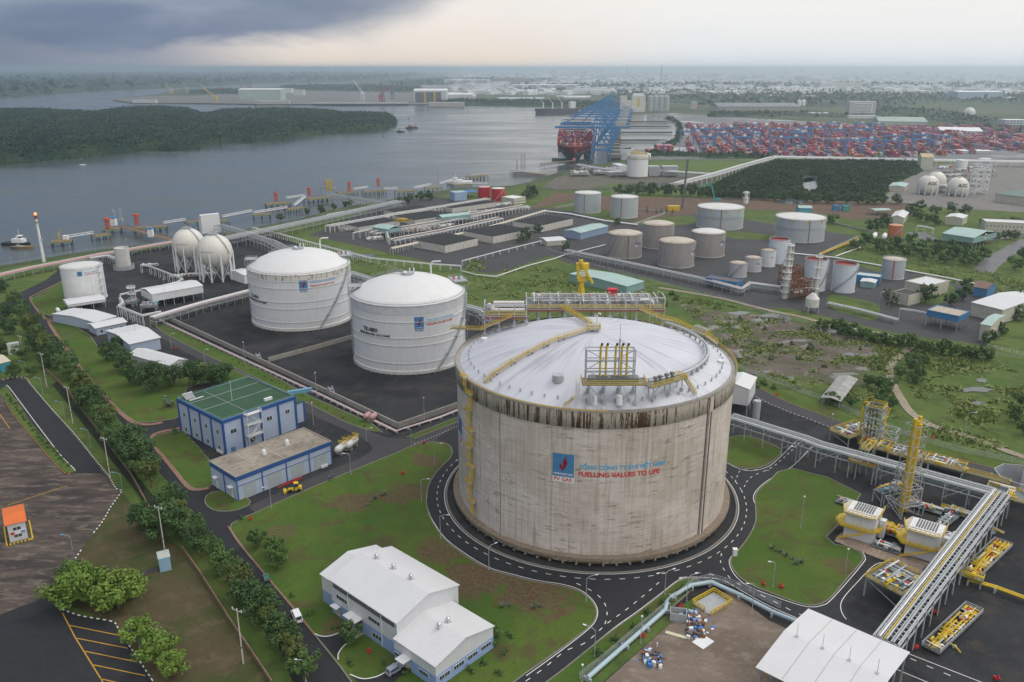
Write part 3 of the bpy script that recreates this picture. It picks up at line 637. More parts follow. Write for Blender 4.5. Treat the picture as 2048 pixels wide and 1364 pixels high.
 # ---- emblem with the flame and lettering, wrapped on a cylinder; phi = 0 faces -Y, growing to +X
def wrapfn(R,phi0,z0,d0=.0):
 return lambda x,y,d:((R+d0+d)*math.sin(phi0+x/R),-(R+d0+d)*math.cos(phi0+x/R),z0+y)
def wpanel(fn,x0,x1,y0,y1,d,n=8):
 mb=MB();v=[]
 for i in range(n+1):
  x=x0+(x1-x0)*i/n;v+=[fn(x,y0,d),fn(x,y1,d),fn(x,y0,0),fn(x,y1,0)]
 f=[]
 for i in range(n):
  a=4*i;f+=[(a,a+4,a+5,a+1),(a+1,a+5,a+7,a+3),(a+2,a+6,a+4,a)]
 f+=[(0,1,3,2),(4*n,4*n+2,4*n+3,4*n+1)]
 return mb.add(v,f)
FL1=[(.0,0),(-.12,.16),(-.27,.30),(-.33,.45),(-.27,.58),(-.20,.68),(-.18,.55),(-.10,.45),(-.02,.34),(.01,.18)]
FL2=[(.03,0),(.02,.22),(.08,.40),(.04,.58),(.05,.74),(.14,.92),(.30,1.08),(.44,1.25),(.38,1.02),(.40,.86),(.50,.68),(.46,.50),(.30,.32),(.14,.16)]
def emblem(parent,R,phi0,z0,w,h,txt=True,low=True):
 """board of width w: blue field with a two-tongued red flame, name below"""
 fn=wrapfn(R,phi0,z0);hb=h*.80 if low else h
 bd=wpanel(fn,0,w,h-hb,h,.10).build('emblem_board',M_blue,parent)
 if low:wpanel(fn,0,w,0,h-hb,.10).build('name_strip',M_line,bd)
 mb=MB();fs=hb*.62
 for fl in(FL1,FL2):
  t=tessellate_polygon([[(p[0],p[1],0)for p in fl]]);P3=[fn(w*.47+p[0]*fs*.62,h-hb+hb*.24+p[1]*fs*.92,.16)for p in cr(fl,True,1)]
  P3b=[fn(w*.47+p[0]*fs*.62,h-hb+hb*.24+p[1]*fs*.92,.10)for p in fl];n=len(fl)
  mb.add(P3[:n],[tuple(q)for q in t]);mb.add(P3[:n],[tuple(q)[::-1]for q in t]);mb.add(P3[:n]+P3b,[(i,(i+1)%n,n+(i+1)%n,n+i)for i in range(n)])
 mb.build('flame',M_red,bd)
 if txt:
  f2=lambda x,y,d:fn(x+w*.06,y+h-hb+hb*.08,.10+d)
  text_mb('PETROVIETNAM',w*.88,.05,f2,.02).build('lettering',M_line,bd)
  if low:text_mb('PV GAS',w*.84,.05,lambda x,y,d:fn(x+w*.08,y+(h-hb)*.25,.10+d),.015).build('lettering',M_red,bd)
 return bd
def letters(parent,s,R,phi,z,w,mat,bold=.015,ext=1.0):
 fn=wrapfn(R,phi,z);return text_mb(s,w,.08,fn,bold,ext=ext).build('lettering',mat,parent)
 # ---------------------------------------------------------------- the concrete gas tank
RT,ZT0,ZB,ZTOP,RD,ZD0,ZD1=45.2,3.2,44.1,49.5,44.0,49.2,58.6
def dome_z(r):
 h=ZD1-ZD0;Rs=(RD*RD+h*h)/(2*h);return ZD0+math.sqrt(max(0,Rs*Rs-r*r))-(Rs-h)
def hit_dome(px,py,lift=0.0):
 z=49
 for _ in range(60):
  p=G(px,py,z)-TC;z=z*.5+.5*(dome_z(min(RD,math.hypot(p.x,p.y)))+lift)
 p=G(px,py,z)-TC;return Vector((p.x,p.y,z))
def hit_wall(px,py,R=RT):
 lo,hi=0.0,60.0
 o=Vector((0,0,CAMZ));g=G(px,py,0);d=g-o;a=d.x**2+d.y**2;oc=o-TC
 bq=2*(oc.x*d.x+oc.y*d.y);cq=oc.x**2+oc.y**2-R*R;D=bq*bq-4*a*cq
 t=(-bq-math.sqrt(max(0,D)))/(2*a);p=o+d*t;l=p-TC
 return math.atan2(l.x,-l.y),p.z
T=thing('concrete_gas_tank','huge round concrete gas tank with white domed roof, brown stained rim and blue flame emblem','storage tank',TC)
mw=concrete_wall_mat();mb_=band_mat()
MB().lathe([(RT,ZT0),(RT,ZB)],160).build('wall',mw,T)
MB().lathe([(RT,ZB),(RT+.45,ZB),(RT+.45,ZTOP-.5)],160,smooth=True).build('rim_band',mb_,T)
MB().lathe([(RT+.45,ZTOP-.5),(RT+.75,ZTOP-.45),(RT+.75,ZTOP),(RT+.3,ZTOP),(RT+.3,ZD0-.1),(RD-.3,ZD0)],160,smooth=False).build('gutter',M_concrete,T)
rd_=MB().lathe([(RD*math.sin(a),0)for a in()]+[(r,dome_z(r))for r in[RD*math.sin(PI/2*(1-k/22))for k in range(22)]+[.01]],160).build('roof',dome_mat('tank_roof',(.53,.54,.59),(.26,.26,.31),1.3,.85),T)
MB().lathe([(RT,3.2),(47.3,3.2),(47.3,2.2)],160,smooth=False).build('base_slab',M_stainc,T)
MB().lathe([(47.3,2.2),(46.7,2.2),(46.7,1.2),(40,1.2)],160,smooth=False).build('base_ring',band_mat('base_band',(.40,.36,.31),(.13,.095,.06),.9,.2,.47),T)
me=MB().cyl((0,0,-.5),(0,0,1.3),.42,10).mesh('pile');me.materials.append(M_concrete)
for i in range(72):
 o=obj('pile',me,T);a=2*PI*i/72;o.location=(45.9*math.sin(a),-45.9*math.cos(a),0)
me=MB().box(0,0,0,.35,.35,.9).cyl((0,0,.9),(0,0,1.15),.32,8).mesh('roof_bollard');me.materials.append(M_grey)
for i in range(64):
 o=obj('roof_bollard',me,T);a=2*PI*(i+.5)/64;r=41.3;o.location=(r*math.sin(a),-r*math.cos(a),dome_z(r)-.1)
for px,wd in((1007,2.0),(1413,1.7),(1185-400,2),(1900,2)):
 ph=hit_wall(px,900)[0]if px in(1007,1413)else(-2.2 if px<1000 else 2.4)
 v=MB();fn=wrapfn(RT,ph,0)
 wpanel(fn,-wd/2,wd/2,ZT0,ZB if px==1007 else ZTOP-.6,.28 if px==1007 else .62,4).build('buttress',mw,T)
 wpanel(fn,-wd/2-.45,-wd/2-.02,ZT0,ZB-.1,.08,1).build('joint_strip',M_stainc if px!=1413 else surf('dark_joint',(.13,.11,.10),.9,var=.5,sc=.6),T)
wp=wpanel(wrapfn(RT,hit_wall(1413,900)[0],0),-.35,.35,ZT0,ZB,.66,2).build('joint_strip',surf('dark_joint',(.13,.11,.10),.9),T)
p0,zt=hit_wall(1106,904);p1,zb=hit_wall(1147,966);wE=(p1-p0)*RT
emblem(T,RT,p0,zb-.1,wE,zt-zb,True)
pa,za=hit_wall(1158,942);pb,zc=hit_wall(1330,918)
letters(T,'TỔNG CÔNG TY KHÍ VIỆT NAM',RT,pa,hit_wall(1158,937)[1],(pb-pa)*RT,surf('slogan_blue',(.10,.36,.60),.6,var=.1),.03)
pa2,zz=hit_wall(1157,952);pb2,_=hit_wall(1319,940)
letters(T,'FUELLING VALUES TO LIFE',RT,pa2,zz,(pb2-pa2)*RT,surf('slogan_red',(.52,.03,.035),.6,var=.1),.026)
pl_,zl_=hit_wall(921,822);emblem(T,RT,pl_-.10,zl_-11.5,wE,zt-zb,True)
lad=MB();cage=MB();br=MB();ph0=hit_wall(948,900)[0]
zs=[hit_wall(948,y)[1]for y in(1052,1002,947,874,840,800)]
zseg=[3.2,9.0,15.2,21.4,27.6,33.8,40,46.0,50.6]
for i in range(len(zseg)-1):
 za_,zb_=zseg[i],zseg[i+1];off=(-.035 if i%2 else .0)+(-.025 if i==7 else 0)
 fn=wrapfn(RT,ph0+off,0,.55 if i<7 else 1.0)
 for x in(-.35,.35):lad.beam(fn(x,za_,.1),fn(x,zb_,.1),.12)
 k=za_+.3
 while k<zb_:lad.beam(fn(-.35,k,.1),fn(.35,k,.1),.07);k+=.45
 k=za_+2.0
 while k<=zb_+1:
  ring=[fn(.55*math.cos(a),k,.15+.95*math.sin(a))for a in[PI*j/6 for j in range(7)]]
  for a,b in zip(ring,ring[1:]):cage.beam(a,b,.07,.16)
  k+=.8
 for a in[PI*j/6 for j in range(7)]:cage.beam(fn(.55*math.cos(a),za_+2,.15+.95*math.sin(a)),fn(.55*math.cos(a),zb_+.9,.15+.95*math.sin(a)),.11)
 q=[fn(-1.3,zb_,0),fn(1.3,zb_,0),fn(1.3,zb_,1.5),fn(-1.3,zb_,1.5)]
 br.add(q+[(a,b_,c-.2)for a,b_,c in q],[(0,1,2,3),(7,6,5,4),(0,4,5,1),(1,5,6,2),(2,6,7,3),(3,7,4,0)])
 br.beam(fn(1.2,zb_-1.4,-.5),fn(1.2,zb_-.1,1.4),.12);br.beam(fn(-1.2,zb_-1.4,-.5),fn(-1.2,zb_-.1,1.4),.12)
 rail(cage,[fn(-1.3,zb_,0),fn(-1.3,zb_,1.5),fn(1.3,zb_,1.5),fn(1.3,zb_,0)],1.1,1.2)
L_=lad.build('ladder',M_yel,T);cage.build('safety_cage',M_yel,L_);br.build('landing',M_galv,L_)
yr=MB();gr_=MB()
for a in range(160):
 a0,a1=2*PI*a/160,2*PI*(a+1)/160;f=lambda q:((RT+.5)*math.sin(q),-(RT+.5)*math.cos(q),ZTOP)
 rail(yr if 1.25<a0<2.6 or a0>5.0 or a0<.5 and False else gr_,[f(a0),f(a1)],1.1 if 1.25<a0<2.6 else .35,2.2,.08 if 1.25<a0<2.6 else .06)
yr.build('rim_rail',M_yel,T);gr_.build('rim_rail',M_concrete,T)
st=MB();sr=MB();ss=MB();p=hit_dome(968,768);ang=math.atan2(p.x,p.y)
rs=[43.2,39.5,38.2,33,31.6,26.5,25,20.5,19,14.5,12.5,2.2];zz_=[]
pts=[]
for i,r in enumerate(rs):
 z=dome_z(r)+.9 if i%2 else dome_z(r)+(.25 if i==0 else 1.3)
 pts.append(Vector((r*math.sin(ang),r*math.cos(ang),z)))
pts[0].z=dome_z(43.2)+.1
for i in range(1,len(pts)-1):pts[i].z=dome_z(rs[i])+1.0
for i in range(2,len(pts)-1,2):pts[i].z=pts[i-1].z+.15
for a,b in zip(pts,pts[1:]):
 d=(b-a);sd_=Vector((-d.y,d.x,0)).normalized()*.55
 if(b-a).z>.7 and(b-a).length<8:
  stair(st,a,b,1.0)
 else:st.beam(a,b,1.1,.12)
 for o in(sd_,-sd_):rail(sr,[a+o,b+o],1.1,1.5,.09)
for i,q in enumerate(pts[1:-1]):MB().box(q.x,q.y,dome_z(math.hypot(q.x,q.y))-.6,.8,.8,q.z-dome_z(math.hypot(q.x,q.y))+.5,-ang).build('pedestal',M_grey,T)
r_=st.build('roof_stairway',M_galv,T);sr.build('handrail',M_yel,r_)
cp=MB();cp.box(-.4,-.6,59.6,4.2,3.2,.25);[cp.beam((x,y,58.2),(x,y,59.6),.3)for x in(-2,1.2)for y in(-1.8,.6)]
cpo=cp.build('crown_platform',M_galv,T);rail(MB(),[(-2.4,-2.2,59.85),(1.7,-2.2,59.85),(1.7,1,59.85),(-2.4,1,59.85),(-2.4,-.6,59.85)],1.2,1.0,.11).build('handrail',M_yel,cpo)
MB().tube([(.7,0,58.5),(.7,0,63.8),(1.0,0,64.4),(1.6,0,64.4),(1.8,0,64)],.2,8).cyl((-.2,-.4,58.4),(-.2,-.4,61.4),.35,8).build('vent_pipe',M_pipe,T)
MB().cyl((-13.5,-31.2,dome_z(34)-.3),(-13.5,-31.2,dome_z(34)+1.9),1.7,20).build('roof_hatch',M_galv,T)
for px,py in((968,681),(1442,726)):
 p=hit_dome(px,py);MB().cyl((p.x,p.y,p.z-.4),(p.x,p.y,p.z+1.0),1.1,16).build('roof_hatch',M_white,T)
pr=MB();prs=MB();arc=[]
for k in range(40):
 a=math.radians(20+110*k/39);r=36.5;arc.append((r*math.sin(a),-r*math.cos(a),dome_z(r)+1.9))
 if k%2==0:prs.box(r*math.sin(a),-r*math.cos(a),dome_z(r)-.3,.6,.6,2.0,-a)
po=pr.tube(arc,.45,8).tube([(x*.975,y*.975,z+.3)for x,y,z in arc],.22,6).build('ring_pipe',M_galv,T);prs.build('pipe_support',M_grey,po)
fp=MB();x0,x1=-7.4,8.6
yc=-39.8;zd=55.9
for x in(-5.3,-1,3.3,7.6):
 for y in(yc-2.2,yc+2.6):fp.beam((x,y,dome_z(math.hypot(x,y))-.2),(x,y,zd),.34);fp.box(x,y,dome_z(math.hypot(x,y))-.4,.9,.9,1.5)
for x in(-5.3,7.6):
 s=1 if x<0 else-1
 fp.beam((x,yc-2.2,zd-.4),(x+s*4.2,yc-2.2,50.8),.22)
pf=fp.build('platform_legs',M_galv,T)
dk=MB().grid_box(x0,x1+2,yc-2.8,yc+3,zd,zd+.3);dk.build('platform_deck',M_mach,T)
rr=MB();rail(rr,[(x0,yc-2.8,zd+.3),(x1+2,yc-2.8,zd+.3),(x1+2,yc+3,zd+.3)],1.2,1.4,.12);rail(rr,[(x0,yc-2.8,zd+.3),(x0,yc+3,zd+.3)],1.2,1.4,.12);rr.build('handrail',M_yel,T)
fr=MB();xa,xb,zt_=-6.2,7.4,65.4
lattice(fr,((xa+xb)/2,yc+1.2),xb-xa,3.0,zd,zt_,3,.3,False)
for z_ in(59.4,62.6):fr.beam((xa,yc-.3,z_),(xb,yc-.3,z_),.2)
for xs,xe in((xa,xa+5),(xb,xb-5)):
 fr.beam((xs,yc+.5,zt_),(xe,yc+.5,zt_-2.8),.2);fr.beam((xs,yc+.5,59.4),(xe,yc+.5,62.6),.18);fr.beam((xs,yc+.5,59.4),(xe,yc+.5,56.6),.18)
fo=fr.build('vent_frame',M_galv,T)
MB().cyl((xa+9.1,yc-.3,zd),(xa+9.1,yc-.3,69),.26,8,.2).cyl((xa+9.1,yc-.3,69),(xa+9.1,yc-.3,73),.07,6).beam((xa+9.1,yc-.3,68.8),(xb,yc-.3,65.4),.1).build('mast',M_galv,T)
xs5=[xa+3.9,xa+5.5,xa+8.1,xa+9.8,xa+11.3]
for x in xs5:
 v=MB().tube([(x,yc,zd+1.9),(x,yc,66.4),(x+.25,yc-.1,67.0)],.32,10).build('vent_pipe',M_yel,T)
 MB().cyl((x+.25,yc-.1,67.0),(x+.4,yc-.15,67.5),.33,10).build('vent_tip',M_black,v)
 MB().box(x,yc,zd+.3,1.2,1.0,1.7).cyl((x-.5,yc-.7,zd+1.6),(x-.5,yc+.5,zd+1.6),.5,10).build('valve',M_mach,T)
MB().grid_box(x0+2,x1,yc-.8,yc+2,zd+.3,zd+1.5).build('valve_skid',M_mach,T)
sx=MB();stair(sx,(x0-5,yc-3.2,dome_z(41)),(x0-2.2,yc-3,52.2),1.0);stair(sx,(x0-1.2,yc-2.4,51.6),(x0-.9,yc+.6,zd),1.0)
so=sx.build('access_stairs',M_galv,T)
s2=MB();rail(s2,[(x0-1.8,yc-2.4,51.6),(x0-1.5,yc+.6,zd)],1.1,1,.1);rail(s2,[(x0-.7,yc-2.4,51.6),(x0-.4,yc+.6,zd)],1.1,1,.1);rail(s2,[(x0-5,yc-3.7,49.6),(x0-2.2,yc-3.5,52.2)],1.1,1,.1);s2.build('handrail',M_yel,so)
for x,m_,rr_ in((x0+3.6,M_white,.55),(x0+10.4,M_white,1.0)):
 y=yc-3.6;MB().cyl((x,y,dome_z(38)-1),(x,y,dome_z(38)+1.6),rr_,12,rr_*.8).build('roof_nozzle',m_,T)
z2=54.6;A2=Vector((11.2,-40.2,z2));ax=Vector((.82,.57,0));ay=Vector((-.57,.82,0))
def lp(u,v,z=0.0):return A2+ax*u+ay*v+Vector((0,0,z))
f2=MB()
for u in(1.6,8,13.0):
 for v in(-.9,1.1):
  q=lp(u,v);f2.beam((q.x,q.y,dome_z(math.hypot(q.x,q.y))-.3),q,.28)
 q=lp(u,-.9);f2.box(q.x,q.y,dome_z(math.hypot(q.x,q.y))-.4,.8,.8,1.3,.6)
f2.beam(lp(1.6,-.9,-2),lp(4.6,-.9),.16).beam(lp(8,-.9,-2),lp(4.8,-.9),.16);f2.build('platform_legs',M_galv,T)
q=lp(7,0);MB().box(q.x,q.y,z2,14.2,3.2,.25,.607).build('platform_deck',M_mach,T)
r2=MB();rail(r2,[lp(0,-1.6,.2),lp(14,-1.6,.2)],1.2,1.4,.12);rail(r2,[lp(11.5,1.6,.2),lp(14,1.6,.2),lp(14,-1.6,.2)],1.2,1.0,.12);r2.build('handrail',M_yel,T)
for u in(3.0,4.8,7.4,9.6):
 q=lp(u,0,.2);MB().cyl(q,q+Vector((0,0,1.9)),.38,8).box(q.x,q.y,q.z+1.6,1.0,1.0,.7,.6).box(q.x+.5,q.y-.2,q.z+.6,.8,.5,.6,.6).build('relief_valve',M_mach,T)
s3=MB();stair(s3,(26.0,-35.0,dome_z(42)-.1),lp(14,-.4,.2),1.0);s3.build('access_stairs',M_galv,T);s3=MB();stair(s3,(x1,yc,zd),lp(0,0,.2),1.0);s3.build('access_stairs',M_galv,T)
for off in(-.5,.5):rail(MB(),[(26.0+off,-35.0,dome_z(42)),lp(14,-.4,.2)+Vector((off,0,0))],1.1,1,.1).build('handrail',M_yel,T)
rng=random.Random(3)
def deck_block(px0,px1,zdk,yf,yb,zfr,legs,nm):
 xl=[G(px,600,zdk).x for px in(px0,px1)]
 k=(TC.y+yf);X=[(px-1024)/F*(k*cP-(zdk-CAMZ)*sP)-TC.x for px in(px0,px1)]
 a=MB()
 for px in legs:
  x=(px-1024)/F*(k*cP-(zdk-CAMZ)*sP)-TC.x
  for y in(yf,yb):
   r=math.hypot(x,y);zg=dome_z(min(r,RD))-.3 if r<RD+1 else 44
   a.beam((x,y,zg),(x,y,zfr if y==yf else zdk),.42)
   if r<RD:a.box(x,y,zg,1.2,1.2,1.6)
 a.beam((X[0],yf,zfr),(X[1],yf,zfr),.4);a.beam((X[0],yf,zdk-.3),(X[1],yf,zdk-.3),.35)
 for i in range(0,len(legs)-1,3):
  xx=[(px-1024)/F*(k*cP-(zdk-CAMZ)*sP)-TC.x for px in legs[i:i+2]]
  a.beam((xx[0],yf,zdk-3.4),(xx[1],yf,zdk-.5),.2)
 for x in X:
  a.beam((x,yf,zfr),(x,yf+(yb-yf)*.5,zfr+.0),.35);a.beam((x,yf+(yb-yf)*.5,zfr),(x,yb,zdk),.3)
 a.build('platform_frame',M_galv,T)
 MB().grid_box(X[0],X[1],yf,yb,zdk,zdk+.3).build('platform_deck',surf('deck_plate',(.15,.18,.19),.7,var=.3,sc=.4),T)
 rail(MB(),[(X[0],yf-.2,zdk+.3),(X[1],yf-.2,zdk+.3)],1.3,1.6,.13).build('handrail',M_yel,T)
 rail(MB(),[(X[0],yf,zdk+.3),(X[0],yb,zdk+.3),(X[1],yb,zdk+.3),(X[1],yf,zdk+.3)],1.3,2,.09).build('handrail',surf('rail_tan',(.35,.27,.13),.6),T)
 MB().beam((X[0],yf-.5,zdk-.6),(X[1],yf-.5,zdk-.6),.28).beam((X[0],yf-.5,zdk-1.1),(X[1],yf-.5,zdk-1.1),.16).build('spray_pipe',surf('wine_pipe',(.25,.03,.05),.5),T)
 return X
zdk=58.0;yf=31.0
X=deck_block(1053,1329,55.4,37,52,59.5,[1053,1077,1100,1130,1160,1191,1220,1251,1273,1300,1329],'a')
for i in range(9):
 for j in range(3):
  x=X[0]+5+(X[1]-X[0]-8)*i/8.6+rng.uniform(-.7,.7);y=40.5+4.0*j+rng.uniform(-.5,.5);e=MB()
  z=55.7;e.cyl((x,y,z),(x,y,z+1.6),.45,8).box(x,y,z+1.5,1.2,1.0,.5)
  e.cyl((x-1.2,y,z+1.0),(x+1.3,y,z+1.0),.2,6)
  o=e.build('pump_head',[M_mach,M_galv,M_pipe][(i+j)%3],T)
for i in range(16):
 x=X[0]+3+(X[1]-X[0]-5)*i/15;y=40+rng.uniform(-.8,2);z=55.7
 MB().tube([(x,51,z+2.2),(x,y+1,z+2.2),(x,y,z+1.5),(x,y,z)],.22,6).build('riser_pipe',[M_pipe,M_pink,M_galv][i%3],T)
 if i%2:MB().beam((x,y,z),(x,y,z+5),.12).box(x+.3,y,z+4.8,1.0,.4,.2).build('light_post',M_galv,T)
for k in range(4):MB().tube([(X[0]+2,43+k*2,56.8+.3*k),(X[1]-4,43+k*2,56.8+.3*k),(X[1]-3,43+k*2,55.8)],.26,6).build('header_pipe',[M_pipe,M_pink,M_galv,M_pipe][k],T)
MB().box(11.5,50,55.7,3.4,2.4,3.6).box(11.5,50,59.3,3.8,2.8,.3).build('fire_cabinet',M_red,T)
MB().tube([(X[1]-9,39,58.2),(X[1]-5.2,39,58.2),(X[1]-4.2,39,57.6),(X[1]-4.0,39,56)],.55,8).build('header_pipe',M_pipe,T)
X=deck_block(969,1053,58.0,19,33,61.9,[969,998,1029,1053],'b')
for k,(a,b,m_)in enumerate(((2,14,M_pipe),(2.5,14,M_pipe),(5,12,M_red),(3,14,M_pipe))):
 MB().cyl((X[0]+a,22+k*2,59.2+(k%2)),(X[0]+b,22+k*2,59.2+(k%2)),.6,10).build('header_pipe',m_,T)
for x,y in((X[0]+1.6,22),(X[0]+2.6,20.4)):MB().sphere((x,y,60.4),.9,12,8,1.5).build('vessel',M_pipe,T)
g1=MB();g1r=MB()
qs=[hit_dome(1276,640,9),hit_dome(1300,655,5.5),hit_dome(1330,672,4)]
pl=[Vector((20,36,55.6)),Vector((28,33,52.6)),Vector((31.5,31,52.5)),Vector((37.5,24,51.4)),Vector((41.0,17,51.2)),Vector((43.2,11,50.4))]
for a,b in zip(pl,pl[1:]):
 if abs(a.z-b.z)>1:stair(g1,a,b,1.2)
 else:g1.beam(a,b,1.4,.15)
 s=Vector((-(b-a).y,(b-a).x,0)).normalized()*.65
 rail(g1r,[a+s,b+s],1.15,1.4,.11);rail(g1r,[a-s,b-s],1.15,1.4,.11)
for p in pl[1:]:g1.beam((p.x,p.y,dome_z(min(RD,math.hypot(p.x,p.y)))-.4),p,.35)
g1.build('gallery',M_galv,T);g1r.build('handrail',M_yel,T)
p=Vector((39.5,21,51.4));gp=MB().box(p.x,p.y,p.z,7,3,.2,-1.05);gp.build('side_platform',M_galv,T)
for i in range(5):q=p+Vector((math.cos(-1.05),math.sin(-1.05),0))*(i*1.4-3);MB().cyl(q,q+Vector((0,0,1.4)),.35,8).tube([q+Vector((0,0,1.3)),q+Vector((1.5,.4,1.6)),q+Vector((2.2,.6,.4))],.18,6).build('valve',M_galv,T)
rail(MB(),[(p.x-1.2,p.y+3.6,p.z+.2),(p.x+2.5,p.y-3,p.z+.2),(p.x+1.2,p.y-4,p.z+.2)],1.3,1.0,.13).build('handrail',M_yel,T)
l1=MB();l1r=MB();pl=[Vector((-27,17.8,58.2)),Vector((-38,18.5,53)),Vector((-49,28,50.5))]
for a,b in zip(pl,pl[1:]):
 stair(l1,a,b,1.2);s=Vector((-(b-a).y,(b-a).x,0)).normalized()*.65
 rail(l1r,[a+s,b+s],1.15,1.6,.1);rail(l1r,[a-s,b-s],1.15,1.6,.1)
l1.build('access_stairs',M_galv,T);l1r.build('handrail',M_yel,T)
c2=MB();stair(c2,Vector((-8.5,36.5,55.6)),Vector((-1.2,3,59.8)),1.2);c2.build('roof_bridge',M_galv,T)
cr2=MB()
for o in(-.65,.65):rail(cr2,[(-8.5+o,36.5,55.8),(-1.2+o,3,60)],1.2,1.4,.12)
cr2.build('handrail',M_yel,T)
ck=thing('pedestal_crane','yellow pedestal crane with folded jib standing on the pump platform behind the tank dome','crane',(TC.x-.4,TC.y+50,55.7));ck.scale=(.76,.76,.76)
c_=MB().cyl((0,0,0),(0,0,5),1.7,16).cyl((0,0,5),(0,0,9.4),1.35,16);c_.build('pedestal',M_yel,ck)
h_=MB().box(.4,0,9.2,4.6,3.4,1.6).box(-1.9,0,10.4,1.0,3.6,5.2).box(2.6,0,10.4,.5,3.6,5.2).box(.3,0,15.2,6.2,3.8,3.0)
for k in range(5):h_.box(.5,-1.6,10.8+k*.85,4.4,.5,.32)
h_.build('crane_house',M_yel,ck)
MB().beam((-1.2,-2.4,20.4),(5.4,-3.6,8.6),1.1,1.1).beam((-1.6,-2.0,19.6),(.4,-2,18),1.6).build('jib',M_yel,ck)
MB().box(-.4,0,18.2,1.8,2,1.8).build('winch',M_yel,ck)
# ---------------------------------------------------------------- the two refrigerated tanks
def big_lpg(name,label,fit,num,emb,txt,stairpx,stain):
 c,R,h=fit;t=thing(name,label,'storage tank',c);hd=R*.30
 pm=panel_mat(name+'_shell',(.70,.71,.73),6.2,3.6,R,.22,line=.18)
 MB().lathe([(R,1.2),(R,h)],96).build('shell',pm,t)
 MB().lathe([(R+.45,.5),(R+.45,2.0),(R,2.4)],96,smooth=False).build('base_skirt',M_whited,t)
 dm_=dome_mat(name+'_roof',(.65,.65,.65),(.52,.50,.45),.8,.35)
 Rs=(R*R+hd*hd)/(2*hd);dz=lambda r:h+math.sqrt(max(0,Rs*Rs-r*r))-(Rs-hd)
 MB().lathe([(R*math.sin(PI/2*(1-k/16)),dz(R*math.sin(PI/2*(1-k/16))))for k in range(16)]+[(.01,h+hd)],96).build('roof',dm_,t)
 for z in([h*.165,h*.40,h*.52,h*.755,h*.88]if stain else[h*.17,h*.42,h*.535,h*.76]):
  MB().lathe([(R,z),(R+.32,z+.02),(R+.32,z+.22),(R,z+.24)],96,smooth=False).build('wind_girder',M_whited,t)
 if stain:
  m,nt,b=new_mat('rust_weep');V,x,z=cyl_uv(nt,R);k=noi(nt,stretch(nt,V,.7,.12),1,6,.8)
  nt.links.new(mix(nt,mapr(nt,k,.52,.60),(.66,.64,.60),(.16,.085,.03)),b.inputs['Base Color'])
  MB().lathe([(R+.12,h-3.2),(R+.12,h-.6),(R+.35,h-.5),(R+.35,h-.1),(R,h)],96,smooth=False).build('rusty_rim',m,t)
 else:
  MB().lathe([(R+.1,h-4.6),(R+.1,h-.6),(R+.35,h-.5),(R+.35,h-.1),(R,h)],96,smooth=False).build('rim',surf('rim_grey',(.56,.57,.60),.6,var=.3),t)
 me=MB().box(0,0,.0,.5,.5,.9).mesh('anchor');me.materials.append(M_concrete)
 for i in range(60):
  a=2*PI*i/60;o=obj('anchor',me,t);o.location=((R+.5)*math.sin(a),-(R+.5)*math.cos(a),0);o.rotation_euler=(0,0,a)
 rr=MB();rail(rr,[((R-.4)*math.sin(2*PI*i/72),-(R-.4)*math.cos(2*PI*i/72),h+.3)for i in range(73)],1.1,2.4,.06);rr.build('rim_rail',M_galv,t)
 MB().cyl((0,0,h+hd-.6),(0,0,h+hd+.5),2.6,20).build('crown',M_galv,t)
 rail(MB(),[(3.2*math.sin(2*PI*i/16),3.2*math.cos(2*PI*i/16),h+hd)for i in range(17)],1.2,1.2,.09).build('crown_rail',M_galv,t)
 MB().tube([(11,8,dz(13)),(11,8,dz(13)+5.2),(11.6,8,dz(13)+6),(12.6,8,dz(13)+6.3),(16,8,dz(13)+6.4)],.38,8).build('vent_arm',M_white,t)
 for q in(1.2,3.2):MB().cyl((q,.5,h+hd+.4),(q,.5,h+hd+3),.35,8).build('vent_stub',M_white,t)
 MB().sphere((-1.2,-.8,h+hd+1),1.0,10,8,.8).build('vessel',M_white,t)
 a=MB();ph=-2.15;u=Vector((math.sin(ph),-math.cos(ph),0));w_=Vector((-u.y,u.x,0));rs=[2.5,8,14,20,R-3.5]
 P_=[u*r+Vector((0,0,dz(r)+.8))for r in rs]
 for p,q in zip(P_,P_[1:]):a.beam(p,q,1.1,.12);rail(a,[p+w_*.55,q+w_*.55],1.1,1.6,.08);rail(a,[p-w_*.55,q-w_*.55],1.1,1.6,.08)
 a.build('roof_walkway',M_galv,t)
 for ph,wx,wy in((-1.45,6.5,6),(.95+1.0,11,7)):
  p=Vector((math.sin(ph),-math.cos(ph),0))*(R-2.0);g=MB();z=h+3.4
  g.box(p.x,p.y,z,wx,wy,.25,ph);c_,s_=math.cos(ph),math.sin(ph)
  cs=[Vector((p.x+x*c_-y*s_,p.y+x*s_+y*c_,z))for x,y in((-wx/2,-wy/2),(wx/2,-wy/2),(wx/2,wy/2),(-wx/2,wy/2),(-wx/2,-wy/2))]
  for q in cs[:4]:g.beam(q,(q.x,q.y,z-4.5),.3)
  rail(g,cs,1.2,1.3,.08);go=g.build('roof_platform',M_galv,t)
  if wx>8:
   for k in range(4):MB().cyl((p.x-2+k*1.3,p.y-1,z),(p.x-2+k*1.3,p.y-1,z+1.8),.45,8).build('roof_valve',[M_red,M_white,M_mach,M_white][k],t)
 for ph in(1.42,-1.62):
  fn=wrapfn(R,ph,0,.4);g=MB()
  for x in(-.6,.6):g.beam(fn(x,1,.2),fn(x,h+4,.2),.12)
  k=1.0
  while k<h+4:g.beam(fn(-.6,k,.2),fn(.6,k,.2),.08);g.beam(fn(-.6,k,1.2),fn(.6,k,1.2),.08);k+=1.2
  for x in(-.6,.6):g.beam(fn(x,1,1.2),fn(x,h+4,1.2),.08)
  g.build('ladder',M_galv,t)
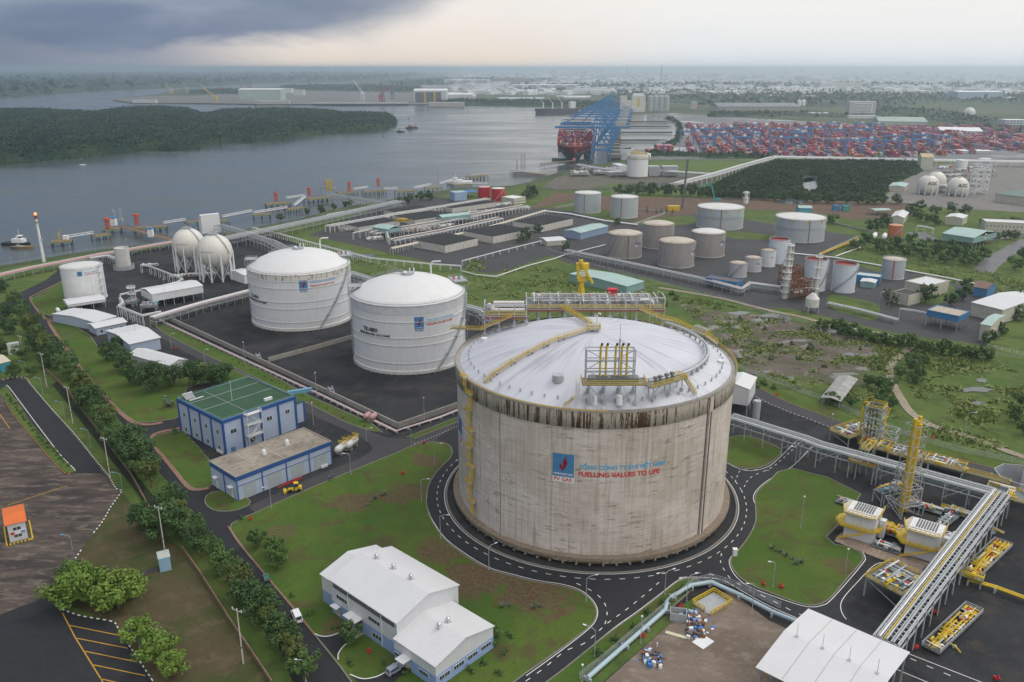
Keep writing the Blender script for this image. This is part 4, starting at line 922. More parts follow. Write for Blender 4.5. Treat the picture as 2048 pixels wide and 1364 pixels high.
 MB().tube([wrapfn(R,-1.18,0,.5)(0,z,0)for z in(1,h*.5,h)],.22,6).build('drain_pipe',M_galv,t)
 g=MB();n=40;f0,f1=stairpx
 P_=[wrapfn(R,f0+(f1-f0)*i/n,0,.75)(0,1.2+(h*.93)*i/n,0)for i in range(n+1)]
 for p,q in zip(P_,P_[1:]):g.beam(p,q,1.1,.22);g.beam(Vector(p)+Vector((0,0,1.1)),Vector(q)+Vector((0,0,1.1)),.12);g.beam(p,Vector(p)+Vector((0,0,1.1)),.1)
 for i in(9,18,27):q=wrapfn(R,f0+(f1-f0)*i/n,0,.75)(0,1.2+(h*.93)*i/n,0);g.box(q[0],q[1],q[2]+.1,1.9,1.4,.15,f0+(f1-f0)*i/n)
 g.build('spiral_stair',M_grey,t)
 D=letters(t,num,R,txt[0]+.10,txt[1]+1.9,9.0,M_black,.045);letters(t,'REFRIGERATED LPG TANK',R,txt[0],txt[1],18.5,M_black,.04)
 emblem(t,R,emb[0],emb[1],4.5,6.0,False,False);fb=wrapfn(R,emb[0],emb[1])
 text_mb('PETROVIETNAM',4.0,.05,lambda x,y,d:fb(x+.25,y+.5,.1+d),.02).build('lettering',M_line,t)
 text_mb('PV GAS',3.8,.05,lambda x,y,d:fb(x+.35,y-1.1,.05+d),.015).build('lettering',M_navy,t)
 letters(t,'TỔNG CÔNG TY KHÍ VIỆT NAM',R,emb[0]+6.0/R,emb[1]+3.6,15.6,surf('slogan_blue',(.1,.3,.5)),.022)
 letters(t,'FUELLING VALUES TO LIFE',R,emb[0]+6.0/R,emb[1]+1.5,14.6,surf('slogan_red',(.5,.03,.04)),.022)
 return t
def cyl_hit(fit,px,py):
 c,R,h=fit;o=Vector((0,0,CAMZ));d=G(px,py,0)-o;a=d.x**2+d.y**2;oc=o-c
 b=2*(oc.x*d.x+oc.y*d.y);q=oc.x**2+oc.y**2-R*R;t=(-b-math.sqrt(max(0,b*b-4*a*q)))/(2*a);l=o+d*t-c
 return math.atan2(l.x,-l.y),l.z
F1=fitcyl(502,705,664,550);F2=fitcyl(707,931,751,612)
h1=cyl_hit(F1,500,588);e1=cyl_hit(F1,599,581);e2=cyl_hit(F2,829,659);h2=cyl_hit(F2,721,661)
def st_(fit,a,b):return(cyl_hit(fit,*a)[0],cyl_hit(fit,*b)[0])
big_lpg('refrigerated_tank','white domed gas tank reading TK-0701 with rust weeping from its rim',F1,'TK-0701',e1,(h1[0]+.14,h1[1]-1.4),st_(F1,(640,660),(697,590)),True)
big_lpg('refrigerated_tank','white domed gas tank reading TK-0801 with clean grey rim beside the concrete tank',F2,'TK-0801',e2,(h2[0],h2[1]-.6),st_(F2,(873,748),(931,640)),False)
# ---------------------------------------------------------------- plain storage tanks
M_tgrey=panel_mat('tank_grey',(.42,.46,.48),7,2.4,12,.25,line=.1)
M_tstain=panel_mat('tank_stained',(.34,.32,.31),5,2.3,13,.75,.5,.1,stain=(.16,.13,.11))
M_twhite=panel_mat('tank_white',(.68,.70,.72),7,2.4,12,.2,line=.12)
M_tbright=panel_mat('tank_bright',(.60,.66,.72),7,2.4,8,.15,line=.1)
M_tred=panel_mat('tank_red',(.46,.015,.03),7,2.4,8,.2,line=.1,stain=(.3,.02,.02))
M_torange=panel_mat('tank_orange',(.52,.14,.06),7,2.4,6,.3,line=.1,stain=(.3,.08,.05))
M_roofw=dome_mat('roof_white',(.62,.62,.60),(.35,.30,.24),.5,.5)
M_roofd=dome_mat('roof_dirty',(.50,.45,.38),(.24,.15,.09),.5,.8)
M_roofr=dome_mat('roof_red',(.30,.035,.03),(.16,.03,.025),.5,.6)
M_roofo=dome_mat('roof_orange',(.52,.26,.12),(.3,.12,.06),.5,.6)
def storage_tank(label,fit,wall=None,roof=None,rise=.10,edge=None,stairs=None,railing=True,openroof=False,nozzles=0,lines=(),sign=None,group=None,strip=None,name='storage_tank',n=48):
 if len(fit)==4:fit=fitcyl(*fit)
 c,R,h=fit;t=thing(name,label,'storage tank',c,group=group);wall=wall or M_twhite;roof=roof or M_roofw;edge=edge or wall
 MB().lathe([(R,.0),(R,h)],n).build('shell',wall,t)
 MB().lathe([(R+.25,0),(R+.25,.5),(R,.5)],n,smooth=False).build('base_plate',M_whited,t)
 if openroof:
  MB().lathe([(R,h),(R-.25,h),(R-.25,h-R*.17),(.01,h-R*.17)],n,smooth=False).build('floating_roof',roof,t)
 else:
  hd=R*rise;Rs=(R*R+hd*hd)/(2*hd)
  MB().lathe([(R+.1,h)]+[(R*k/8,h+math.sqrt(max(0,Rs*Rs-(R*k/8)**2))-(Rs-hd))for k in range(8,0,-1)]+[(.01,h+hd)],n).build('roof',roof,t)
 MB().lathe([(R,h-.35),(R+.22,h-.3),(R+.22,h),(R,h+.02)],n,smooth=False).build('top_angle',edge,t)
 for z in lines:MB().lathe([(R,z*h),(R+.3,z*h),(R+.3,z*h+.25),(R,z*h+.27)],n,smooth=False).build('wind_girder',M_grey,t)
 if railing:rail(MB(),[((R-.15)*math.sin(2*PI*i/32),-(R-.15)*math.cos(2*PI*i/32),h)for i in range(33)],1.1,2.2,.09).build('rim_rail',railing if railing is not True else M_galv,t)
 if stairs:
  f0,f1=stairs;g=MB();m=24;P_=[wrapfn(R,f0+(f1-f0)*i/m,0,.5)(0,.3+(h-.3)*i/m,0)for i in range(m+1)]
  for p,q in zip(P_,P_[1:]):g.beam(p,q,.8,.3);g.beam(Vector(p)+Vector((0,0,1.1)),Vector(q)+Vector((0,0,1.1)),.1);g.beam(p,Vector(p)+Vector((0,0,1.1)),.09)
  g.build('spiral_stair',M_grey if edge is not M_rust else M_rust,t)
 if strip is not None:wpanel(wrapfn(R,strip[0],0),-.25,.25,.3,h+.2,.3,1).build('riser',strip[1],t)
 for i in range(nozzles):
  a=2*PI*i/nozzles;MB().box((R+.2)*math.sin(a),-(R+.2)*math.cos(a),h-2.1,1.3,.9,1.6,a).build('foam_pourer',M_yel if roof is M_roofw else M_rust,t)
 if sign is not None:
  f_=wrapfn(R,sign,h*.58);wpanel(f_,0,R*.16,0,R*.19,.06,2).build('sign',M_blue,t);wpanel(f_,0,R*.16,-R*.09,0,.06,2).build('sign',M_line,t)
  text_mb('PVC',R*.3,.05,lambda x,y,d:f_(x+R*.2,y,.05+d),.03).build('lettering',M_red,t)
 return t
storage_tank('plain white gas tank with small blue emblem beside the lean-to, at the far left',(125,212,606,539),M_white,M_roofw,.12)
t_=[o for o in COL.objects if o.get('label','').startswith('plain white gas tank')][0]
Fw=fitcyl(125,212,606,539);e=cyl_hit(Fw,155,553);emblem(t_,Fw[1],e[0],e[1],2.8,3,False,False);letters(t_,'TỔNG CÔNG TY KHÍ VIỆT NAM',Fw[1],e[0]+.32,e[1]+1.7,8.6,M_blue,.02);letters(t_,'FUELLING VALUES TO LIFE',Fw[1],e[0]+.32,e[1]+.5,8.6,M_red,.02)
g=MB();R_w=Fw[1]
for k in range(5):
 fn=wrapfn(R_w,1.35,0,.6);g.beam(fn(-.7,4.4*k,0),fn(-.7,4.4*k+4.4,0),.14);g.beam(fn(.7,4.4*k,1.2),fn(.7,4.4*k+4.4,1.2),.14);g.beam(fn(-.8,4.4*k+4.4,.6),fn(1.2,4.4*k+4.4,.6),1.3,.2)
g.build('ladder',M_green,t_)
c_,r_,hh=fitcyl(230,261,541,498)
s_=thing('slender_tank','tall narrow pale tank standing inside a low grey ring wall near the jetty pipe rack','storage tank',c_)
MB().lathe([(r_,0),(r_,hh)],32).build('shell',M_whited,s_);MB().lathe([(r_,hh),(r_-.3,hh),(r_-.3,hh-1.2),(.01,hh-1.2)],32,smooth=False).build('top',M_whited,s_)
MB().lathe([(r_+2.2,0),(r_+2.2,3.2),(r_+1.9,3.2),(r_+1.9,0)],10,smooth=False).build('ring_wall',M_grey,s_)
GP='grey cylindrical tanks beyond the dark mounds'
storage_tank('grey cylindrical tank with pale roof, left one of the pair beyond the dark mounds',(1149,1202,427,389),M_tgrey,M_roofw,.1,strip=(-.35,M_rust),group=GP)
storage_tank('grey cylindrical tank with pale roof, right one of the pair beyond the dark mounds',(1221,1276,437,397),M_tgrey,M_roofw,.1,strip=(-.35,M_rust),group=GP)
storage_tank('wide grey tank with white roof and one rust brown riser, near the blue crane truck',(1393,1487,461,420),M_tgrey,M_roofw,.06,lines=(.55,.62),strip=(-.2,M_rust),nozzles=10,group='wide grey tanks with white roofs')
storage_tank('wide grey tank with white roof and small blue sign, nearer the trees at right',(1548,1650,486,441),M_tgrey,M_roofw,.06,lines=(.55,.62),strip=(0.05,M_rust),nozzles=10,group='wide grey tanks with white roofs')
GS='stained metal tanks inside the bund'
storage_tank('stained metal tank with a dark red riser, leftmost of the four in the bund',(1215,1284,518,472),M_tstain,M_roofd,.16,stairs=(-1.4,-.6),strip=(.05,M_rust),sign=.5,railing=M_rust,group=GS)
storage_tank('stained metal tank half hidden behind its two neighbours in the bund',(1283,1348,499,452),M_tstain,M_roofd,.16,railing=M_rust,group=GS)
storage_tank('stained metal tank with a diagonal stair, nearest of the four in the bund',(1316,1389,537,488),M_tstain,M_roofd,.16,stairs=(-.3,1.2),sign=.75,railing=M_rust,group=GS)
storage_tank('stained metal tank with a whiter roof, rightmost of the four in the bund',(1381,1450,516,469),M_tstain,M_roofw,.16,sign=.6,railing=M_rust,group=GS)
GW='small white tanks with rusty roofs'
storage_tank('smallest stained white tank beside the blue framed plant',(1458,1494,556,529),panel_mat('tank_small',(.52,.52,.54),4,2,8,.5,.2,.1),M_roofd,.14,stairs=(-1.2,.2),railing=M_rust,group=GW)
storage_tank('small stained white tank with rusty roof, second from the blue framed plant',(1489,1523,545,518),MATS.get('x')or panel_mat('tank_small2',(.52,.52,.54),4,2,8,.5,.2,.1),M_roofd,.14,sign=.1,railing=M_rust,group=GW)
storage_tank('taller white tank with faded red lettering between the small ones and the column',(1521,1551,535,503),M_twhite,M_roofd,.12,sign=.1,railing=M_rust,group=GW)
storage_tank('white tank with dark red roof behind the distillation column',(1536,1577,529,482),M_tbright,M_roofr,.1,stairs=(.3,1.4),openroof=True,group='white tanks with sunken red roofs')
storage_tank('tall white tank with sunken red roof partly behind scaffolding and a thin column',(1607,1653,584,523),M_tbright,M_roofr,.1,stairs=(-.1,1.4),openroof=True,group='white tanks with sunken red roofs')
storage_tank('tall white tank with sunken red roof standing clear on the grass, diagonal stair',(1663,1712,587,532),M_tbright,M_roofr,.1,stairs=(-1.3,1.25),openroof=True,group='white tanks with sunken red roofs')
storage_tank('grey white tank with tan roof and red ladder behind the blue sheds',(1762,1810,560,522),M_tgrey,M_roofd,.12,strip=(-.4,M_red),sign=1.0)
storage_tank('orange tank beside two white horizontal vessels',(1776,1805,478,452),M_torange,M_roofo,.1,stairs=(-1,.8),railing=False)
storage_tank('bright red tank on the left beside the light blue shed',(956,981,400,375),M_tred,dome_mat('roof_blush',(.55,.38,.34),(.4,.2,.2),.5,.5),.08,railing=False,group='bright red tanks')
storage_tank('bright red tank on the right, slightly nearer, with a diagonal stair',(983,1010,404,378),M_tred,MATS.get('q')or M_roofw,.08,stairs=(-.6,1),railing=False,group='bright red tanks')
storage_tank('small far white tank reading black marks behind the round gas spheres',(1911,1935,337,321),M_white,M_white,.05,railing=False)
storage_tank('far white tank under pipework beyond the round gas spheres',(1957,1981,332,318),M_white,M_white,.05,railing=False)
for(a,b,c,d,lb)in((1594,1602,213,203,'left'),(1602,1611,213,203,'right')):
 f=fitcyl(a,b,c,d);t=thing('storage_silo','small round topped white silo beside the long warehouse, '+lb+' of two','silo',f[0]);MB().cyl((0,0,0),(0,0,f[2]),f[1],16).build('shell',M_white,t);MB().sphere((0,0,f[2]),f[1],16,8,.9).build('dome',M_white,t)
c_,r_,hh=fitcyl(1254,1296,357,318)
t=thing('insulated_gas_tank','white upright tank on short piles before the container quay, its shoulder cover torn','storage tank',c_)
MB().lathe([(r_,2),(r_,hh)],48).build('shell',M_white,t)
MB().lathe([(r_+.3,hh-1),(r_+.6,hh+.2),(r_+.3,hh+5),(r_-.5,hh+5.2),(r_-1.5,hh+4)],48).build('shoulder_cover',surf('torn_cover',(.60,.57,.50),.8,var=.5,sc=.3,dirt=.6),t)
MB().lathe([(r_-1,hh+4.4),(r_*.6,hh+7),(.01,hh+7.6)],32).build('roof',M_concrete,t)
MB().lathe([(r_+1,.9),(r_+1,2),(r_,2)],48,smooth=False).build('base_slab',M_stainc,t)
me=MB().box(0,0,0,.8,.8,1).mesh('pile');me.materials.append(M_concrete)
for i in range(24):o=obj('pile',me,t);o.location=((r_+.4)*math.sin(PI*i/12),(r_+.4)*math.cos(PI*i/12),0)
q=MB();[q.box(R_.uniform(-6,10),R_.uniform(-6,6),hh+6,R_.uniform(1,3),R_.uniform(1,3),R_.uniform(1,3.4))for _ in range(10)];rail(q,[(r_*.7*math.sin(PI*i/8),r_*.7*math.cos(PI*i/8),hh+6)for i in range(17)],1.8,3,.25);q.build('roof_piping',M_yel,t)
MB().tube([(r_*.8,-r_*.2,hh+6),(r_+1,-r_*.3,hh+5),(r_+1.2,-r_*.4,hh-1)],1.4,8).build('roof_pipe',M_white,t)
# ---------------------------------------------------------------- gas spheres
def sphere_tank(label,px,py,r,ybase,band=True,group=None,txt=None):
 g=G(px,ybase);k=(F*cP);dist=g.y*cP+(CAMZ-12)*sP;R=r/F*math.hypot(dist,0)*1.0;zc=Z(g,py)
 t=thing('gas_sphere',label,'gas sphere',g,group=group)
 m=panel_mat('sphere_shell',(.68,.66,.60),5,3.0,R,.3,.12,.25)if 'sphere_shell' not in MATS else MATS['sphere_shell'];MATS['sphere_shell']=m
 MB().sphere((0,0,zc),R,40,20).build('shell',m,t)
 me=MB().cyl((0,0,0),(0,0,zc-.5),R*.05,8).mesh('leg');me.materials.append(M_white);br=MB();N=10
 for i in range(N):
  a=2*PI*i/N;o=obj('leg',me,t);o.location=(R*.98*math.sin(a),R*.98*math.cos(a),0);b=2*PI*(i+1)/N
  p=lambda q,z:(R*.98*math.sin(q),R*.98*math.cos(q),z)
  br.beam(p(a,.5),p(b,zc*.7),.18);br.beam(p(b,.5),p(a,zc*.7),.18)
 br.build('bracing',M_white,t)
 MB().cyl((0,0,zc+R-.3),(0,0,zc+R+.5),R*.25,16).cyl((-.6,0,zc+R),(-.6,0,zc+R+2.6),.25,6).cyl((.6,0,zc+R),(.6,0,zc+R+2.2),.25,6).build('crown',M_grey,t)
 if band:rail(MB(),[(R*.3*math.sin(PI*i/8),R*.3*math.cos(PI*i/8),zc+R)for i in range(17)],1.1,1.2,.09).build('crown_rail',M_grey,t)
 if band:
  g_=MB();P_=[(R*1.02*math.cos(b)*math.sin(a),-R*1.02*math.cos(b)*math.cos(a),zc+R*1.02*math.sin(b))for a,b in[(1.2-.4*k/10,-.1+1.45*k/10)for k in range(11)]]
  for p,q in zip(P_,P_[1:]):g_.beam(p,q,.9,.25);g_.beam(Vector(p)+Vector((0,0,1)),Vector(q)+Vector((0,0,1)),.1)
  g_.build('stair',M_grey,t)
 if txt:
  fn=lambda x,y,d:(R*1.015*math.sin(x/R-.5)*math.cos(.2),-R*1.015*math.cos(x/R-.5)*math.cos(.2),zc+R*.1+y)
  text_mb(txt[0],txt[1],.0,fn,.02).build('lettering',txt[2],t)
 return t
GSP='round gas spheres on legs'
sphere_tank('white gas sphere on braced legs, left and farther of the two by the jetty rack',384,487,31,542,group=GSP,txt=('TỔNG CÔNG TY KHÍ',9,M_blue))
sphere_tank('white gas sphere on braced legs, right and nearer of the two by the jetty rack',436,502,34,558,group=GSP,txt=('TỔNG CÔNG TY KHÍ',9,M_blue))
GS2='distant gas spheres by the factory'
sphere_tank('distant white gas sphere reading AGC, leftmost beside the dark road',1853,370,20,388,False,GS2,('  AGC',12,M_black))
sphere_tank('distant white gas sphere behind the leftmost one',1869,362,19,380,False,GS2)
sphere_tank('distant white gas sphere reading AGC beside the steel stair tower',1913,374,20,391,False,GS2,('  AGC',12,M_black))
sphere_tank('faint far white gas sphere beside white steam',1937,226,11,234,False,GS2)
for i,(px,py)in enumerate(((1748,478),(1768,479))):
 g=G(px,py);t=thing('horizontal_vessel','white horizontal pressure vessel beside the orange tank, '+('left' if i==0 else 'right')+' of two','vessel',g,-.5)
 MB().cyl((0,-5,3),(0,6,3),2,14).sphere((0,-5,3),2,14,8).sphere((0,6,3),2,14,8).build('shell',M_white,t);[MB().box(0,y,0,2.4,.6,1.6).build('saddle',M_concrete,t)for y in(-3.4,4)]
for i,(px,py)in enumerate(((117,620),(160,628),(157,645))):
 g=G(px,py+6);t=thing('horizontal_vessel',['small white propane vessel lying on the gravel left of the lean-to','white horizontal vessel behind the first row of small plant buildings','white horizontal vessel standing on supports near the plant buildings'][i],'vessel',g,.6+i*.5)
 MB().cyl((0,-2.2,1.8),(0,2.2,1.8),1.15,12).sphere((0,-2.2,1.8),1.15,12,8).sphere((0,2.2,1.8),1.15,12,8).build('shell',M_white,t);[MB().box(0,y,0,1.4,.4,.9).build('saddle',M_concrete,t)for y in(-1.4,1.4)]
 # ================================================================ BUILDINGS
M_roofW=ribbed('roof_sheet_white',(.62,.62,.63),pitch=1.0,depth=.10,var=.12,dirt=.1,bd=.02)
M_roofG=ribbed('roof_sheet_grey',(.42,.44,.45),pitch=1.0,depth=.3,var=.25)
M_roofT=ribbed('roof_sheet_green',(.36,.50,.47),pitch=1.0,depth=.3,var=.25)
M_wallW=ribbed('wall_sheet_white',(.62,.63,.66),pitch=1.0,depth=.12,var=.1,ax='x')
M_wallB=ribbed('wall_sheet_blue',(.27,.36,.52),pitch=1.1,depth=.22,var=.1,ax='z')
M_wallL=surf('wall_pale_blue',(.40,.47,.60),.6,var=.12)
M_wallC=surf('wall_cream',(.52,.50,.42),.7,var=.25,dirt=.3,vstreak=True)
M_wallT=surf('wall_teal',(.22,.36,.35),.6,var=.15)
M_bluetrim=surf('trim_blue',(.03,.09,.28),.5,var=.1)
M_groof=surf('roof_green',(.035,.085,.045),.8,var=.4,sc=.15,dirt=.2,dcol=(.06,.10,.06))
M_croof=surf('roof_concrete',(.30,.26,.21),.9,var=.6,sc=.12,dirt=.6,dcol=(.10,.085,.07))
M_glass=surf('window_glass',(.045,.06,.08),.15,var=.2,spec=.8)
M_tin=surf('tin_roof',(.33,.33,.31),.6,metal=.2,var=.5,sc=.3,dirt=.4)
M_silver=surf('silver_vent',(.6,.6,.6),.3,metal=.7,var=.2)
def frame3(p0,p1,p2,h):
 A,B,C_=G(*p0,h),G(*p1,h),G(*p2,h);u=A-B;v=C_-B;u.z=v.z=0
 if u.cross(v).z<0:u,v=v,u
 a=math.atan2(u.y,u.x);n=Vector((-math.sin(a),math.cos(a),0))
 b=math.atan2(v.y,v.x)-PI/2;d=(b-a+PI)%(2*PI)-PI;a+=d*.5
 L=u.length*math.cos(d*.5);W=v.length*math.cos(d*.5)
 return Vector((B.x,B.y,0)),a,L,W
def wins(parent,face,L,W,items,fm=None,proud=.05):
 """items: (distance along the face, sill z, width, height)"""
 for s_,z,w,h in items:
  f=MB();g=MB();e=.12
  def put(mb,cx,cz,ww,hh,d):
   if face=='y0':mb.box(cx,-d/2,cz,ww,d,hh)
   elif face=='y1':mb.box(cx,W+d/2,cz,ww,d,hh)
   elif face=='x0':mb.box(-d/2,cx,cz,d,ww,hh)
   else:mb.box(L+d/2,cx,cz,d,ww,hh)
  put(f,s_,z-e,w+2*e,h+2*e,proud);fo=f.build('window',fm or M_line,parent)
  n=max(1,round(w/1.1))
  for k in range(n):put(g,s_-w/2+w*(k+.5)/n,z,w/n-.12,h,proud+.02)
  g.build('pane',M_glass,fo)
def building(label,p0,p1,p2,h,wall=None,roof=None,kind='gable',rise=None,ridge='x',over=.4,cat='building',name='plant_building',group=None,open_=False,band=None,win=None,zb=0.0,par=.6,legs=None,grp=None,**kw):
 wall=wall or M_wallW;roof=roof or M_roofW;o,a,L,W=frame3(p0,p1,p2,h)
 t=thing(name,label,cat,o,a,group);rise=rise if rise is not None else .10*(W if ridge=='x' else L)/1
 if open_:
  me=MB().box(0,0,0,.35,.35,h).mesh('post');me.materials.append(M_grey);nx=max(1,round(L/7));ny=max(1,round(W/9))
  for i in range(nx+1):
   for j in range(ny+1):
    q=obj('post',me,t);q.location=(L*(.02+.96*i/nx),W*(.02+.96*j/ny),0)
  if open_!=2:
   w_=MB();hw=h*(.3 if open_==1 else open_-10)
   for y in(.1,W-.1):w_.box(L/2,y,h-hw,L,.12,hw)
   for x in(.1,L-.1):w_.box(x,W/2,h-hw,.12,W-.4,hw)
   w_.build('cladding',wall,t)
 else:
  MB().grid_box(0,L,0,W,zb,h).build('wall',wall,t)
  if zb:
   me=MB().box(0,0,0,.4,.4,zb).mesh('post');me.materials.append(M_grey)
   for x in(.4,L/2,L-.4):
    for y in(.4,W-.4):q=obj('post',me,t);q.location=(x,y,0)
 if kind=='flat':
  MB().grid_box(0,L,0,W,h+.003,h+.15).build('roof',roof,t)
  p=MB();e=.15
  for x0,x1,y0,y1 in((-e,L+e,-e,e),(-e,L+e,W-e,W+e),(-e,e,e,W-e),(L-e,L+e,e,W-e)):p.grid_box(x0,x1,y0,y1,h-.05,h+par)
  p.build('parapet',kw.get('pm',wall),t)
 else:
  m=MB();e=over;th=.18
  if ridge=='x':
   pr=[(-e,h-rise*e/(W/2)),(W/2,h+rise),(W+e,h-rise*e/(W/2))];v=[]
   for x in(-e,L+e):
    v+=[(x,y,z+.02)for y,z in pr]+[(x,y,z+th)for y,z in pr]
   m.add(v,[(3,9,10,4),(4,10,11,5),(1,7,6,0),(2,8,7,1),(0,3,4,1),(1,4,5,2),(6,7,10,9),(7,8,11,10),(0,6,9,3),(2,5,11,8)])
   for x,s in((0,1),(L,-1)):
    MB().add([(x,0,h),(x,W,h),(x,W/2,h+rise)],[(0,2,1)]if s==1 else[(0,1,2)]).build('gable',kw.get('gm',wall),t)if not open_ or open_==1 else None
  else:
   pr=[(-e,h-rise*e/(L/2)),(L/2,h+rise),(L+e,h-rise*e/(L/2))];v=[]
   for y in(-e,W+e):
    v+=[(x,y,z+.02)for x,z in pr]+[(x,y,z+th)for x,z in pr]
   m.add(v,[(3,4,10,9),(4,5,11,10),(0,6,7,1),(1,7,8,2),(0,1,4,3),(1,2,5,4),(6,9,10,7),(7,10,11,8),(0,3,9,6),(2,8,11,5)])
   for y,s in((0,1),(W,-1)):
    MB().add([(0,y,h),(L,y,h),(L/2,y,h+rise)],[(0,1,2)]if s==1 else[(0,2,1)]).build('gable',kw.get('gm',wall),t)if not open_ or open_==1 else None
  m.build('roof',roof,t)
 if band:
  z0,z1,m_=band;b=MB();e=.04
  for x0,x1,y0,y1 in((-e,L+e,-e,0),(-e,L+e,W,W+e),(-e,0,0,W),(L,L+e,0,W)):b.grid_box(x0,x1,y0,y1,z0,z1)
  b.build('wall_band',m_,t)
 if win:
  for face,n,z,w,hh in win:
   S_=L if face[0]=='y' else W;wins(t,face,L,W,[(S_*(k+.5)/n,z,w,hh)for k in range(n)])
 t['_L']=L;t['_W']=W;return t,L,W
def LW(t):return t['_L'],t['_W']
HB=Z(G(452,909),842)
t,L,W=building('two storey pale blue office with navy pilasters and flat green roof',(363,796),(444,843),(584,792),HB,M_wallL,M_groof,'flat',pm=M_bluetrim,name='office_building',par=.35)
nb=4
for i in range(nb+1):MB().box(-.12,W*i/nb,0,.3,.9,HB).build('pilaster',M_bluetrim,t)
for i in range(5):MB().box(L*i/4,-.12,0,.9,.3,HB).build('pilaster',M_bluetrim,t)
q=MB().grid_box(-.3,L+.3,-.3,0,HB-1.0,HB+.3).grid_box(-.3,0,0,W+.3,HB-1.0,HB+.3);q.build('eaves_band',M_bluetrim,t)
for z in(HB*.12,HB*.52,HB*.62):wins(t,'x0',L,W,[],None)
wins(t,'x0',L,W,[(W*(k+.5)/4,z,1.7,1.5)for k in range(4)for z in(1.2,HB*.55)])
wins(t,'y0',L,W,[(L*.13,HB*.56,2.6,1.6),(L*.37,HB*.56,2.2,1.6),(L*.37,1.4,2.2,1.6),(L*.62,HB*.56,2.4,1.6),(L*.88,HB*.58,2.0,1.5)])
MB().box(L*.10,-.1,0,1.8,.15,2.3).build('door',surf('door_blue',(.08,.22,.42)),t)
f=MB()
for x in(L*.27,L*.47):
 for y in(-.6,-3):f.beam((x,y,0),(x,y,HB+1.2),.18)
for z in(HB*.36,HB*.7,HB+.1):f.grid_box(L*.27,L*.47,-3,-.6,z,z+.12);rail(f,[(L*.27,-.7,z),(L*.27,-3,z),(L*.47,-3,z),(L*.47,-.7,z)],1.1,1.2,.08)
for k,z in enumerate((0,HB*.36,HB*.7)):
 a,b=(L*.29,L*.45)if k%2 else(L*.45,L*.29);stair(f,(a,-1.8-.9*(k%2),z),(b,-1.8-.9*(k%2),z+HB*.35),.9)
f.build('fire_stair',M_pipe,t)
q=MB();[q.beam((L*x0,W*y0,HB+.22),(L*x1,W*y1,HB+.22),.15)for x0,y0,x1,y1 in((.02,.45,.98,.45),(.35,.02,.35,.98),(.02,.75,.98,.75))];q.build('roof_conduit',M_grey,t)
MB().cyl((L*.42,W*.46,HB),(L*.42,W*.46,HB+8.5),.09,6).build('lightning_rod',M_pipe,t)
MB().box(L*.72,W*.13+.5,HB+.15,3.4,1,1.1).build('air_conditioner',M_white,t)
q=MB();[q.beam((1.5+k*.5,W-5,HB+.5),(1.5+k*.5,W-2.2,HB+1.7),.28)for k in range(8)];q.cyl((1.2,W-2,HB+1.9),(5.4,W-2,HB+1.9),.5,10);q.build('solar_heater',M_galv,t)
MB().grid_box(2,8,W-6,W-5.7,HB+.2,HB+.6).build('roof_pipe',M_white,t)
rail(MB(),[(.2,.2,HB+.3),(.2,W-.2,HB+.3),(L-.2,W-.2,HB+.3),(L-.2,.2,HB+.3),(.2,.2,HB+.3)],.8,3,.05).build('roof_rail',M_green,t)
q=MB();[q.box(-.6,W*(.05+.045*k),.2,.6,1.0,.9)for k in range(3)];q.build('air_conditioner',M_white,t)
o=t.matrix_basis;MB().grid_box(L,L+7,4,W-2,0,HB*.62).build('side_wing',M_wallL,t);MB().grid_box(L,L+7.2,3.8,W-1.8,HB*.62,HB*.62+.3).build('wing_roof',M_groof,t);MB().grid_box(L+6.3,L+7.1,3.85,4,0,HB*.62).build('pilaster',M_bluetrim,t)
HG=Z(G(476,1003),956)
t,L,W=building('long pale blue garage with navy trim and stained concrete flat roof',(422,923),(471,956),(658,882),HG,M_wallL,M_croof,'flat',pm=M_concrete,name='garage_building',par=.5)
MB().grid_box(-.2,L+.2,-.25,0,HG-1.3,HG+.2).grid_box(-.25,0,-.2,W,HG-1.3,HG+.2).build('eaves_band',M_bluetrim,t)
for i in range(5):MB().box(L*(.005+.2475*i),-.1,0,.35,.25,HG).build('pilaster',M_bluetrim,t)
MB().grid_box(0,L,-.06,0,HG*.60,HG*.60+.25).build('lintel',M_bluetrim,t)
for i in range(4):
 w=5.2 if i else 4.6;MB().grid_box(L*(.125+.2475*i)-w/2,L*(.125+.2475*i)+w/2,-.1,0,0,HG*.6).build('roller_door',ribbed('shutter',(.42,.47,.50),pitch=.4,depth=.5,ax='z'),t)
for y in(W*.2,W*.78):MB().box(-.6,y,HG*.5,1.4,2.4,.15).build('door_canopy',M_white,t);MB().box(-.06,y,0,.12,1.5,HG*.45).build('door',M_white,t)
MB().grid_box(-.05,0,W*.45,W*.5,0,HG-1.3).build('pilaster',M_bluetrim,t)
for x,y in((.42,.5),(.68,.55)):
 MB().box(L*x,W*y,HG+.15,1.4,1.4,.5).cyl((L*x,W*y,HG+.6),(L*x,W*y,HG+1.3),.45,10).cyl((L*x,W*y,HG+1.3),(L*x,W*y,HG+2.0),.8,10,.5).build('roof_vent',M_white,t)
q=MB();[q.beam((L*a,W*b,HG+.16),(L*c,W*d,HG+.16),.25,.04)for a,b,c,d in((.05,.5,.95,.5),(.5,.05,.5,.95),(.25,.5,.25,.95),(.75,.5,.75,.95))];q.build('roof_joint',M_kerb,t)
for i in range(2):MB().box(L*.88+i*1.4,-.6,.2,1.1,.6,1.0).build('air_conditioner',M_white,t)
q=MB();rail(q,[(L*.42,-1.8,0),(L*.62,-1.8,0)],1,1.4,.12);q.tube([(L*.36,-2.2,.5),(L*.62,-2.2,.5)],.15,6);tag(q.build('pipe_barrier',M_red,off=None),'red pipe barrier along the garage doors','barrier');bb=COL.objects[-1];bb.matrix_world=t.matrix_basis.copy()
HW=Z(G(793,1317),1246)
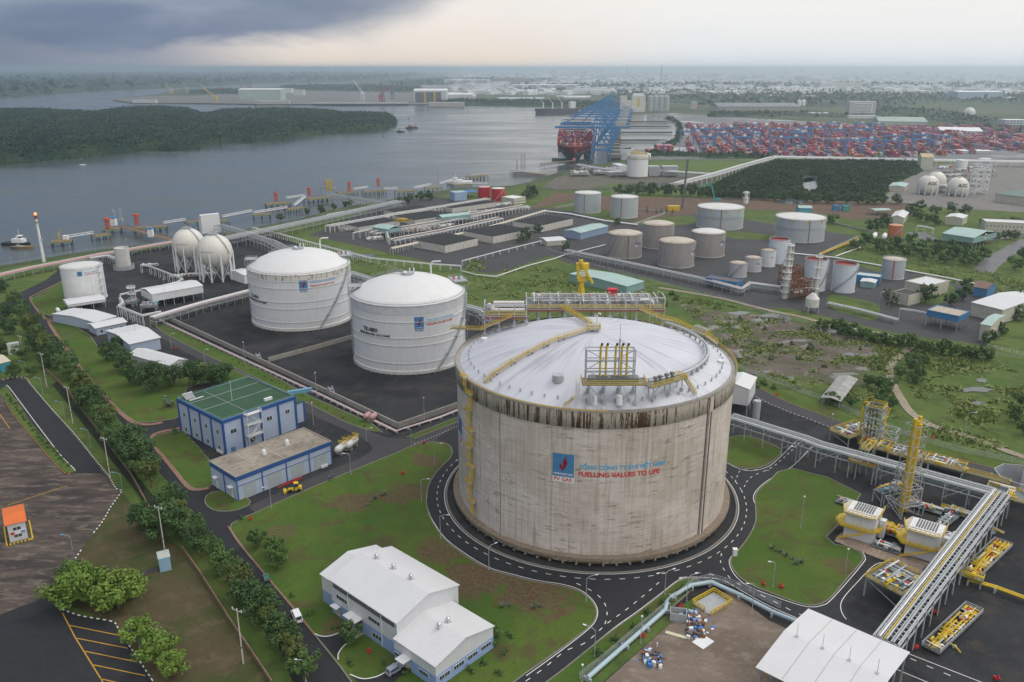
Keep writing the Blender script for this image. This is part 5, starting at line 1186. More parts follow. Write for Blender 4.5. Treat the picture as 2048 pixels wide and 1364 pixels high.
t,L,W=building('white workshop hall with pale blue base and six round roof vents',(664,1157),(793,1246),(914,1169),HW,M_wallW,M_roofW,'gable',3.0,'y',.35,name='workshop_building',band=(0,4.2,surf('base_blue',(.24,.34,.56),.6,var=.08)))
def vent(p,x,y,z):MB().box(x,y,z-.3,1.2,1.2,.5).cyl((x,y,z+.2),(x,y,z+.5),.35,10).sphere((x,y,z+.95),.62,12,8,.85).build('roof_vent',M_silver,p)
for k in range(3):vent(t,L/2+1.4,W*(.30+.26*k),HW+2.85)
MB().grid_box(-.05,.0,.8,W*.96,HW-1.9,HW-.6).build('clerestory',surf('louvre',(.11,.12,.12),.6),t)
wins(t,'x0',L,W,[(W*.33,6.0,4.6,1.1),(W*.83,6.0,4.6,1.1),(W*.30,1.6,3.6,1.2)])
MB().grid_box(-.08,.0,W*.52,W*.64,0,4.4).build('roller_door',M_dgrey,t)
MB().grid_box(-2.6,0,W*.51,W*.70,4.6,4.8).build('door_canopy',M_white,t);MB().grid_box(-1.6,0,W*.86,W*.96,3.6,3.75).build('door_canopy',M_white,t);MB().grid_box(-.05,0,W*.88,W*.94,0,2.6).build('door',M_wallC,t)
for y in(.22,.72):MB().grid_box(-.12,0,W*y,W*y+.18,0,HW-.4).build('downpipe',M_white,t)
MB().grid_box(1.2,L-1,W,W+6,0,HW-1.6).build('annex_wall',M_wallW,t)
m=MB();hh=HW-1.6;m.add([(.8,W+.36,hh+.05),(L/2,W+.36,hh+2.6),(L-.6,W+.36,hh+.05),(.8,W+6.3,hh+.05),(L/2,W+6.3,hh+2.6),(L-.6,W+6.3,hh+.05)],[(0,1,4,3),(1,2,5,4),(3,4,5)]);m.build('annex_roof',M_roofW,t)
MB().grid_box(1.16,1.2,W,W+6,0,4.2).build('wall_band',MATS['base_blue'],t)
HA=Z(G(866,1385),1338);LA=(G(864,1338,HA)-G(794,1286,HA)).length
oy=MB();ang_=t.rotation_euler.z;loc=t.location
def tolocal(p):d=p-loc;c,s=math.cos(-ang_),math.sin(-ang_);return Vector((d.x*c-d.y*s,d.x*s+d.y*c,p.z))
qa=tolocal(G(864,1338,HA));qb=tolocal(G(986,1253,HA));xa_,xb_,ya_=min(qa.x,0)*.5,qb.x,(qa.y+qb.y)/2
MB().grid_box(xa_,xb_,ya_,0,0,HA).build('annex_wall',M_wallW,t)
m=MB();xm=(xa_+xb_)/2;e=.35
m.add([(xa_-e,-.0,HA),(xm,0,HA+2.4),(xb_+e,0,HA),(xa_-e,ya_-e,HA),(xm,ya_-e,HA+2.4),(xb_+e,ya_-e,HA)],[(0,3,4,1),(1,4,5,2)]);m.add([(xa_-e,-.0,HA+.16),(xm,0,HA+2.56),(xb_+e,0,HA+.16),(xa_-e,ya_-e,HA+.16),(xm,ya_-e,HA+2.56),(xb_+e,ya_-e,HA+.16)],[(0,3,4,1),(1,4,5,2)]);m.build('annex_roof',M_roofW,t)
MB().add([(xa_,ya_,HA),(xb_,ya_,HA),(xm,ya_,HA+2.4)],[(0,1,2)]).build('gable',M_wallW,t)
b=MB();b.grid_box(xa_-.04,xb_+.04,ya_-.04,ya_,0,3.8).grid_box(xa_-.04,xa_,ya_,0,0,3.8);b.build('wall_band',MATS['base_blue'],t)
for k in range(4):
 f=MB();x=xa_+(xb_-xa_)*(.14+.24*k);f.box(x,ya_-.06,1.9,3.6,.1,1.3);fo=f.build('window',M_line,t);g=MB();[g.box(x+dx,ya_-.08,2.0,.75,.12,1.1)for dx in(-1.3,-.45,.45,1.3)];g.build('pane',M_glass,fo)
for y in(.72,.12):
 f=MB();yy=ya_*y;f.box(xa_-.06,yy,1.9,.1,3.4,1.2);fo=f.build('window',M_line,t);g=MB();[g.box(xa_-.08,yy+dy,2.0,.12,.7,1.0)for dy in(-1.2,-.4,.4,1.2)];g.build('pane',M_glass,fo)
MB().grid_box(xa_-2.6,xa_,ya_*.42,ya_*.22,3.9,4.05).build('door_canopy',M_white,t);MB().grid_box(xa_-.06,xa_,ya_*.4,ya_*.25,0,2.8).build('door',M_wallC,t)
vent(t,xm-1.5,ya_*.5,HA+2.3);vent(t,xm+1.5,ya_*.5,HA+2.3)
MB().grid_box(-3.2,-.1,W*.50,W*.66,.34,.42).build('ramp',M_concrete,t)
HC=9.5
t,L,W=building('large open canopy with white ribbed roof at the lower right corner',(1516,1336),(1618,1220),(1816,1306),HC,M_white,M_roofW,'gable',1.6,'y',.3,open_=2,name='canopy_hall',cat='canopy')
M=MB();[M.cyl((L/2,W*q,HC+1.5),(L/2,W*q,HC+5.5),.06,6).box(L/2,W*q,HC+1.6,.8,.8,.3)for q in(.12,.38,.64,.9)];M.build('lightning_rod',M_galv,t)
M=MB();[M.beam((0,W*q,HC+.24),(L/2,W*q,HC+1.82),.12,.03).beam((L,W*q,HC+.24),(L/2,W*q,HC+1.82),.12,.03)for q in(.25,.5,.75)];M.build('roof_joint',M_grey,t)
SB='small white roofed plant buildings at the left'
building('small white gabled shed nearest the horizontal vessels',(152,615),(190,645),(219,630),5,M_wallL,M_roofW,ridge='x',rise=1.2,group=SB)
building('low white roofed control hut with two dark windows beside the vessels',(179,647),(192,656),(250,643),4.5,M_wallL,M_roofW,'gable',1.0,'x',.8,group=SB,win=[('y0',3,1.3,1.6,1.4)])
building('larger white roofed building with pale violet trim, third in the left row',(214,661),(260,688),(319,675),6.5,M_wallL,M_roofW,'gable',1.6,'x',.7,group=SB,win=[('x0',2,1.5,1.4,1.4)],band=(5.9,6.5,M_wallB))
building('white gabled building with many small roof vents among the trees',(282,701),(340,731),(369,718),6,M_wallW,M_roofW,'gable',1.6,'x' if False else 'y',.5,group=SB,win=[('x0',3,3,1.2,.8)])
building('white lean-to canopy in front of the plain white tank',(122,600),(136,610),(212,600),5,M_white,M_roofW,'gable',.8,'x',.3,open_=1,group=SB)
building('open white roofed pump shed beside the yellow tower',(282,577),(304,589),(405,571),9,M_white,M_roofW,'gable',1.4,'x',.3,open_=10.5+.0,group=SB)
building('white shed between the gas spheres and the rusty tank',(462,541),(488,551),(512,546),6,M_white,M_roofW,'gable',1.2,'x',.3,group=SB)
building('tall white metal clad tower box behind the gas spheres',(396,430),(401,432),(438,428),16,M_white,M_roofW,'gable',.6,'x',.2,group=SB)
building('pale green open sided roof over pumps, left one on the gas field',(756,452),(776,459),(794,452),8,M_wallT,M_roofT,'gable',1.6,'y',.3,open_=10.42,group='pale green pump roofs')
building('long pale green open sided roof over pumps, right one on the gas field',(878,431),(884,435),(932,426),8,M_wallT,M_roofT,'gable',1.6,'x',.3,open_=10.42,group='pale green pump roofs')
building('long pale blue warehouse with pale roof beside the dark mounds',(1128,461),(1161,466),(1216,452),6,M_wallB,M_roofT,'gable',1.3,'x',.4)
building('small white roofed gate house near the warehouse',(1089,475),(1094,483),(1128,478),4,M_wallC,M_roofW,'gable',1.0,'x',.4)
building('long low pale green shed behind the yellow crane',(1146,546),(1254,573),(1285,562),5.5,M_wallT,M_roofT,'gable',1.2,'x',.4)
tt,L,W=building('pale green open sided hall with flame emblem on its gable',(1892,465),(1948,476),(1971,461),9,M_wallT,M_roofT,'gable',3.0,'y',.4,open_=10.5)
q=MB().box(L/2,-.12,6.2,3.4,.1,4.0);qo=q.build('sign',M_line,tt);MB().sphere((L/2,-.2,8.4),.7,8,6,1.8).build('flame',M_red,qo)
building('cream building with grey flat roof behind small trees',(1816,562),(1856,573),(1886,560),8,M_wallC,M_roofW,'flat',par=.6)
building('low dark roofed cream building wrapped by trees',(1790,583),(1818,592),(1832,583),6.5,M_wallC,surf('dark_roof',(.06,.055,.05),.9),'flat',par=.5)
building('long white hall with black scorch marks on its bright roof',(1957,602),(2006,620),(2050,582),8,M_wallC,M_roofW,'gable',2.2,'y',.4)
building('narrow cream two storey house with pale green roof by the right edge',(1962,648),(1982,652),(2003,630),9,M_wallC,M_roofT,'gable',1.2,'y',.3,win=[('x1',3,5,.8,1.4),('y0',1,5,.8,1.2)])
building('small house with rusty gabled roof and blue gable',(1948,573),(1975,578),(1985,566),6,MATS['door_blue'],surf('rust_roof',(.20,.12,.10),.8,var=.5,sc=.4),'gable',2,'y',.5)
building('tin roofed shack half hidden by bushes near the dirt path',(1643,797),(1680,802),(1743,764),3.5,M_wallC,M_tin,'gable',.7,'x' if True else 'y',.6,open_=2,name='shack',cat='shack')
tt,L,W=building('white raised compressor house just right of the concrete tank',(1440,775),(1499,779),(1533,758),12,M_wallW,M_roofW,'gable',1.4,'y' if False else 'x',.3,zb=4.5)
MB().cyl((-2,-4,0),(-2,-4,8.5),1.5,14).build('receiver',M_galv,tt)
building('white raised plant cabin beyond the basin near the quay',(1236,327),(1237,332),(1253,331),9,M_white,M_roofW,'flat')
building('light blue shed with blue roof next to the red tanks',(908,382),(909,386),(930,383),9,surf('shed_blue',(.30,.42,.58),.6),M_roofT,'flat',par=.3)
building('dark blue roofed open lean-to between the shed and red tanks',(926,381),(930,386),(947,381),6,M_blue,surf('roof_blue',(.05,.14,.34),.6),'gable',1,'x',open_=2)
building('white L shaped guard building below the red tanks',(1012,393),(1028,398),(1042,393),6,M_wallC,M_white,'flat',win=[('y0',5,2.4,1.4,1.2)])
building('pale teal roofed shelter on the mangrove edge beside the distant gas spheres',(1778,372),(1810,374),(1818,367),6,M_wallC,M_roofT,'gable',1.2,'x')
building('tall pale green gabled tower house by the container yard fence',(1845,315),(1868,315),(1874,311),18,surf('wall_paleg',(.48,.52,.42)),surf('roof_ochre',(.45,.36,.18)),'gable',4,'y',.5)
building('big dark green roofed hall cut by the right edge',(2009,385),(2060,396),(2090,340),9,M_wallC,surf('roof_dkgreen',(.12,.18,.16),.7,var=.3),'gable',3,'y',.6)
building('long white flat roofed plant block among trees at right',(1970,438),(1972,444),(2060,446),9,M_wallC,M_roofW,'flat',win=[('y0',12,5,1.2,1.5)])
building('white gabled block left of the long plant block',(1891,434),(1926,437),(1940,431),7,M_wallC,M_roofW,'gable',1.2,'x')
building('white roofed building behind round trees at the brown site edge',(1781,434),(1808,436),(1822,425),6,M_wallC,M_roofW,'gable',2,'x')
building('small teal roofed shelter on the brown construction site',(1745,417),(1750,421),(1775,418),5,M_wallC,M_roofT,'gable',.8,'x',open_=2)
building('turquoise site office with arched roof on the brown ground',(1596,412),(1598,416),(1624,416),6,surf('turquoise',(.07,.30,.38)),M_roofT,'gable',1.6,'x')
building('turquoise site container beside the arched site office',(1686,411),(1687,413),(1700,413),5,surf('turq2',(.06,.30,.28)),MATS['turq2'],'flat')
building('blue site container between the arched office and the turquoise one',(1667,410),(1668,412),(1680,412),5,M_blue,M_blue,'flat')
building('white house with shaded door among trees at the left edge',(11,688),(14,690),(38,687),5.5,M_wallW,M_roofG,'flat',par=.3,win=[('y0',1,1.5,1.4,1.2)])
building('cream roofed cottage cut by the left edge of the trees',(-22,712),(0,727),(19,722),4.5,MATS['turquoise'],surf('roof_cream',(.50,.46,.36),.7),'gable',1.2,'x')
building('blue framed roof over the truck filling bays among the right trees',(1858,619),(1918,634),(1930,622),9,M_blue,M_conc2 if False else surf('bay_roof',(.45,.38,.30),.8,var=.4),'flat',open_=10.35,name='filling_bay')
building('blue roofed filling shed in front of the small stained tanks',(1412,556),(1475,566),(1486,560),5.5,M_blue,surf('roof_brownb',(.12,.09,.08)),'flat',open_=10.6,name='filling_bay')
building('blue walled yard behind the clear standing red roofed tank',(1712,551),(1760,556),(1766,550),5,M_blue,surf('roof_pale2',(.45,.5,.48)),'flat')
building('small pale teal shed with white roof by the red topped tank',(1721,563),(1750,566),(1756,560),4,M_wallT,M_roofW,'gable',.5,'x')
tt,L,W=building('white guard booth with bright orange roof and yellow striped kerb in the yard',(2,1020),(13,1050),(49,1042),6.5,M_wallW,surf('roof_orange_t',(.62,.15,.04),.7,var=.2),'gable',.9,'x' if True else 'y',.6,name='guard_booth',cat='booth',win=[('y0',1,4.0,2.2,1.0),('y0',1,1.6,2.2,.9)])
MB().grid_box(.3,L-.1,-.25,-.1,2.7,3.7).build('banner',M_line,tt);q=MB();q.grid_box(.5,1.6,-.28,-.25,2.8,3.6);q.build('banner_logo',M_red,tt);MB().grid_box(L-1.5,L-.3,-.28,-.25,2.9,3.5).build('banner_logo',M_blue,tt)
q=MB();q.grid_box(-.8,L+1,-1.6,-1.2,0,.6).grid_box(-1.2,-.8,-1.6,W,0,.6).grid_box(L+1,L+1.4,-1.6,W,0,.6);q.build('striped_kerb',M_yel,tt);q=MB();[q.grid_box(-.7+k,-.35+k,-1.63,-1.17,.02,.63)for k in range(6)];q.build('kerb_stripe',M_black,tt)
building('light blue meter booth with pale flat roof in the dry grass',(309,1106),(317,1119),(340,1115),4.6,surf('booth_blue',(.27,.45,.58),.6,var=.1),surf('booth_roof',(.40,.42,.38),.8,var=.3),'flat',par=.12,name='meter_booth',cat='booth')
# ================================================================ WALLS AND FENCES
def wall_run(label,pix,h,w,mat,name='retaining_wall',cat='wall',z0=0.0,cap=None):
 c=PP(pix);m=MB()
 for p,q in zip(c,c[1:]):m.beam(p+Vector((0,0,z0+h/2)),q+Vector((0,0,z0+h/2)),w,h)
 return tag(m.build(name,mat,off=None),label,cat)
wall_run('grey concrete bund wall along the road below both white domed tanks',[(328,636),(512,722),(640,782),(796,857)],2.6,.5,M_concrete,'bund_wall')
wall_run('grey concrete bund wall running from the corner towards the concrete tank',[(797,857),(880,828),(925,812)],2.6,.5,M_concrete,'bund_wall')
wall_run('grey concrete dividing wall between the two white domed tanks',[(537,724),(620,702),(712,676)],2.4,.5,M_concrete,'bund_wall')
wall_run('grey concrete bund wall along the pipe rack at the left rear',[(330,635),(420,612),(506,592)],2.4,.5,M_concrete,'bund_wall')
wall_run('brown stained wall beside the ditch, upper stretch along the tree row',[(92,742),(130,778),(200,868),(262,950),(300,1022)],1.6,.35,surf('wall_brown',(.22,.15,.10),.9,var=.5,sc=.5,dirt=.5),'boundary_wall')
wall_run('brown stained wall beside the ditch, lower stretch past the blue booth',[(365,1100),(400,1150),(460,1245),(512,1322),(545,1372)],1.6,.35,MATS['wall_brown'],'boundary_wall')
for lb,pix in(('pale bund wall round the grey pair of tanks, left side',[(1110,418),(1149,410)]),('pale bund wall round the grey pair of tanks, right corner',[(1276,421),(1333,427),(1270,450)]),('low dark bund wall behind the wide grey tank with the blue sign',[(1640,442),(1760,470)]),('low pale bund wall beside the yellow pipe run',[(1652,505),(1716,476)])):
 wall_run(lb,pix,2.0,.8,M_concrete,'bund_wall')
def fence(label,pix,h=2.2,step=3.0,mat=None,rails=3,pick=0.0,z=0.0,cat='fence',rw=.07,limit=95):
 mat=mat or M_galv;c=PP(pix);o=c[0].copy();t=thing('fence',label,cat,o);pts=[]
 for p,q in zip(c,c[1:]):
  n=max(1,int((q-p).length/step));pts+=[p.lerp(q,k/n)for k in range(n)]
 pts.append(c[-1]);me=MB().box(0,0,0,.14,.14,h).mesh('post');me.materials.append(mat)
 k=max(1,math.ceil(len(pts)/limit))
 for p in pts[::k]:ob=obj('post',me,t);ob.location=p-o+Vector((0,0,z))
 m=MB()
 for p,q in zip(pts,pts[1:]):
  for r in range(rails):zz=z+h*(r+.6)/rails;m.beam(p-o+Vector((0,0,zz)),q-o+Vector((0,0,zz)),rw)
  if pick:
   n=int((q-p).length/pick)
   for i in range(n):a=p.lerp(q,(i+.5)/n)-o;m.beam(a+Vector((0,0,z)),a+Vector((0,0,z+h)),.06)
 m.build('fence_mesh',mat,t);return t
fence('grey wire fence with thin posts along the river bank at the left',[(0,533),(60,523),(140,508),(225,498),(345,484)],2.4,6,M_galv,5)
fence('long grey picket fence between the marsh path and the tank farm',[(1090,498),(1180,530),(1310,566),(1450,600),(1536,628)],2.4,5,M_galv,2,1.1)
fence('grey fence continuing in front of the dark row of small trees',[(1536,628),(1660,660),(1800,693),(1960,708),(2060,720)],2.2,6,M_galv,3)
fence('pale wire fence behind the right perimeter road',[(1440,724),(1540,762),(1640,800),(1700,826),(1800,868),(1900,900),(2048,930)],2.6,4,M_galv,5)
fence('grey mesh fence beside the fat pale pipe at the dirt yard',[(1159,1360),(1210,1320),(1270,1268),(1325,1222),(1383,1172),(1420,1160),(1480,1178),(1560,1218)],2.4,3,M_galv,5)
fence('white post fence along the terminal yard behind the meadow',[(1300,321),(1480,321),(1560,322)],2.4,9,M_white,2,rw=.15)
fence('white fence at the lower edge of the marsh by the cream house',[(1975,695),(2048,712)],2.2,3,M_white,3)
fence('white railing round the lower edge of the green pad beside the gas field',[(512,466),(640,498),(760,530),(930,575)],1.6,6,M_pipe,2)
# ================================================================ TREES
LM=[leaf_mat('leaf_olive',(.075,.105,.028),(.135,.155,.04),(.045,.08,.024)),leaf_mat('leaf_dark',(.04,.085,.03),(.075,.13,.04),(.035,.07,.025)),leaf_mat('leaf_bright',(.12,.20,.035),(.17,.25,.045),(.09,.16,.03)),leaf_mat('leaf_mid',(.06,.12,.035),(.10,.165,.045),(.055,.10,.035))]
M_bark=surf('bark',(.13,.10,.075),.9,var=.4,sc=2)
def tree_meshes(seed,lm,H=8.0,Rc=3.6,ncl=26,nleaf=70,ls=.42,droop=0.0,flat=1.0,tb=.38):
 r=random.Random(seed);tr=MB();zt=H*tb
 tr.cyl((0,0,-.1),(0,0,zt),.24,7,.16)
 cl=[]
 for i in range(ncl):
  a=r.uniform(0,2*PI);q=r.random()**.55;z=r.uniform(-1,1)
  rad=Rc*q*math.sqrt(max(.05,1-z*z*.8));x,y=rad*math.cos(a),rad*math.sin(a);zz=zt+(H-zt)*(.5+z*.42*flat)+r.uniform(-.3,.3)
  cl.append((Vector((x,y,zz)),Rc*r.uniform(.22,.40)))
 for c,s in cl[::3]:tr.cyl((0,0,zt*.8),c,.11,5,.03)
 v=np.zeros((ncl*nleaf*4,3));k=0
 for c,s in cl:
  for _ in range(nleaf):
   d=Vector((r.gauss(0,1),r.gauss(0,1),r.gauss(0,1)*.8)).normalized();p=c+d*s*r.uniform(.55,1.08);p.z-=droop*r.random()*s
   n=(d+Vector((r.uniform(-.7,.7),r.uniform(-.7,.7),r.uniform(0,.9)))).normalized();u=n.orthogonal().normalized();u=(Matrix.Rotation(r.uniform(0,PI),3,n)@u);w=n.cross(u);l=ls*r.uniform(.6,1.25)
   for j,(e,f)in enumerate(((-1,-.6),(1,-.6),(1,.6),(-1,.6))):v[k]=p+u*(e*l*.5)+w*(f*l*.5);k+=1
 me=bpy.data.meshes.new('crown');n=ncl*nleaf;me.from_pydata(v.tolist(),[],[(4*i,4*i+1,4*i+2,4*i+3)for i in range(n)]);me.materials.append(lm)
 t=tr.mesh('trunk');t.materials.append(M_bark);return t,me
TV={'olive':[tree_meshes(10+i,LM[0],8.2,3.8,22,60,.5)for i in range(4)],'dark':[tree_meshes(20+i,LM[1],8.5,4.4,30,70,.5,.2,tb=.22)for i in range(3)],'bright':[tree_meshes(30+i,LM[2],8.5,5.0,30,75,.62,.3,tb=.3)for i in range(2)],'mid':[tree_meshes(40+i,LM[3],7.5,3.6,24,55,.5,tb=.3)for i in range(3)],'far':[tree_meshes(50+i,LM[3],7.5,4.2,16,26,.95,tb=.2)for i in range(3)],'fardark':[tree_meshes(60+i,LM[1],7.5,4.2,16,26,.95,tb=.18)for i in range(3)],'bush':[tree_meshes(70+i,LM[3],1.7,1.2,8,40,.3,tb=.05)for i in range(2)],'slim':[tree_meshes(80+i,LM[1],9,1.2,16,40,.5,tb=.08)for i in range(2)],'pale':[tree_meshes(90,leaf_mat('leaf_pale',(.16,.20,.14),(.12,.17,.10),(.10,.14,.08)),2.2,1.5,9,26,.5,tb=.05)]}
TR=random.Random(5)
ORD=['first','second','third','fourth','fifth','sixth','seventh','eighth','ninth','tenth','eleventh','twelfth','thirteenth','fourteenth','fifteenth','sixteenth','seventeenth','eighteenth','nineteenth','twentieth','twenty-first','twenty-second','twenty-third','twenty-fourth','twenty-fifth','twenty-sixth','twenty-seventh','twenty-eighth','twenty-ninth','thirtieth']
def tree(p,kind,s,label,group=None,name='tree',cat='tree',sz=None):
 t=thing(name,label,cat,p,TR.uniform(0,2*PI),group);s*=TR.uniform(.92,1.08);t.scale=(s,s,s*(sz or 1))
 kind=TR.choice(['olive','mid','mid','dark'])if kind=='olive' else kind;tm,cm=TR.choice(TV[kind]);obj('trunk',tm,t);obj('crown',cm,t);return t
def row(pix,kind,n,s,label,group,jit=1.0,name='tree',cat='tree',sz=None,frm='far end'):
 c=cr(PP(pix),False,6);L=[0]
 for a,b in zip(c,c[1:]):L.append(L[-1]+(b-a).length)
 for i in range(n):
  d=L[-1]*(i+.5)/n;j=max(k for k in range(len(L))if L[k]<=d);j=min(j,len(c)-2)
  p=c[j].lerp(c[j+1],(d-L[j])/max(1e-6,L[j+1]-L[j]))+Vector((TR.uniform(-jit,jit),TR.uniform(-jit,jit),0))
  tree(p,kind,s*TR.uniform(.85,1.15),label.replace('#',ORD[i]),group,name,cat,sz)
G1='olive green street trees along the left perimeter road'
row([(62,668),(100,712),(150,770),(200,845),(250,915),(310,985)],'olive',30,1.35,'olive street tree left of the perimeter road, # from the white gas tank end',G1,1.4)
row([(340,1020),(385,1082),(436,1125),(488,1200),(545,1265),(618,1372)],'olive',23,.98,'olive street tree along the lower road, # below the blue garage',G1,.8)
G2='dense trees in the far left corner'
for i,(x,y,s)in enumerate([(5,585,1.1),(30,610,1.2),(8,640,1.3),(45,640,1.2),(20,668,1.1),(60,668,1.1),(75,700,1.2),(-15,615,1.2),(-12,660,1.3),(45,720,1.1),(100,735,1.1),(65,752,.8),(30,755,.8),(50,622,1.1),(2,708,1)]):
 tree(G(x,y),['dark','mid'][i%2],s,'leafy tree in the dense grove at the far left edge, '+ORD[i]+' from the river side',G2)
G3='big dark trees beside the white gabled buildings'
for i,(x,y,s)in enumerate([(226,722,1.2),(250,742,1.3),(275,770,1.5),(312,782,1.55),(240,700,1.0),(350,770,1.1),(392,772,1.35),(425,776,1.4),(446,765,1.1),(297,755,1.0)]):
 tree(G(x,y),'dark',s,'big dark tree between the white buildings and the blue office, '+ORD[i]+' in the clump',G3)
tree(G(338,815),'pale',1.9,'grey green bush with pale blossom at the office corner');tree(G(352,868),'bush',1.6,'round bush at the office corner beside the brick path')
G4='bright green trees at the lower left'
for i,(x,y,s)in enumerate([(140,1162,1.0),(138,1215,1.25),(185,1205,1.35),(238,1218,1.3),(262,1195,1.0),(285,1290,1.0),(318,1330,1.05),(350,1352,.8),(160,1185,1.1)]):
 tree(G(x,y),'bright' if i not in(0,)else 'mid',s*.92,'bright green spreading tree between the yard kerb and the dry grass, '+ORD[i]+' of the clump',G4)
tree(G(325,1082),'dark',1.6,'large drooping dark tree beside the utility pole and the blue booth');tree(G(290,1060),'dark',1.05,'dark tree left of the large drooping tree')
G5='trees in the lawn beside the wet plant road at right'
for i,(x,y,s)in enumerate([(1712,500,1.0),(1730,490,1.0),(1752,502,1.0),(1770,508,1.0),(1790,500,1.1),(1808,515,1.0),(1826,508,1.1),(1846,520,1.0),(1868,515,1.1),(1890,527,1.0),(1908,520,1.1),(1930,532,1.0),(1952,528,1.0),(1822,490,1.0),(1850,500,1.0),(1880,505,1.0),(1905,505,1.0),(1935,515,1.0),(1965,520,1)]):
 tree(G(x,y),'far',s*1.35,'round green tree on the lawn by the wet road, '+ORD[i]+' from the yellow pipe run',G5)
G6='small trees along the fence below the truck filling bays'
row([(1640,655),(1700,672),(1760,688),(1830,700),(1900,712),(1980,722)],'far',22,.95,'small tree in the dark row below the filling bays, # from the thin column',G6,1.2)
G7='roadside trees beyond the brown construction ground'
row([(1235,392),(1290,390),(1360,392),(1440,396),(1520,400),(1600,404),(1680,408),(1740,408),(1800,410)],'fardark',30,1.7,'dark roadside tree behind the construction ground, # from the left',G7,3)
G8='scattered trees between the plant buildings at right'
for i,(x,y,s)in enumerate([(1665,448,1.3),(1755,462,1.6),(1772,455,1.6),(1740,462,1.2),(1820,432,1.5),(1835,440,1.4),(1850,446,1.4),(1870,452,1.3),(1838,420,1.4),(1870,430,1.4),(1905,425,1.4),(1930,430,1.4),(1968,452,1.2),(1985,455,1.2),(2005,458,1.3),(2030,456,1.3),(2045,462,1.3),(1990,482,1.1),(2010,478,1.1),(2030,480,1.1),(2045,520,1.5),(2030,540,1.3),(1930,580,1.2),(1925,600,1.3),(1900,612,1.1),(2030,640,1.3),(2040,610,1.3),(1975,690,1.1),(2000,670,1.0),(1850,605,1.5)]):
 tree(G(x,y),'fardark' if i%3 else 'far',s,'dark round tree among low plant buildings at right, '+ORD[i]+' in reading order',G8)
for i,(x,y)in enumerate([(1768,600),(1776,604),(1784,608),(1792,612),(1772,612),(1782,616)]):tree(G(x,y),'slim',1.0,'slim dark column tree in front of the cream building, '+ORD[i]+' from the left','slim column trees by the cream building')
for i,(x,y)in enumerate([(1294,428),(1312,430),(1322,430),(1332,431),(1344,432)]):tree(G(x,y),'slim',.85,'slim conifer beside the pale bund wall, '+ORD[i]+' from the left','slim conifers beyond the grey pair of tanks')
for i,(x,y,s)in enumerate([(1052,480,1.4),(1040,485,1.1),(1075,465,1.1),(1095,458,.9),(1060,395,1.9),(1072,392,1.6),(1052,398,1.5),(1232,450,1.0),(818,408,1.5),(840,402,1.5),(860,400,1.4),(795,412,1.2),(1130,500,1.0)]):
 tree(G(x,y),'fardark',s,'dark tree on the gas field margin, '+['beside the gate house','left of the gate house','by the dark mound edge','near the warehouse roof','tallest behind the guard building','right behind the guard building','left behind the guard building','between warehouse and stained tanks','middle of four at the shore','third of four at the shore','rightmost of four at the shore','leftmost of four at the shore','on the scrub by the picket fence'][i])
for i,(x,y)in enumerate([(560,442),(616,430),(641,424),(668,420),(690,416),(648,428),(700,412)]):tree(G(x,y,-2.6),'fardark',.95,'round mangrove bush standing in the water behind the pipe racks, '+ORD[i]+' from the left','mangrove bushes in the water','mangrove_bush','bush')
for i,(x,y,s)in enumerate([(1800,758,1.0),(1822,745,1.2),(1835,760,1.2),(1845,735,1.1),(1818,730,1.1),(1830,770,.9),(1765,800,1.2),(1750,815,1.1),(1775,785,1.2),(1735,772,.9),(1700,815,.9),(1672,812,.8),(1660,806,.8),(1780,820,1.0),(1755,780,1.2),(2040,815,1.2),(2030,845,1.2),(2046,870,1)]):
 tree(G(x,y),'mid',s*.85,'loose scrub tree near the dirt path and the tin shack, '+ORD[i]+' of the thicket','scrub trees by the dirt path')
for i,(x,y,s)in enumerate([(1620,700,2.2),(1560,695,1.4),(1540,720,1.2),(1500,760,1.3),(1600,720,1.6),(1650,735,1.2),(1515,775,1.5),(1585,690,1.2),(1690,680,.9),(1720,700,.9),(1480,640,1.4),(1530,660,1.2),(1350,600,2.0),(1330,612,2.2),(1345,590,1.8),(1605,660,1.5),(1760,740,1.5),(1530,770,1.6),(1550,778,1.3)]):
 tree(G(x,y),'bush',s*1.15,'low shrub on the marsh, '+ORD[i]+' counted from the path side','low shrubs on the marsh','shrub','shrub')
for i,(x,y)in enumerate([(555,1135),(585,1195),(620,1230),(672,1258),(702,1288),(698,1330),(770,1330),(1010,1310),(982,1290),(965,1330),(940,1345),(1000,1350),(515,1095),(480,1040),(815,1350),(1018,1275),(550,1110)]):
 tree(G(x,y),'bush' if i%4 else 'mid',.8 if i%4==0 and i else 1.0,'small planted shrub on the lawn round the white workshop, '+ORD[i]+' from the garage side','planted shrubs round the white workshop','shrub','shrub')
row([(340,662),(420,695),(512,746),(600,790),(690,838),(740,858)],'bush',28,.55,'tiny clipped bush in the green strip by the bund wall, # from the upper end','clipped bushes in the green strip',.2,'clipped_bush','bush')
row([(1375,1172),(1330,1208),(1260,1262),(1180,1328)],'bush',6,1.25,'leafy shrub between the road and the mesh fence, # from the top','shrubs between road and mesh fence',.3,'shrub','shrub')
row([(15,790),(60,850),(100,895),(142,938)],'bush',22,.95,'hedge shrub in the long yard planting bed, # from the upper end','hedge shrubs in the yard bed',.3,'shrub','shrub')
row([(370,870),(400,900),(430,930)],'bush',7,.7,'small shrub along the office wall, # from the corner','small shrubs along the office wall',.2,'shrub','shrub')
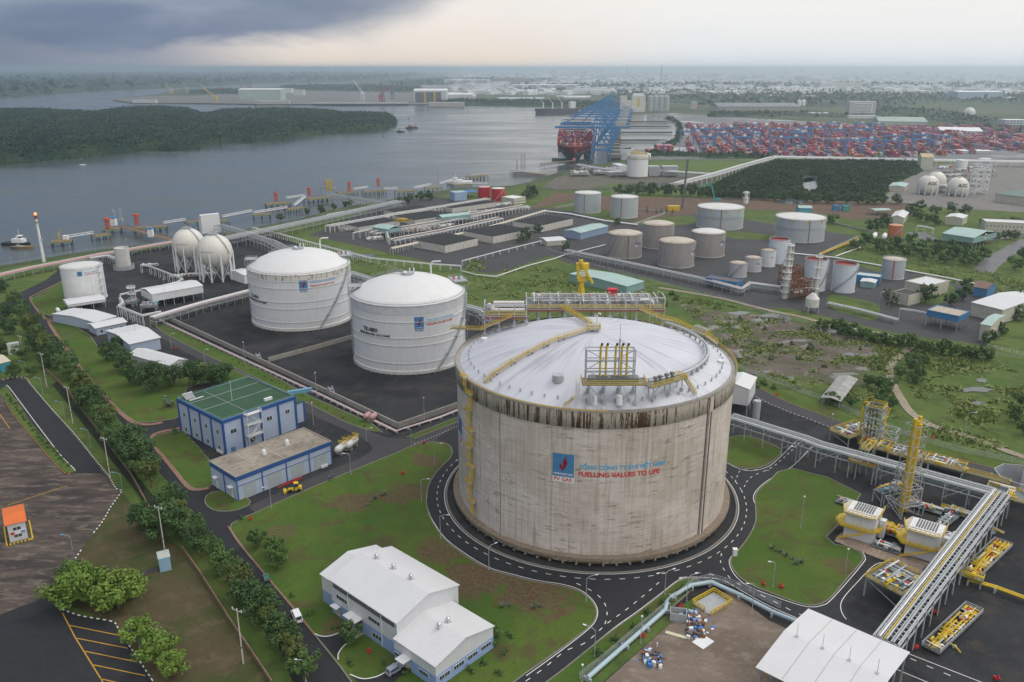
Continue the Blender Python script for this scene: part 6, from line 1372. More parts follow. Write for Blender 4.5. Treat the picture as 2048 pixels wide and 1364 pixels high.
def spiky(p,s,label,group):
 t=thing('agave_plant',label,'plant',p,0,group);t.scale=(s,)*3;m=MB();r=random.Random(int(p.x*7))
 for i in range(26):
  a=r.uniform(0,2*PI);e=r.uniform(.5,1.3);d=Vector((math.cos(a)*math.cos(e),math.sin(a)*math.cos(e),math.sin(e)));n=Vector((-d.y,d.x,0)).normalized()*.12
  m.add([n,-n,d*1.4],[(0,1,2)])
 m.build('leaves',TV['pale'][0][1].materials[0],t)
for i,(x,y)in enumerate([(742,1004),(750,998),(762,993),(770,990),(735,1012),(1005,1216),(1018,1213),(1068,1218),(1080,1215),(1545,1098),(1560,1105),(1572,1112),(1585,1120),(1592,1130),(1552,1104),(1602,1126)]):
 spiky(G(x,y),1.1+.4*(i%2),'grey green spiky plant '+('in the curved bed of the big lawn' if i<5 else 'in the small bed near the workshop' if i<9 else 'in the dark bed on the right lawn')+', '+ORD[i]+' overall','spiky plants in the lawn beds')
def vnoise(x,y,seed=0):
 xi,yi=np.floor(x).astype(np.int64),np.floor(y).astype(np.int64);fx,fy=x-xi,y-yi;fx,fy=fx*fx*(3-2*fx),fy*fy*(3-2*fy)
 def h(a,b):n=(a*374761393+b*668265263+seed*974711)&0x7fffffff;n=((n^(n>>13))*1274126177)&0x7fffffff;return(n^(n>>16))/0x7fffffff*1.0
 return(h(xi,yi)*(1-fx)+h(xi+1,yi)*fx)*(1-fy)+(h(xi,yi+1)*(1-fx)+h(xi+1,yi+1)*fx)*fy
def worley(x,y,seed=0):
 xi,yi=np.floor(x).astype(np.int64),np.floor(y).astype(np.int64);best=np.full(x.shape,9.0);hb=np.zeros(x.shape)
 for i in(-1,0,1):
  for j in(-1,0,1):
   a,b=xi+i,yi+j;n=(a*73856093^b*19349663^(seed*83492791))&0x7fffffff;n=((n^(n>>13))*1274126177)&0x7fffffff
   px=a+(n&1023)/1023;py=b+((n>>10)&1023)/1023;d=np.hypot(x-px,y-py);m=d<best;best=np.where(m,d,best);hb=np.where(m,((n>>20)&255)/255,hb)
 return best,hb
def inside(x,y,poly):
 r=np.zeros(x.shape,bool);n=len(poly)
 for i in range(n):
  a,b=poly[i],poly[(i+1)%n];c=((a.y>y)!=(b.y>y))&(x<(b.x-a.x)*(y-a.y)/(b.y-a.y+1e-12)+a.x);r^=c
 return r
def edge_dist(x,y,poly):
 d=np.full(x.shape,1e9);n=len(poly)
 for i in range(n):
  a,b=poly[i],poly[(i+1)%n];ex,ey=b.x-a.x,b.y-a.y;t=np.clip(((x-a.x)*ex+(y-a.y)*ey)/(ex*ex+ey*ey+1e-9),0,1);d=np.minimum(d,np.hypot(x-a.x-ex*t,y-a.y-ey*t))
 return d
def canopy(name,label,poly,mat,H,cell,step,z0=0.0,seed=1,ystep=None,edge=None,leaves=None):
 P_=[Vector(p)for p in poly];x0,x1=min(p.x for p in P_),max(p.x for p in P_);y0,y1=min(p.y for p in P_),max(p.y for p in P_)
 xs=np.arange(x0,x1+step,step);ys=[y0]
 while ys[-1]<y1:ys.append(ys[-1]+step*(1+(ystep or 0)*(ys[-1]-y0)/max(1,y1-y0)))
 ys=np.array(ys);X,Y=np.meshgrid(xs,ys);rs=np.random.RandomState(seed);X=X+rs.uniform(-.3,.3,X.shape)*step;Y=Y+rs.uniform(-.3,.3,X.shape)*step
 d,hb=worley(X/cell,Y/cell,seed);d2,_=worley(X/cell*2.6,Y/cell*2.6,seed+5);hill=vnoise(X/(cell*9),Y/(cell*9),seed)
 h=H*(.62+.30*hill+.16*(hb-.5))*(1-.62*np.clip(d,0,1)**1.5)-H*.14*d2
 ins=inside(X,Y,P_);ed=edge_dist(X,Y,P_);e=edge or cell*.9;wob=(vnoise(X/cell,Y/cell,seed+9)-.5)*e*1.6
 k=np.clip((ed+wob)/e,0,1);h=np.where(ins,h*np.sqrt(k),-1);Zc=z0+np.maximum(h,-1)
 n,m=X.shape;keep=ins&(h>.2);q=keep[:-1,:-1]|keep[1:,:-1]|keep[:-1,1:]|keep[1:,1:]
 idx=np.arange(n*m).reshape(n,m);f=np.stack([idx[:-1,:-1][q],idx[:-1,1:][q],idx[1:,1:][q],idx[1:,:-1][q]],1)
 used=np.unique(f);rem=np.full(n*m,-1);rem[used]=np.arange(len(used));f=rem[f];V=np.stack([X.ravel()[used],Y.ravel()[used],Zc.ravel()[used]],1)
 nq=min(170000,int(len(V)*(leaves if leaves is not None else .9)));fr=[f]
 if nq:
  pk=V[rs.randint(0,len(V),nq)]+rs.normal(0,step*.35,(nq,3))+np.array([0,0,step*.12]);pk=pk[pk[:,2]>z0+.6];nq=len(pk);sz=step*rs.uniform(.28,.62,(nq,1));a=rs.normal(0,1,(nq,3));a/=np.linalg.norm(a,axis=1)[:,None];b=np.cross(a,rs.normal(0,1,(nq,3)));b/=np.linalg.norm(b,axis=1)[:,None]
  Q=np.stack([pk-a*sz-b*sz*.7,pk+a*sz-b*sz*.7,pk+a*sz+b*sz*.7,pk-a*sz+b*sz*.7],1).reshape(-1,3);fr.append(np.arange(nq*4).reshape(-1,4)+len(V));V=np.concatenate([V,Q])
 f=np.concatenate(fr)
 me=bpy.data.meshes.new(name);me.vertices.add(len(V));me.vertices.foreach_set('co',V.ravel());me.loops.add(f.size);me.loops.foreach_set('vertex_index',f.ravel().astype(np.int32));me.polygons.add(len(f));me.polygons.foreach_set('loop_start',np.arange(0,f.size,4,dtype=np.int32));me.polygons.foreach_set('loop_total',np.full(len(f),4,np.int32));me.update(calc_edges=True)
 me.materials.append(mat);o=obj(name,me,kind='stuff',label=label);return o
isl=[(-260,350),(-60,335),(0,326),(40,325),(100,319),(150,314),(205,309),(225,307),(270,302),(300,299),(345,300),(395,297),(400,291),(440,286),(480,282),(512,283),(560,277),(600,272),(640,268),(680,264),(740,262),(780,254),(791,248),(793,240),(780,233),(760,230),(720,228),(690,228),(650,224),(600,223),(540,222),(480,222),(440,225),(410,231),(395,227),(380,221),(350,219),(310,218),(270,219),(230,223),(190,227),(165,226),(120,224),(60,222),(0,222),(-260,226)]
iw=[G(x,y)for x,y in isl]
struct('island_mud',MB().sheet(iw,-2.2,1),surf('mud_bank',(.09,.08,.065),.9))
canopy('mangrove_forest','dense dark green mangrove forest covering the river island',iw,M_mangrove,19,13,4.2,-2,3,1.4,9,1.1)
fl=[(-700,245),(-100,200),(0,192),(100,187),(185,181),(250,178),(330,175),(420,171),(512,166),(600,164.4),(700,163),(760,160),(850,152),(830,146),(-700,146)]
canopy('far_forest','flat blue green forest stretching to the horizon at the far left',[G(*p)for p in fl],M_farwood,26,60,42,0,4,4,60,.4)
canopy('marsh_woods','dense dark green wet woodland between the pipe rack and the roadside trees',PP([(1392,392),(1450,362),(1490,345),(1545,326),(1640,326),(1740,326),(1838,326),(1842,345),(1800,362),(1780,380),(1755,400),(1700,402),(1640,400),(1560,398),(1480,396)]),M_woods,9.5,9,2.2,0,6,0,6,1.4)
def cut_pond(o,pts):
 me=o.data;co=np.empty(len(me.vertices)*3);me.vertices.foreach_get('co',co);co=co.reshape(-1,3)
 for cx,cy,rx,ry in pts:
  poly=[G(cx+rx*math.cos(a*PI/8),cy+ry*math.sin(a*PI/8))for a in range(16)];m=inside(co[:,0],co[:,1],poly);co[m,2]=-.5
 me.vertices.foreach_set('co',co.ravel());me.update()
cut_pond(COL.objects[-1],[(1620,372,17,19),(1610,356,30,6),(1670,355,20,6),(1585,403,34,6)])
for i,(nm,pts,H,c)in enumerate([('woodland behind the yard',[(1230,218),(1240,208),(1060,204),(1024,205),(1024,210),(1130,212)],12,20),('woodland behind the shipyard hall',[(870,208),(1024,210),(1024,204),(935,202),(870,204)],10,20),('tree belt behind the office tower',[(1540,226),(1700,232),(1702,214),(1760,214),(1900,226),(2060,260),(2060,276),(1990,268),(1900,246),(1790,228),(1750,236),(1700,236),(1560,231)],12,20),('far tree belt across the plain',[(1240,200),(1500,214),(1760,212),(1900,205),(2100,212),(2100,192),(1800,188),(1500,182),(1200,186)],11,34),('second far tree belt',[(1060,186),(1400,176),(1800,176),(2200,182),(2200,172),(1700,168),(1200,170),(1000,176)],12,50),('spit woodland',[(380,186),(420,182),(460,181),(490,184),(480,189),(440,188),(390,188)],12,25),('wood behind the shipyard',[(560,174),(700,172),(840,176),(840,184),(700,182),(600,180)],12,30),('long tree belt beyond the river bend',[(760,166),(900,158),(1100,160),(1100,166),(900,172),(800,172)],12,50),('tree line behind the container rows',[(1416,234),(1560,234),(1560,228),(1420,229)],11,16),('tree line along the terminal fence',[(1262,318),(1300,312),(1500,316),(1560,320),(1560,316),(1500,312),(1300,308)],9,10),('mangrove edge of the basin',[(1325,292),(1350,280),(1358,262),(1352,246),(1340,240),(1330,236),(1345,236),(1362,250),(1366,266),(1356,284),(1336,296)],8,10)]):
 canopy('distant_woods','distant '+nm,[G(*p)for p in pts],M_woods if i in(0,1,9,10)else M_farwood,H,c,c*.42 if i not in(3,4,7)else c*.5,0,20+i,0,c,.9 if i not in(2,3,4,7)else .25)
def scrub(name,label,polys,n,s,mat,seed,H=1.0):
 rs=np.random.RandomState(seed);V=[];
 for poly,k in polys:
  P_=PP(poly);x0,x1=min(p.x for p in P_),max(p.x for p in P_);y0,y1=min(p.y for p in P_),max(p.y for p in P_)
  X=rs.uniform(x0,x1,k*4);Y=rs.uniform(y0,y1,k*4);dn=vnoise(X/14,Y/14,seed)*.6+vnoise(X/4,Y/4,seed+1)*.4;m=inside(X,Y,P_)&(dn>.50);V.append(np.stack([X[m],Y[m],(dn[m]-.50)],1)[:k])
 V=np.concatenate(V);a=rs.uniform(0,2*PI,len(V));l=s*rs.uniform(.5,1.3,len(V));h=H*(.4+4*V[:,2])*rs.uniform(.5,1.2,len(V));q=np.zeros((len(V),3,3))
 q[:,0]=np.stack([V[:,0]-np.cos(a)*l,V[:,1]-np.sin(a)*l,np.full(len(V),.1)],1);q[:,1]=np.stack([V[:,0]+np.cos(a)*l,V[:,1]+np.sin(a)*l,np.full(len(V),.1)],1);q[:,2]=np.stack([V[:,0]+rs.uniform(-l,l),V[:,1]+rs.uniform(-l,l),h+.15],1)
 me=bpy.data.meshes.new(name);me.from_pydata(q.reshape(-1,3).tolist(),[],[(3*i,3*i+1,3*i+2)for i in range(len(V))]);me.materials.append(mat);return obj(name,me,kind='stuff',label=label)
scrub('rough_grass','rough grass and low scrub on the marsh and meadows right of the tank',[([(1340,585),(1500,620),(1800,690),(1815,690),(1780,760),(1830,830),(2048,900),(2048,920),(1760,850),(1560,765),(1470,720)],9000),([(1850,700),(2048,730),(2048,880),(1850,830),(1810,760)],5000),([(920,520),(1130,535),(1310,575),(1330,600),(940,600)],6000),([(520,480),(760,530),(930,585),(760,560),(600,505)],2500),([(1690,480),(1960,540),(2048,560),(2048,600),(1860,560),(1680,500)],2500)],0,.9,leaf_mat('leaf_scrub',(.16,.23,.06),(.22,.27,.08),(.18,.20,.08),.05),11,.8)
# ================================================================ POLES
def height(b,t):return Z(G(*b),t[1])
def pole(label,b,t,kind='arm',head=None,group=None,mat=None,hc=None):
 g=G(*b);h=Z(g,t[1]);o=thing('street_lamp' if kind!='utility' else 'utility_pole',label,'street lamp' if kind!='utility' else 'utility pole',g,0,group);mat=mat or M_galv
 if kind=='utility':
  MB().cyl((0,0,0),(0,0,h),.22,8,.13).build('pole',M_conc2p,o);MB().beam((-1.5,.8,h-.35),(1.5,-.8,h-.35),.16).build('crossarm',M_kerb,o)
  for k in(-1.3,0,1.3):MB().cyl((k,-k*.53,h-.3),(k,-k*.53,h+.25),.12,6).build('insulator',M_white,o)
  MB().cyl((0,0,h*.3),(0,0,h*.3+.3),.24,8).build('collar',M_black,o);return o
 MB().cyl((0,0,0),(0,0,h),.12,8,.07).cyl((0,0,0),(0,0,.5),.2,8).build('pole',mat,o)
 if head:
  dx=head if isinstance(head,tuple)else(head,0)
  for s in((1,)if kind!='double' else(1,-1)):
   e=Vector((dx[0]*s,dx[1]*s,0));MB().tube([(0,0,h-.3),e*.35+Vector((0,0,h+.35)),e+Vector((0,0,h+.45))],.07,6).build('arm',mat,o)
   d=e.normalized();MB().beam(e+Vector((0,0,h+.45)),e+d*.9+Vector((0,0,h+.5)),.34,.16).build('lamp_head',hc or M_white,o)
 else:MB().box(0,0,h,.5,.4,.35).build('lamp_head',M_white,o)
 return o
M_conc2p=surf('pole_concrete',(.50,.48,.44),.8,var=.2)
for i,(b,t)in enumerate([((45,702),(38,672)),((94,774),(84,707)),((146,847),(135,774)),((221,957),(211,876)),((330,1105),(320,1014)),((487,1328),(479,1219))]):
 pole('slender concrete utility pole with a crossarm, '+ORD[i]+' from the far end of the ditch',b,t,'utility',group='concrete utility poles along the ditch')
MB0=surf('lamp_green',(.20,.34,.32),.5)
for i,(b,t)in enumerate([((55,754),(50,724)),((86,788),(81,757)),((130,837),(126,805)),((182,895),(178,860)),((246,985),(242,948)),((145,1099),(141,1073)),((280,1295),(277,1268))]):
 pole('green yard lamp with a pale blue head reaching over the yard, '+ORD[i]+' from the top',b,t,'arm',(-2.2,.3),'green yard lamps with blue heads',MB0,surf('lamp_blue',(.12,.34,.6)))
LG='grey street lamps inside the plant'
LP=[((343,696),(342,668),1.6,'beside the white roofed building row'),((410,727),(412,700),1.6,'above the two storey office'),((733,884),(732,858),1.8,'at the junction beside the pink vessels'),((823,895),(822,858),-2,'at the corner of the ring road mouth'),((702,950),(698,909),-1.6,'on the kerb between garage and big lawn'),((543,1018),(540,977),-1.6,'on the kerb beside the yellow loader'),((843,1004),(841,960),2.2,'on the lawn left of the ring road'),((881,1078),(879,1032),2.2,'at the lower left of the ring road'),((978,1141),(977,1094),(1.7,1.2),'on the lawn edge right of the workshop'),((1172,1205),(1173,1156),(2.4,.8),'at the tip of the lawn by the road fork'),((1189,1315),(1190,1260),(-2.2,1.2),'on the verge of the lower approach road'),((1504,1221),(1509,1170),-1.5,'beside the fat pipe near the white canopy'),((1545,1176),(1548,1126),-1.2,'on the right lawn beside the red hydrants'),((1926,886),(1937,827),2.4,'tall by the right perimeter fence'),((1590,930),(1592,895),-1.4,'beside the road under the pipe rack'),((869,931),(867,889),2.4,'near the small round tree at the ring road mouth'),((1525,655),(1524,640),1.5,'by the picket fence at the tank farm'),((612,1364),(609,1322),-1.6,'among the lower street trees'),((1758,612),(1760,585),1.5,'by the cream building'),((1930,590),(1932,575),1.5,'near the small rusty roofed house')]
for b,t,hd,w in LP:pole('grey street lamp with one arm '+w,b,t,'arm',hd,LG)
for b,t,w in[((1329,1190),(1331,1145),'on the verge opposite the concrete tank'),((1373,1204),(1376,1154),'beside the kink of the mesh fence')]:pole('grey street lamp with two heads '+w,b,t,'double',(2.0,.9),'two headed street lamps')
for i,(b,t,w)in enumerate([((634,794),(631,746),'on the bund wall above the blue gate'),((627,850),(624,806),'at the corner of the office wing'),((849,846),(848,796),'below the second domed tank'),((1601,1058),(1608,994),'on the right lawn'),((1690,1145),(1696,1099),'at the right corner of the right lawn'),((1661,866),(1665,829),'by the kerb near the steel tower'),((1978,975),(1982,948),'behind the corner of the big pipe rack'),((1281,1288),(1283,1234),'next to the red hydrant by the fat pipe'),((1164,1364),(1164,1331),'at the bottom end of the mesh fence'),((492,737),(489,685),'beside the bund steps'),((253,645),(248,600),'beside the elevated white pipe'),((333,610),(327,560),'in front of the white pump shed'),((275,690),(262,634),'behind the low control hut'),((190,610),(178,545),'in front of the plain white tank'),((258,520),(256,480),'behind the slender tank'),((24,530),(23,515),'on the river fence at far left'),((142,508),(141,492),'on the river fence near the jetty head')]):
 pole('plain grey mast without arm '+w,b,t,'mast',None,'plain lamp masts')
g=G(88,524);h=Z(g,437);t=thing('flare_stack','tall white flare stack with a small flame at its tip on the river bank','flare stack',g)
MB().cyl((0,0,0),(0,0,h),1.15,12,.75).build('stack',M_white,t);MB().cyl((1.2,0,h*.5),(1.2,0,h*.5+1.2),.7,8).cyl((-1.3,0,h*.78),(-1.3,0,h*.78+1.6),.6,8).cyl((0,0,h*.9),(0,0,h*.9+.5),1.5,10).build('platform',M_grey,t)
MB().cyl((0,0,h),(0,0,h+2.4),1.2,10).cyl((0,0,h-3),(0,0,h-2.4),1.5,10).build('burner',M_rust,t)
fm,nt,b=new_mat('flame');b.inputs['Emission Color'].default_value=(1,.38,.10,1);b.inputs['Emission Strength'].default_value=.9;b.inputs['Base Color'].default_value=(.9,.4,.15,1)
MB().sphere((0,0,h+3.2),1.2,8,6,1.2).build('flame',fm,t)
# ================================================================ JETTIES ON THE RIVER
M_deck=surf('jetty_deck',(.22,.15,.09),.9,var=.5,sc=.3)
M_dgreen=surf('jetty_edge',(.20,.28,.13),.8,var=.3)
M_pile=surf('pile_dark',(.07,.075,.06),.9,var=.4)
def rectpix(a,b):A,B=G(*a),G(*b);return A,B,math.atan2(B.y-A.y,B.x-A.x),(B-A).length
def jetty(label,a,b,w,z=1.6,deck=None,group=None,rails_=True,np_=None,edge=True,name='jetty_platform',cat='jetty'):
 A,B,an,L=rectpix(a,b);o=(A+B)/2;t=thing(name,label,cat,(o.x,o.y,0),an,group)
 MB().box(0,0,z,L,w,.5).build('deck',deck or M_deck,t);
 if edge:MB().grid_box(-L/2-.1,L/2+.1,-w/2-.15,-w/2,z-.7,z+.4).build('fender_beam',M_dgreen,t)
 me=MB().cyl((0,0,-4.8),(0,0,z),.45,7).mesh('pile');me.materials.append(M_pile);n=np_ or max(2,int(L/4.5))
 for i in range(n):
  for y in(-w/2+.6,w/2-.6):q=obj('pile',me,t);q.location=(-L/2+.5+(L-1)*i/max(1,n-1),y,0)
 return t,L
GJ='concrete jetty platforms on dark piles'
for i,(a,b,w,s_)in enumerate([((103,487),(145,484),12,'outermost at the left with a yellow crane and white cabin'),((187,476),(217,471),9,'carrying the left end of the loading pier'),((206,462),(243,460),11,'under the two grey loading arms at left'),((268,459),(334,456),9,'right of the second red tower'),((372,448),(398,445),8,'left of the white tower box'),((440,446),(455,444),8,'right of the white tower box'),((506,433),(541,431),8,'left of the first middle red tower'),((531,411),(580,408),12,'carrying the first middle red tower'),((572,422),(608,418),9,'below the white gangways'),((612,402),(660,396),12,'under the middle loading arms'),((676,389),(712,386),12,'carrying the third middle red tower'),((726,386),(770,383),11,'carrying the fourth middle red tower'),((792,386),(832,383),11,'with a bare brown deck beside the shore trees'),((852,380),(880,377),10,'near the slim steel mast'),((905,373),(942,371),10,'beside the light blue shed'),((936,356),(972,353),12,'dark one at the outer end of the farther pier')]):
 jetty('jetty platform on dark piles '+s_,a,b,w,group=GJ)
def gangway(label,a,b,z=3.0,w=2.2,mat=None,h=1.6,name='gangway',cat='gangway',zb=None):
 A=G(*a);B=G(*b);A.z=z;B.z=z if zb is None else zb;t=thing(name,label,cat,A);m=MB();d=(B-A);L=d.length;s=Vector((-d.y,d.x,0)).normalized()*w/2
 m.beam((0,0,0),d,w,.25);n=max(2,int(L/3))
 for o in(s,-s):
  m.beam(o+Vector((0,0,h)),d+o+Vector((0,0,h)),.25)
  for i in range(n):p=d*(i/n)+o;q=d*((i+1)/n)+o;m.beam(p,q+Vector((0,0,h))if i%2 else p+Vector((0,0,h)),.14)
 m.build('truss',mat or M_pipe,t);return t
for a,b,s_ in[((139,481),(188,473),'from the outermost left platform'),((328,453),(372,446),'left of the white tower box'),((446,440),(505,428),'right of the white tower box'),((508,432),(575,421),'towards the lower middle platforms'),((573,402),(611,396),'between the first two middle red towers'),((590,416),(611,399),'rising steeply to the loading platform'),((708,384),(736,379),'between the last two red towers'),((768,383),(795,382),'short, right of the last red tower'),((828,381),(862,374),'near the slim mast'),((880,372),(908,364),'towards the farther pier'),((898,371),(975,372),'low along the farther bank')]:
 gangway('white truss gangway over the water '+s_,a,b)
gangway('brown deck pier carrying pipes from the left loading arms to the shore',(243,457),(345,485),2,6,M_deck,1.2,'pier','pier')
for a,b,s_ in[((940,352),(1048,345),'with its loading arms, nearer half'),((1048,345),(1128,331),'reaching the shore before the container ship')]:gangway('grey pier on piles '+s_,a,b,2,6,M_grey,1.6,'pier','pier')
jetty('long low trestle on many short piles beside the ship bow',(1024,344),(1092,352),7,group=None,np_=20,edge=False,name='trestle',cat='trestle')
jetty('pale trestle over the dark inlet below the tugs',(1082,330),(1150,323),6,np_=16,edge=False,name='trestle',cat='trestle')
for i,(b,t_)in enumerate([((217,462),(215,436)),((275,455),(273,428)),((553,406),(553,382)),((619,396),(618,373)),((699,386),(699,362)),((757,377),(757,355))]):
 g=G(*b);h=Z(g,t_[1]);t=thing('fire_monitor_tower','orange red tubular tower on the jetties, '+ORD[i]+' from the left','tower',(g.x,g.y,2.1),0,'orange red jetty towers');h-=2.1
 m=MB();r=1.7 if i<2 else 1.2;M_or=surf('tower_orange',(.55,.09,.04),.6,var=.3)
 if i<2:
  for k in range(8):m.cyl((r*math.cos(k*PI/4),r*math.sin(k*PI/4),0),(r*math.cos(k*PI/4),r*math.sin(k*PI/4),h*.8),.3,6)
  for z in(.1,.4,.62,.82):m.cyl((0,0,h*z),(0,0,h*z+.35),r+.5,12)
  m.cyl((0,0,h*.82),(0,0,h),r*1.7,10)
 else:lattice(m,(0,0),r*2,r*2,0,h*.8,4,.5);m.cyl((0,0,h*.8),(0,0,h*.86),r*2,10).cyl((0,0,h*.86),(0,0,h),.6,6)
 m.build('tower_frame',M_or,t)
for i,(b,y)in enumerate([((229,450),417),((243,452),414),((641,384),352),((650,384),352),((1042,343),307),((1048,343),306),((1033,344),318),((668,386),355)]):
 g=G(*b);h=Z(g,y)-2;t=thing('loading_arm','grey marine loading arm standing on the pier, '+ORD[i]+' of the group','loading arm',(g.x,g.y,2),0,'marine loading arms')
 m=MB();m.tube([(0,0,0),(0,0,h*.45),(0,0,h)],.4,6).tube([(1.6,0,0),(1.4,0,h*.7),(0,0,h)],.25,6);lattice(m,(.8,0),2.0,1.6,0,h*.9,5,.16);m.box(.6,0,h*.2,3.6,2.6,1.2);m.build('arm',M_galv,t)
g=G(120,484);t=thing('jetty_crane','small yellow crane and white cabin on the outermost left platform','crane',(g.x,g.y,2.1));MB().beam((0,0,0),(0,0,7),.7).beam((0,0,6.6),(2.5,0,9),.4).build('mast',M_yel,t);MB().box(5,1,0,4,3,3.4).build('cabin',M_white,t)
g=G(659,386);t=thing('yellow_tower','yellow gangway tower beside the middle loading arms','tower',(g.x,g.y,2));m=MB();lattice(m,(0,0),4.5,4,0,13,3,.8);m.build('tower_frame',M_yel,t)
g=G(877,385);t=thing('slim_mast','slim steel mast on the shore right of the trees','mast',g);m=MB();lattice(m,(0,0),1.2,1.2,0,26,9,.22);m.build('mast',M_grey,t)
for px,w_,l_ in((1195-970,4.5,'white and blue control cabin between the left loading arms'),(299,4,'white and blue cabin on the brown pier near the shore')):
 g=G(px+4,455 if px<260 else 478);t=thing('control_cabin',l_,'cabin',(g.x,g.y,2));MB().box(0,0,0,w_,w_,7).build('wall',M_white,t);MB().box(0,0,7,w_+1,w_+1,1).build('roof',M_blue,t)
 # ================================================================ SHIPS AND BOATS
def hull(m,L,B,D,z0,bow=.16,stern=.08,n=14,flare=.35):
 """hull along +y with the bow at y=0"""
 R=[]
 for i in range(n+1):
  y=L*(i/n)**1.6;k=min(1,(y/(L*bow))**.55 if y<L*bow else 1);k2=min(1,y/(L*bow*1.5))**.8;R.append([(-B/2*k,y-(1-k)*0,z0+D),(-B/2*k2*(1-flare*(1-k2)),y+D*.25*(1-k2),z0),(B/2*k2*(1-flare*(1-k2)),y+D*.25*(1-k2),z0),(B/2*k,y,z0+D)])
 v=[p for r_ in R for p in r_];f=[]
 for i in range(n):
  a=4*i;f+=[(a,a+4,a+5,a+1),(a+1,a+5,a+6,a+2),(a+2,a+6,a+7,a+3),(a+3,a+7,a+4,a)]
 f.append((4*n,4*n+3,4*n+2,4*n+1));return m.add(v,f)
CC=[(.30,.04,.055),(.42,.10,.16),(.20,.035,.05),(.50,.18,.07),(.06,.15,.32),(.58,.57,.56),(.08,.24,.15),(.38,.14,.19),(.17,.19,.23)]
CW=[10,8,6,5,4,3.2,1.3,6,2.5]
CM=[surf('container_%s'%n,c,.55,var=.35,sc=.6)for n,c in zip(('maroon','rose','wine','orange','blue','white','green','pink','slate'),CC)]
CN=['maroon','rose','wine red','orange','blue','white','green','dusty pink','slate']
CME=[]
for cm in CM:
 m=MB().box(0,0,0,2.44,12.19,2.56)
 for k in range(11):m.box(-1.24,-5.5+k*1.1,.15,.06,.5,2.2).box(1.24,-5.5+k*1.1,.15,.06,.5,2.2)
 for x in(-.6,0,.6):m.box(x,-6.12,.1,.08,.06,2.3)
 e=m.mesh('container');e.materials.append(cm);CME.append(e)
CR=random.Random(9);NC=[0]
def cpick():return CR.choices(range(9),CW)[0]
STUFF={}
def stack_cell(p,az,lv,stuff,label,group,c0=None):
 c0=cpick()if c0 is None else c0
 for k in range(lv):
  c=cpick()if CR.random()<.3 else c0;z=p.z+k*2.62
  if stuff:STUFF.setdefault(stuff,[]).append((p.x,p.y,z,az,c))
  else:
   NC[0]+=1;o=obj('shipping_container',CME[c]);o.location=(p.x,p.y,z);o.rotation_euler=(0,0,az);tag(o,label%CN[c],'container',group+' '+CN[c])
def flush(key,name,label,parent=None):
 L=STUFF.pop(key);me=bpy.data.meshes.new(name);V=[];Fm=[];co=np.array([(x,y,z)for z in(0,2.5)for x,y in((-1.2,-6.05),(1.2,-6.05),(1.2,6.05),(-1.2,6.05))]);Q=[(4,5,6,7),(0,1,5,4),(1,2,6,5),(2,3,7,6),(3,0,4,7)]
 V=np.zeros((len(L)*8,3));f=[];mi=[]
 for i,(x,y,z,a,c)in enumerate(L):
  s,k=math.sin(a),math.cos(a);V[8*i:8*i+8]=np.stack([x+co[:,0]*k-co[:,1]*s,y+co[:,0]*s+co[:,1]*k,z+co[:,2]],1);f+=[tuple(8*i+j for j in q)for q in Q];mi+=[c]*5
 me.from_pydata(V.tolist(),[],f);[me.materials.append(m)for m in CM];me.polygons.foreach_set('material_index',mi);me.update();o=obj(name,me,parent,kind='stuff');o['label']=label;return o
AZY=math.radians(-8.5)
U=Vector((-math.sin(AZY),math.cos(AZY),0));Vv=Vector((math.cos(AZY),math.sin(AZY),0))
g=G(1148,322);sh=thing('container_ship','large container ship moored bow on beneath the blue quay cranes, maroon upper hull','ship',(g.x,g.y,-3),math.radians(-6.0))
hull(MB(),350,58,15,0,.14).build('hull',surf('hull_dark',(.025,.035,.04),.5,var=.3,sc=.1),sh);hull(MB(),352,58.6,10,14.9,.10,flare=.1).build('upper_hull',surf('hull_red',(.20,.03,.03),.55,var=.3,sc=.1),sh)
MB().beam((0,5,7),(0,-4,2),5,4).build('bulb',surf('antifoul',(.30,.12,.12),.6),sh)
MB().grid_box(-26,26,132,146,24,62).grid_box(-29,29,134,142,58,62).build('bridge',M_white,sh);q=MB();[q.grid_box(-24,24,131.8,132,z,z+1.2)for z in range(30,61,4)];q.build('window',M_glass,sh)
MB().beam((0,24,24),(0,24,37),.9).build('foremast',M_white,sh)
q=MB();q.beam((8,12,24),(38,-14,1),.25).beam((14,18,24),(46,6,3),.25).beam((-4,8,24),(20,-22,3),.2);q.build('mooring_line',M_grey,sh)
Rm=Matrix.Rotation(math.radians(-6),3,'Z')
for b in range(16):
 for x in range(-11,12):
  if 6<b<8:continue
  lv=CR.choice([6,7,8,7,5])if abs(x)>7 else CR.choice([2,3,4,3,5,2]if b<4 else[4,5,6])
  if b==0:lv=max(1,lv-3)
  p=sh.location+Rm@Vector((x*2.5,34+b*15,0));p.z=22.2
  stack_cell(p,math.radians(-6),lv,'ship' if b>1 else None,'%s shipping container in the foremost stacks on the moored container ship','containers at the ship bow, ')
flush('ship','deck_containers','hundreds of red and orange containers stacked on the ship behind its bow stacks')
M_cb=surf('crane_blue',(.06,.20,.42),.5,var=.25,sc=.2)
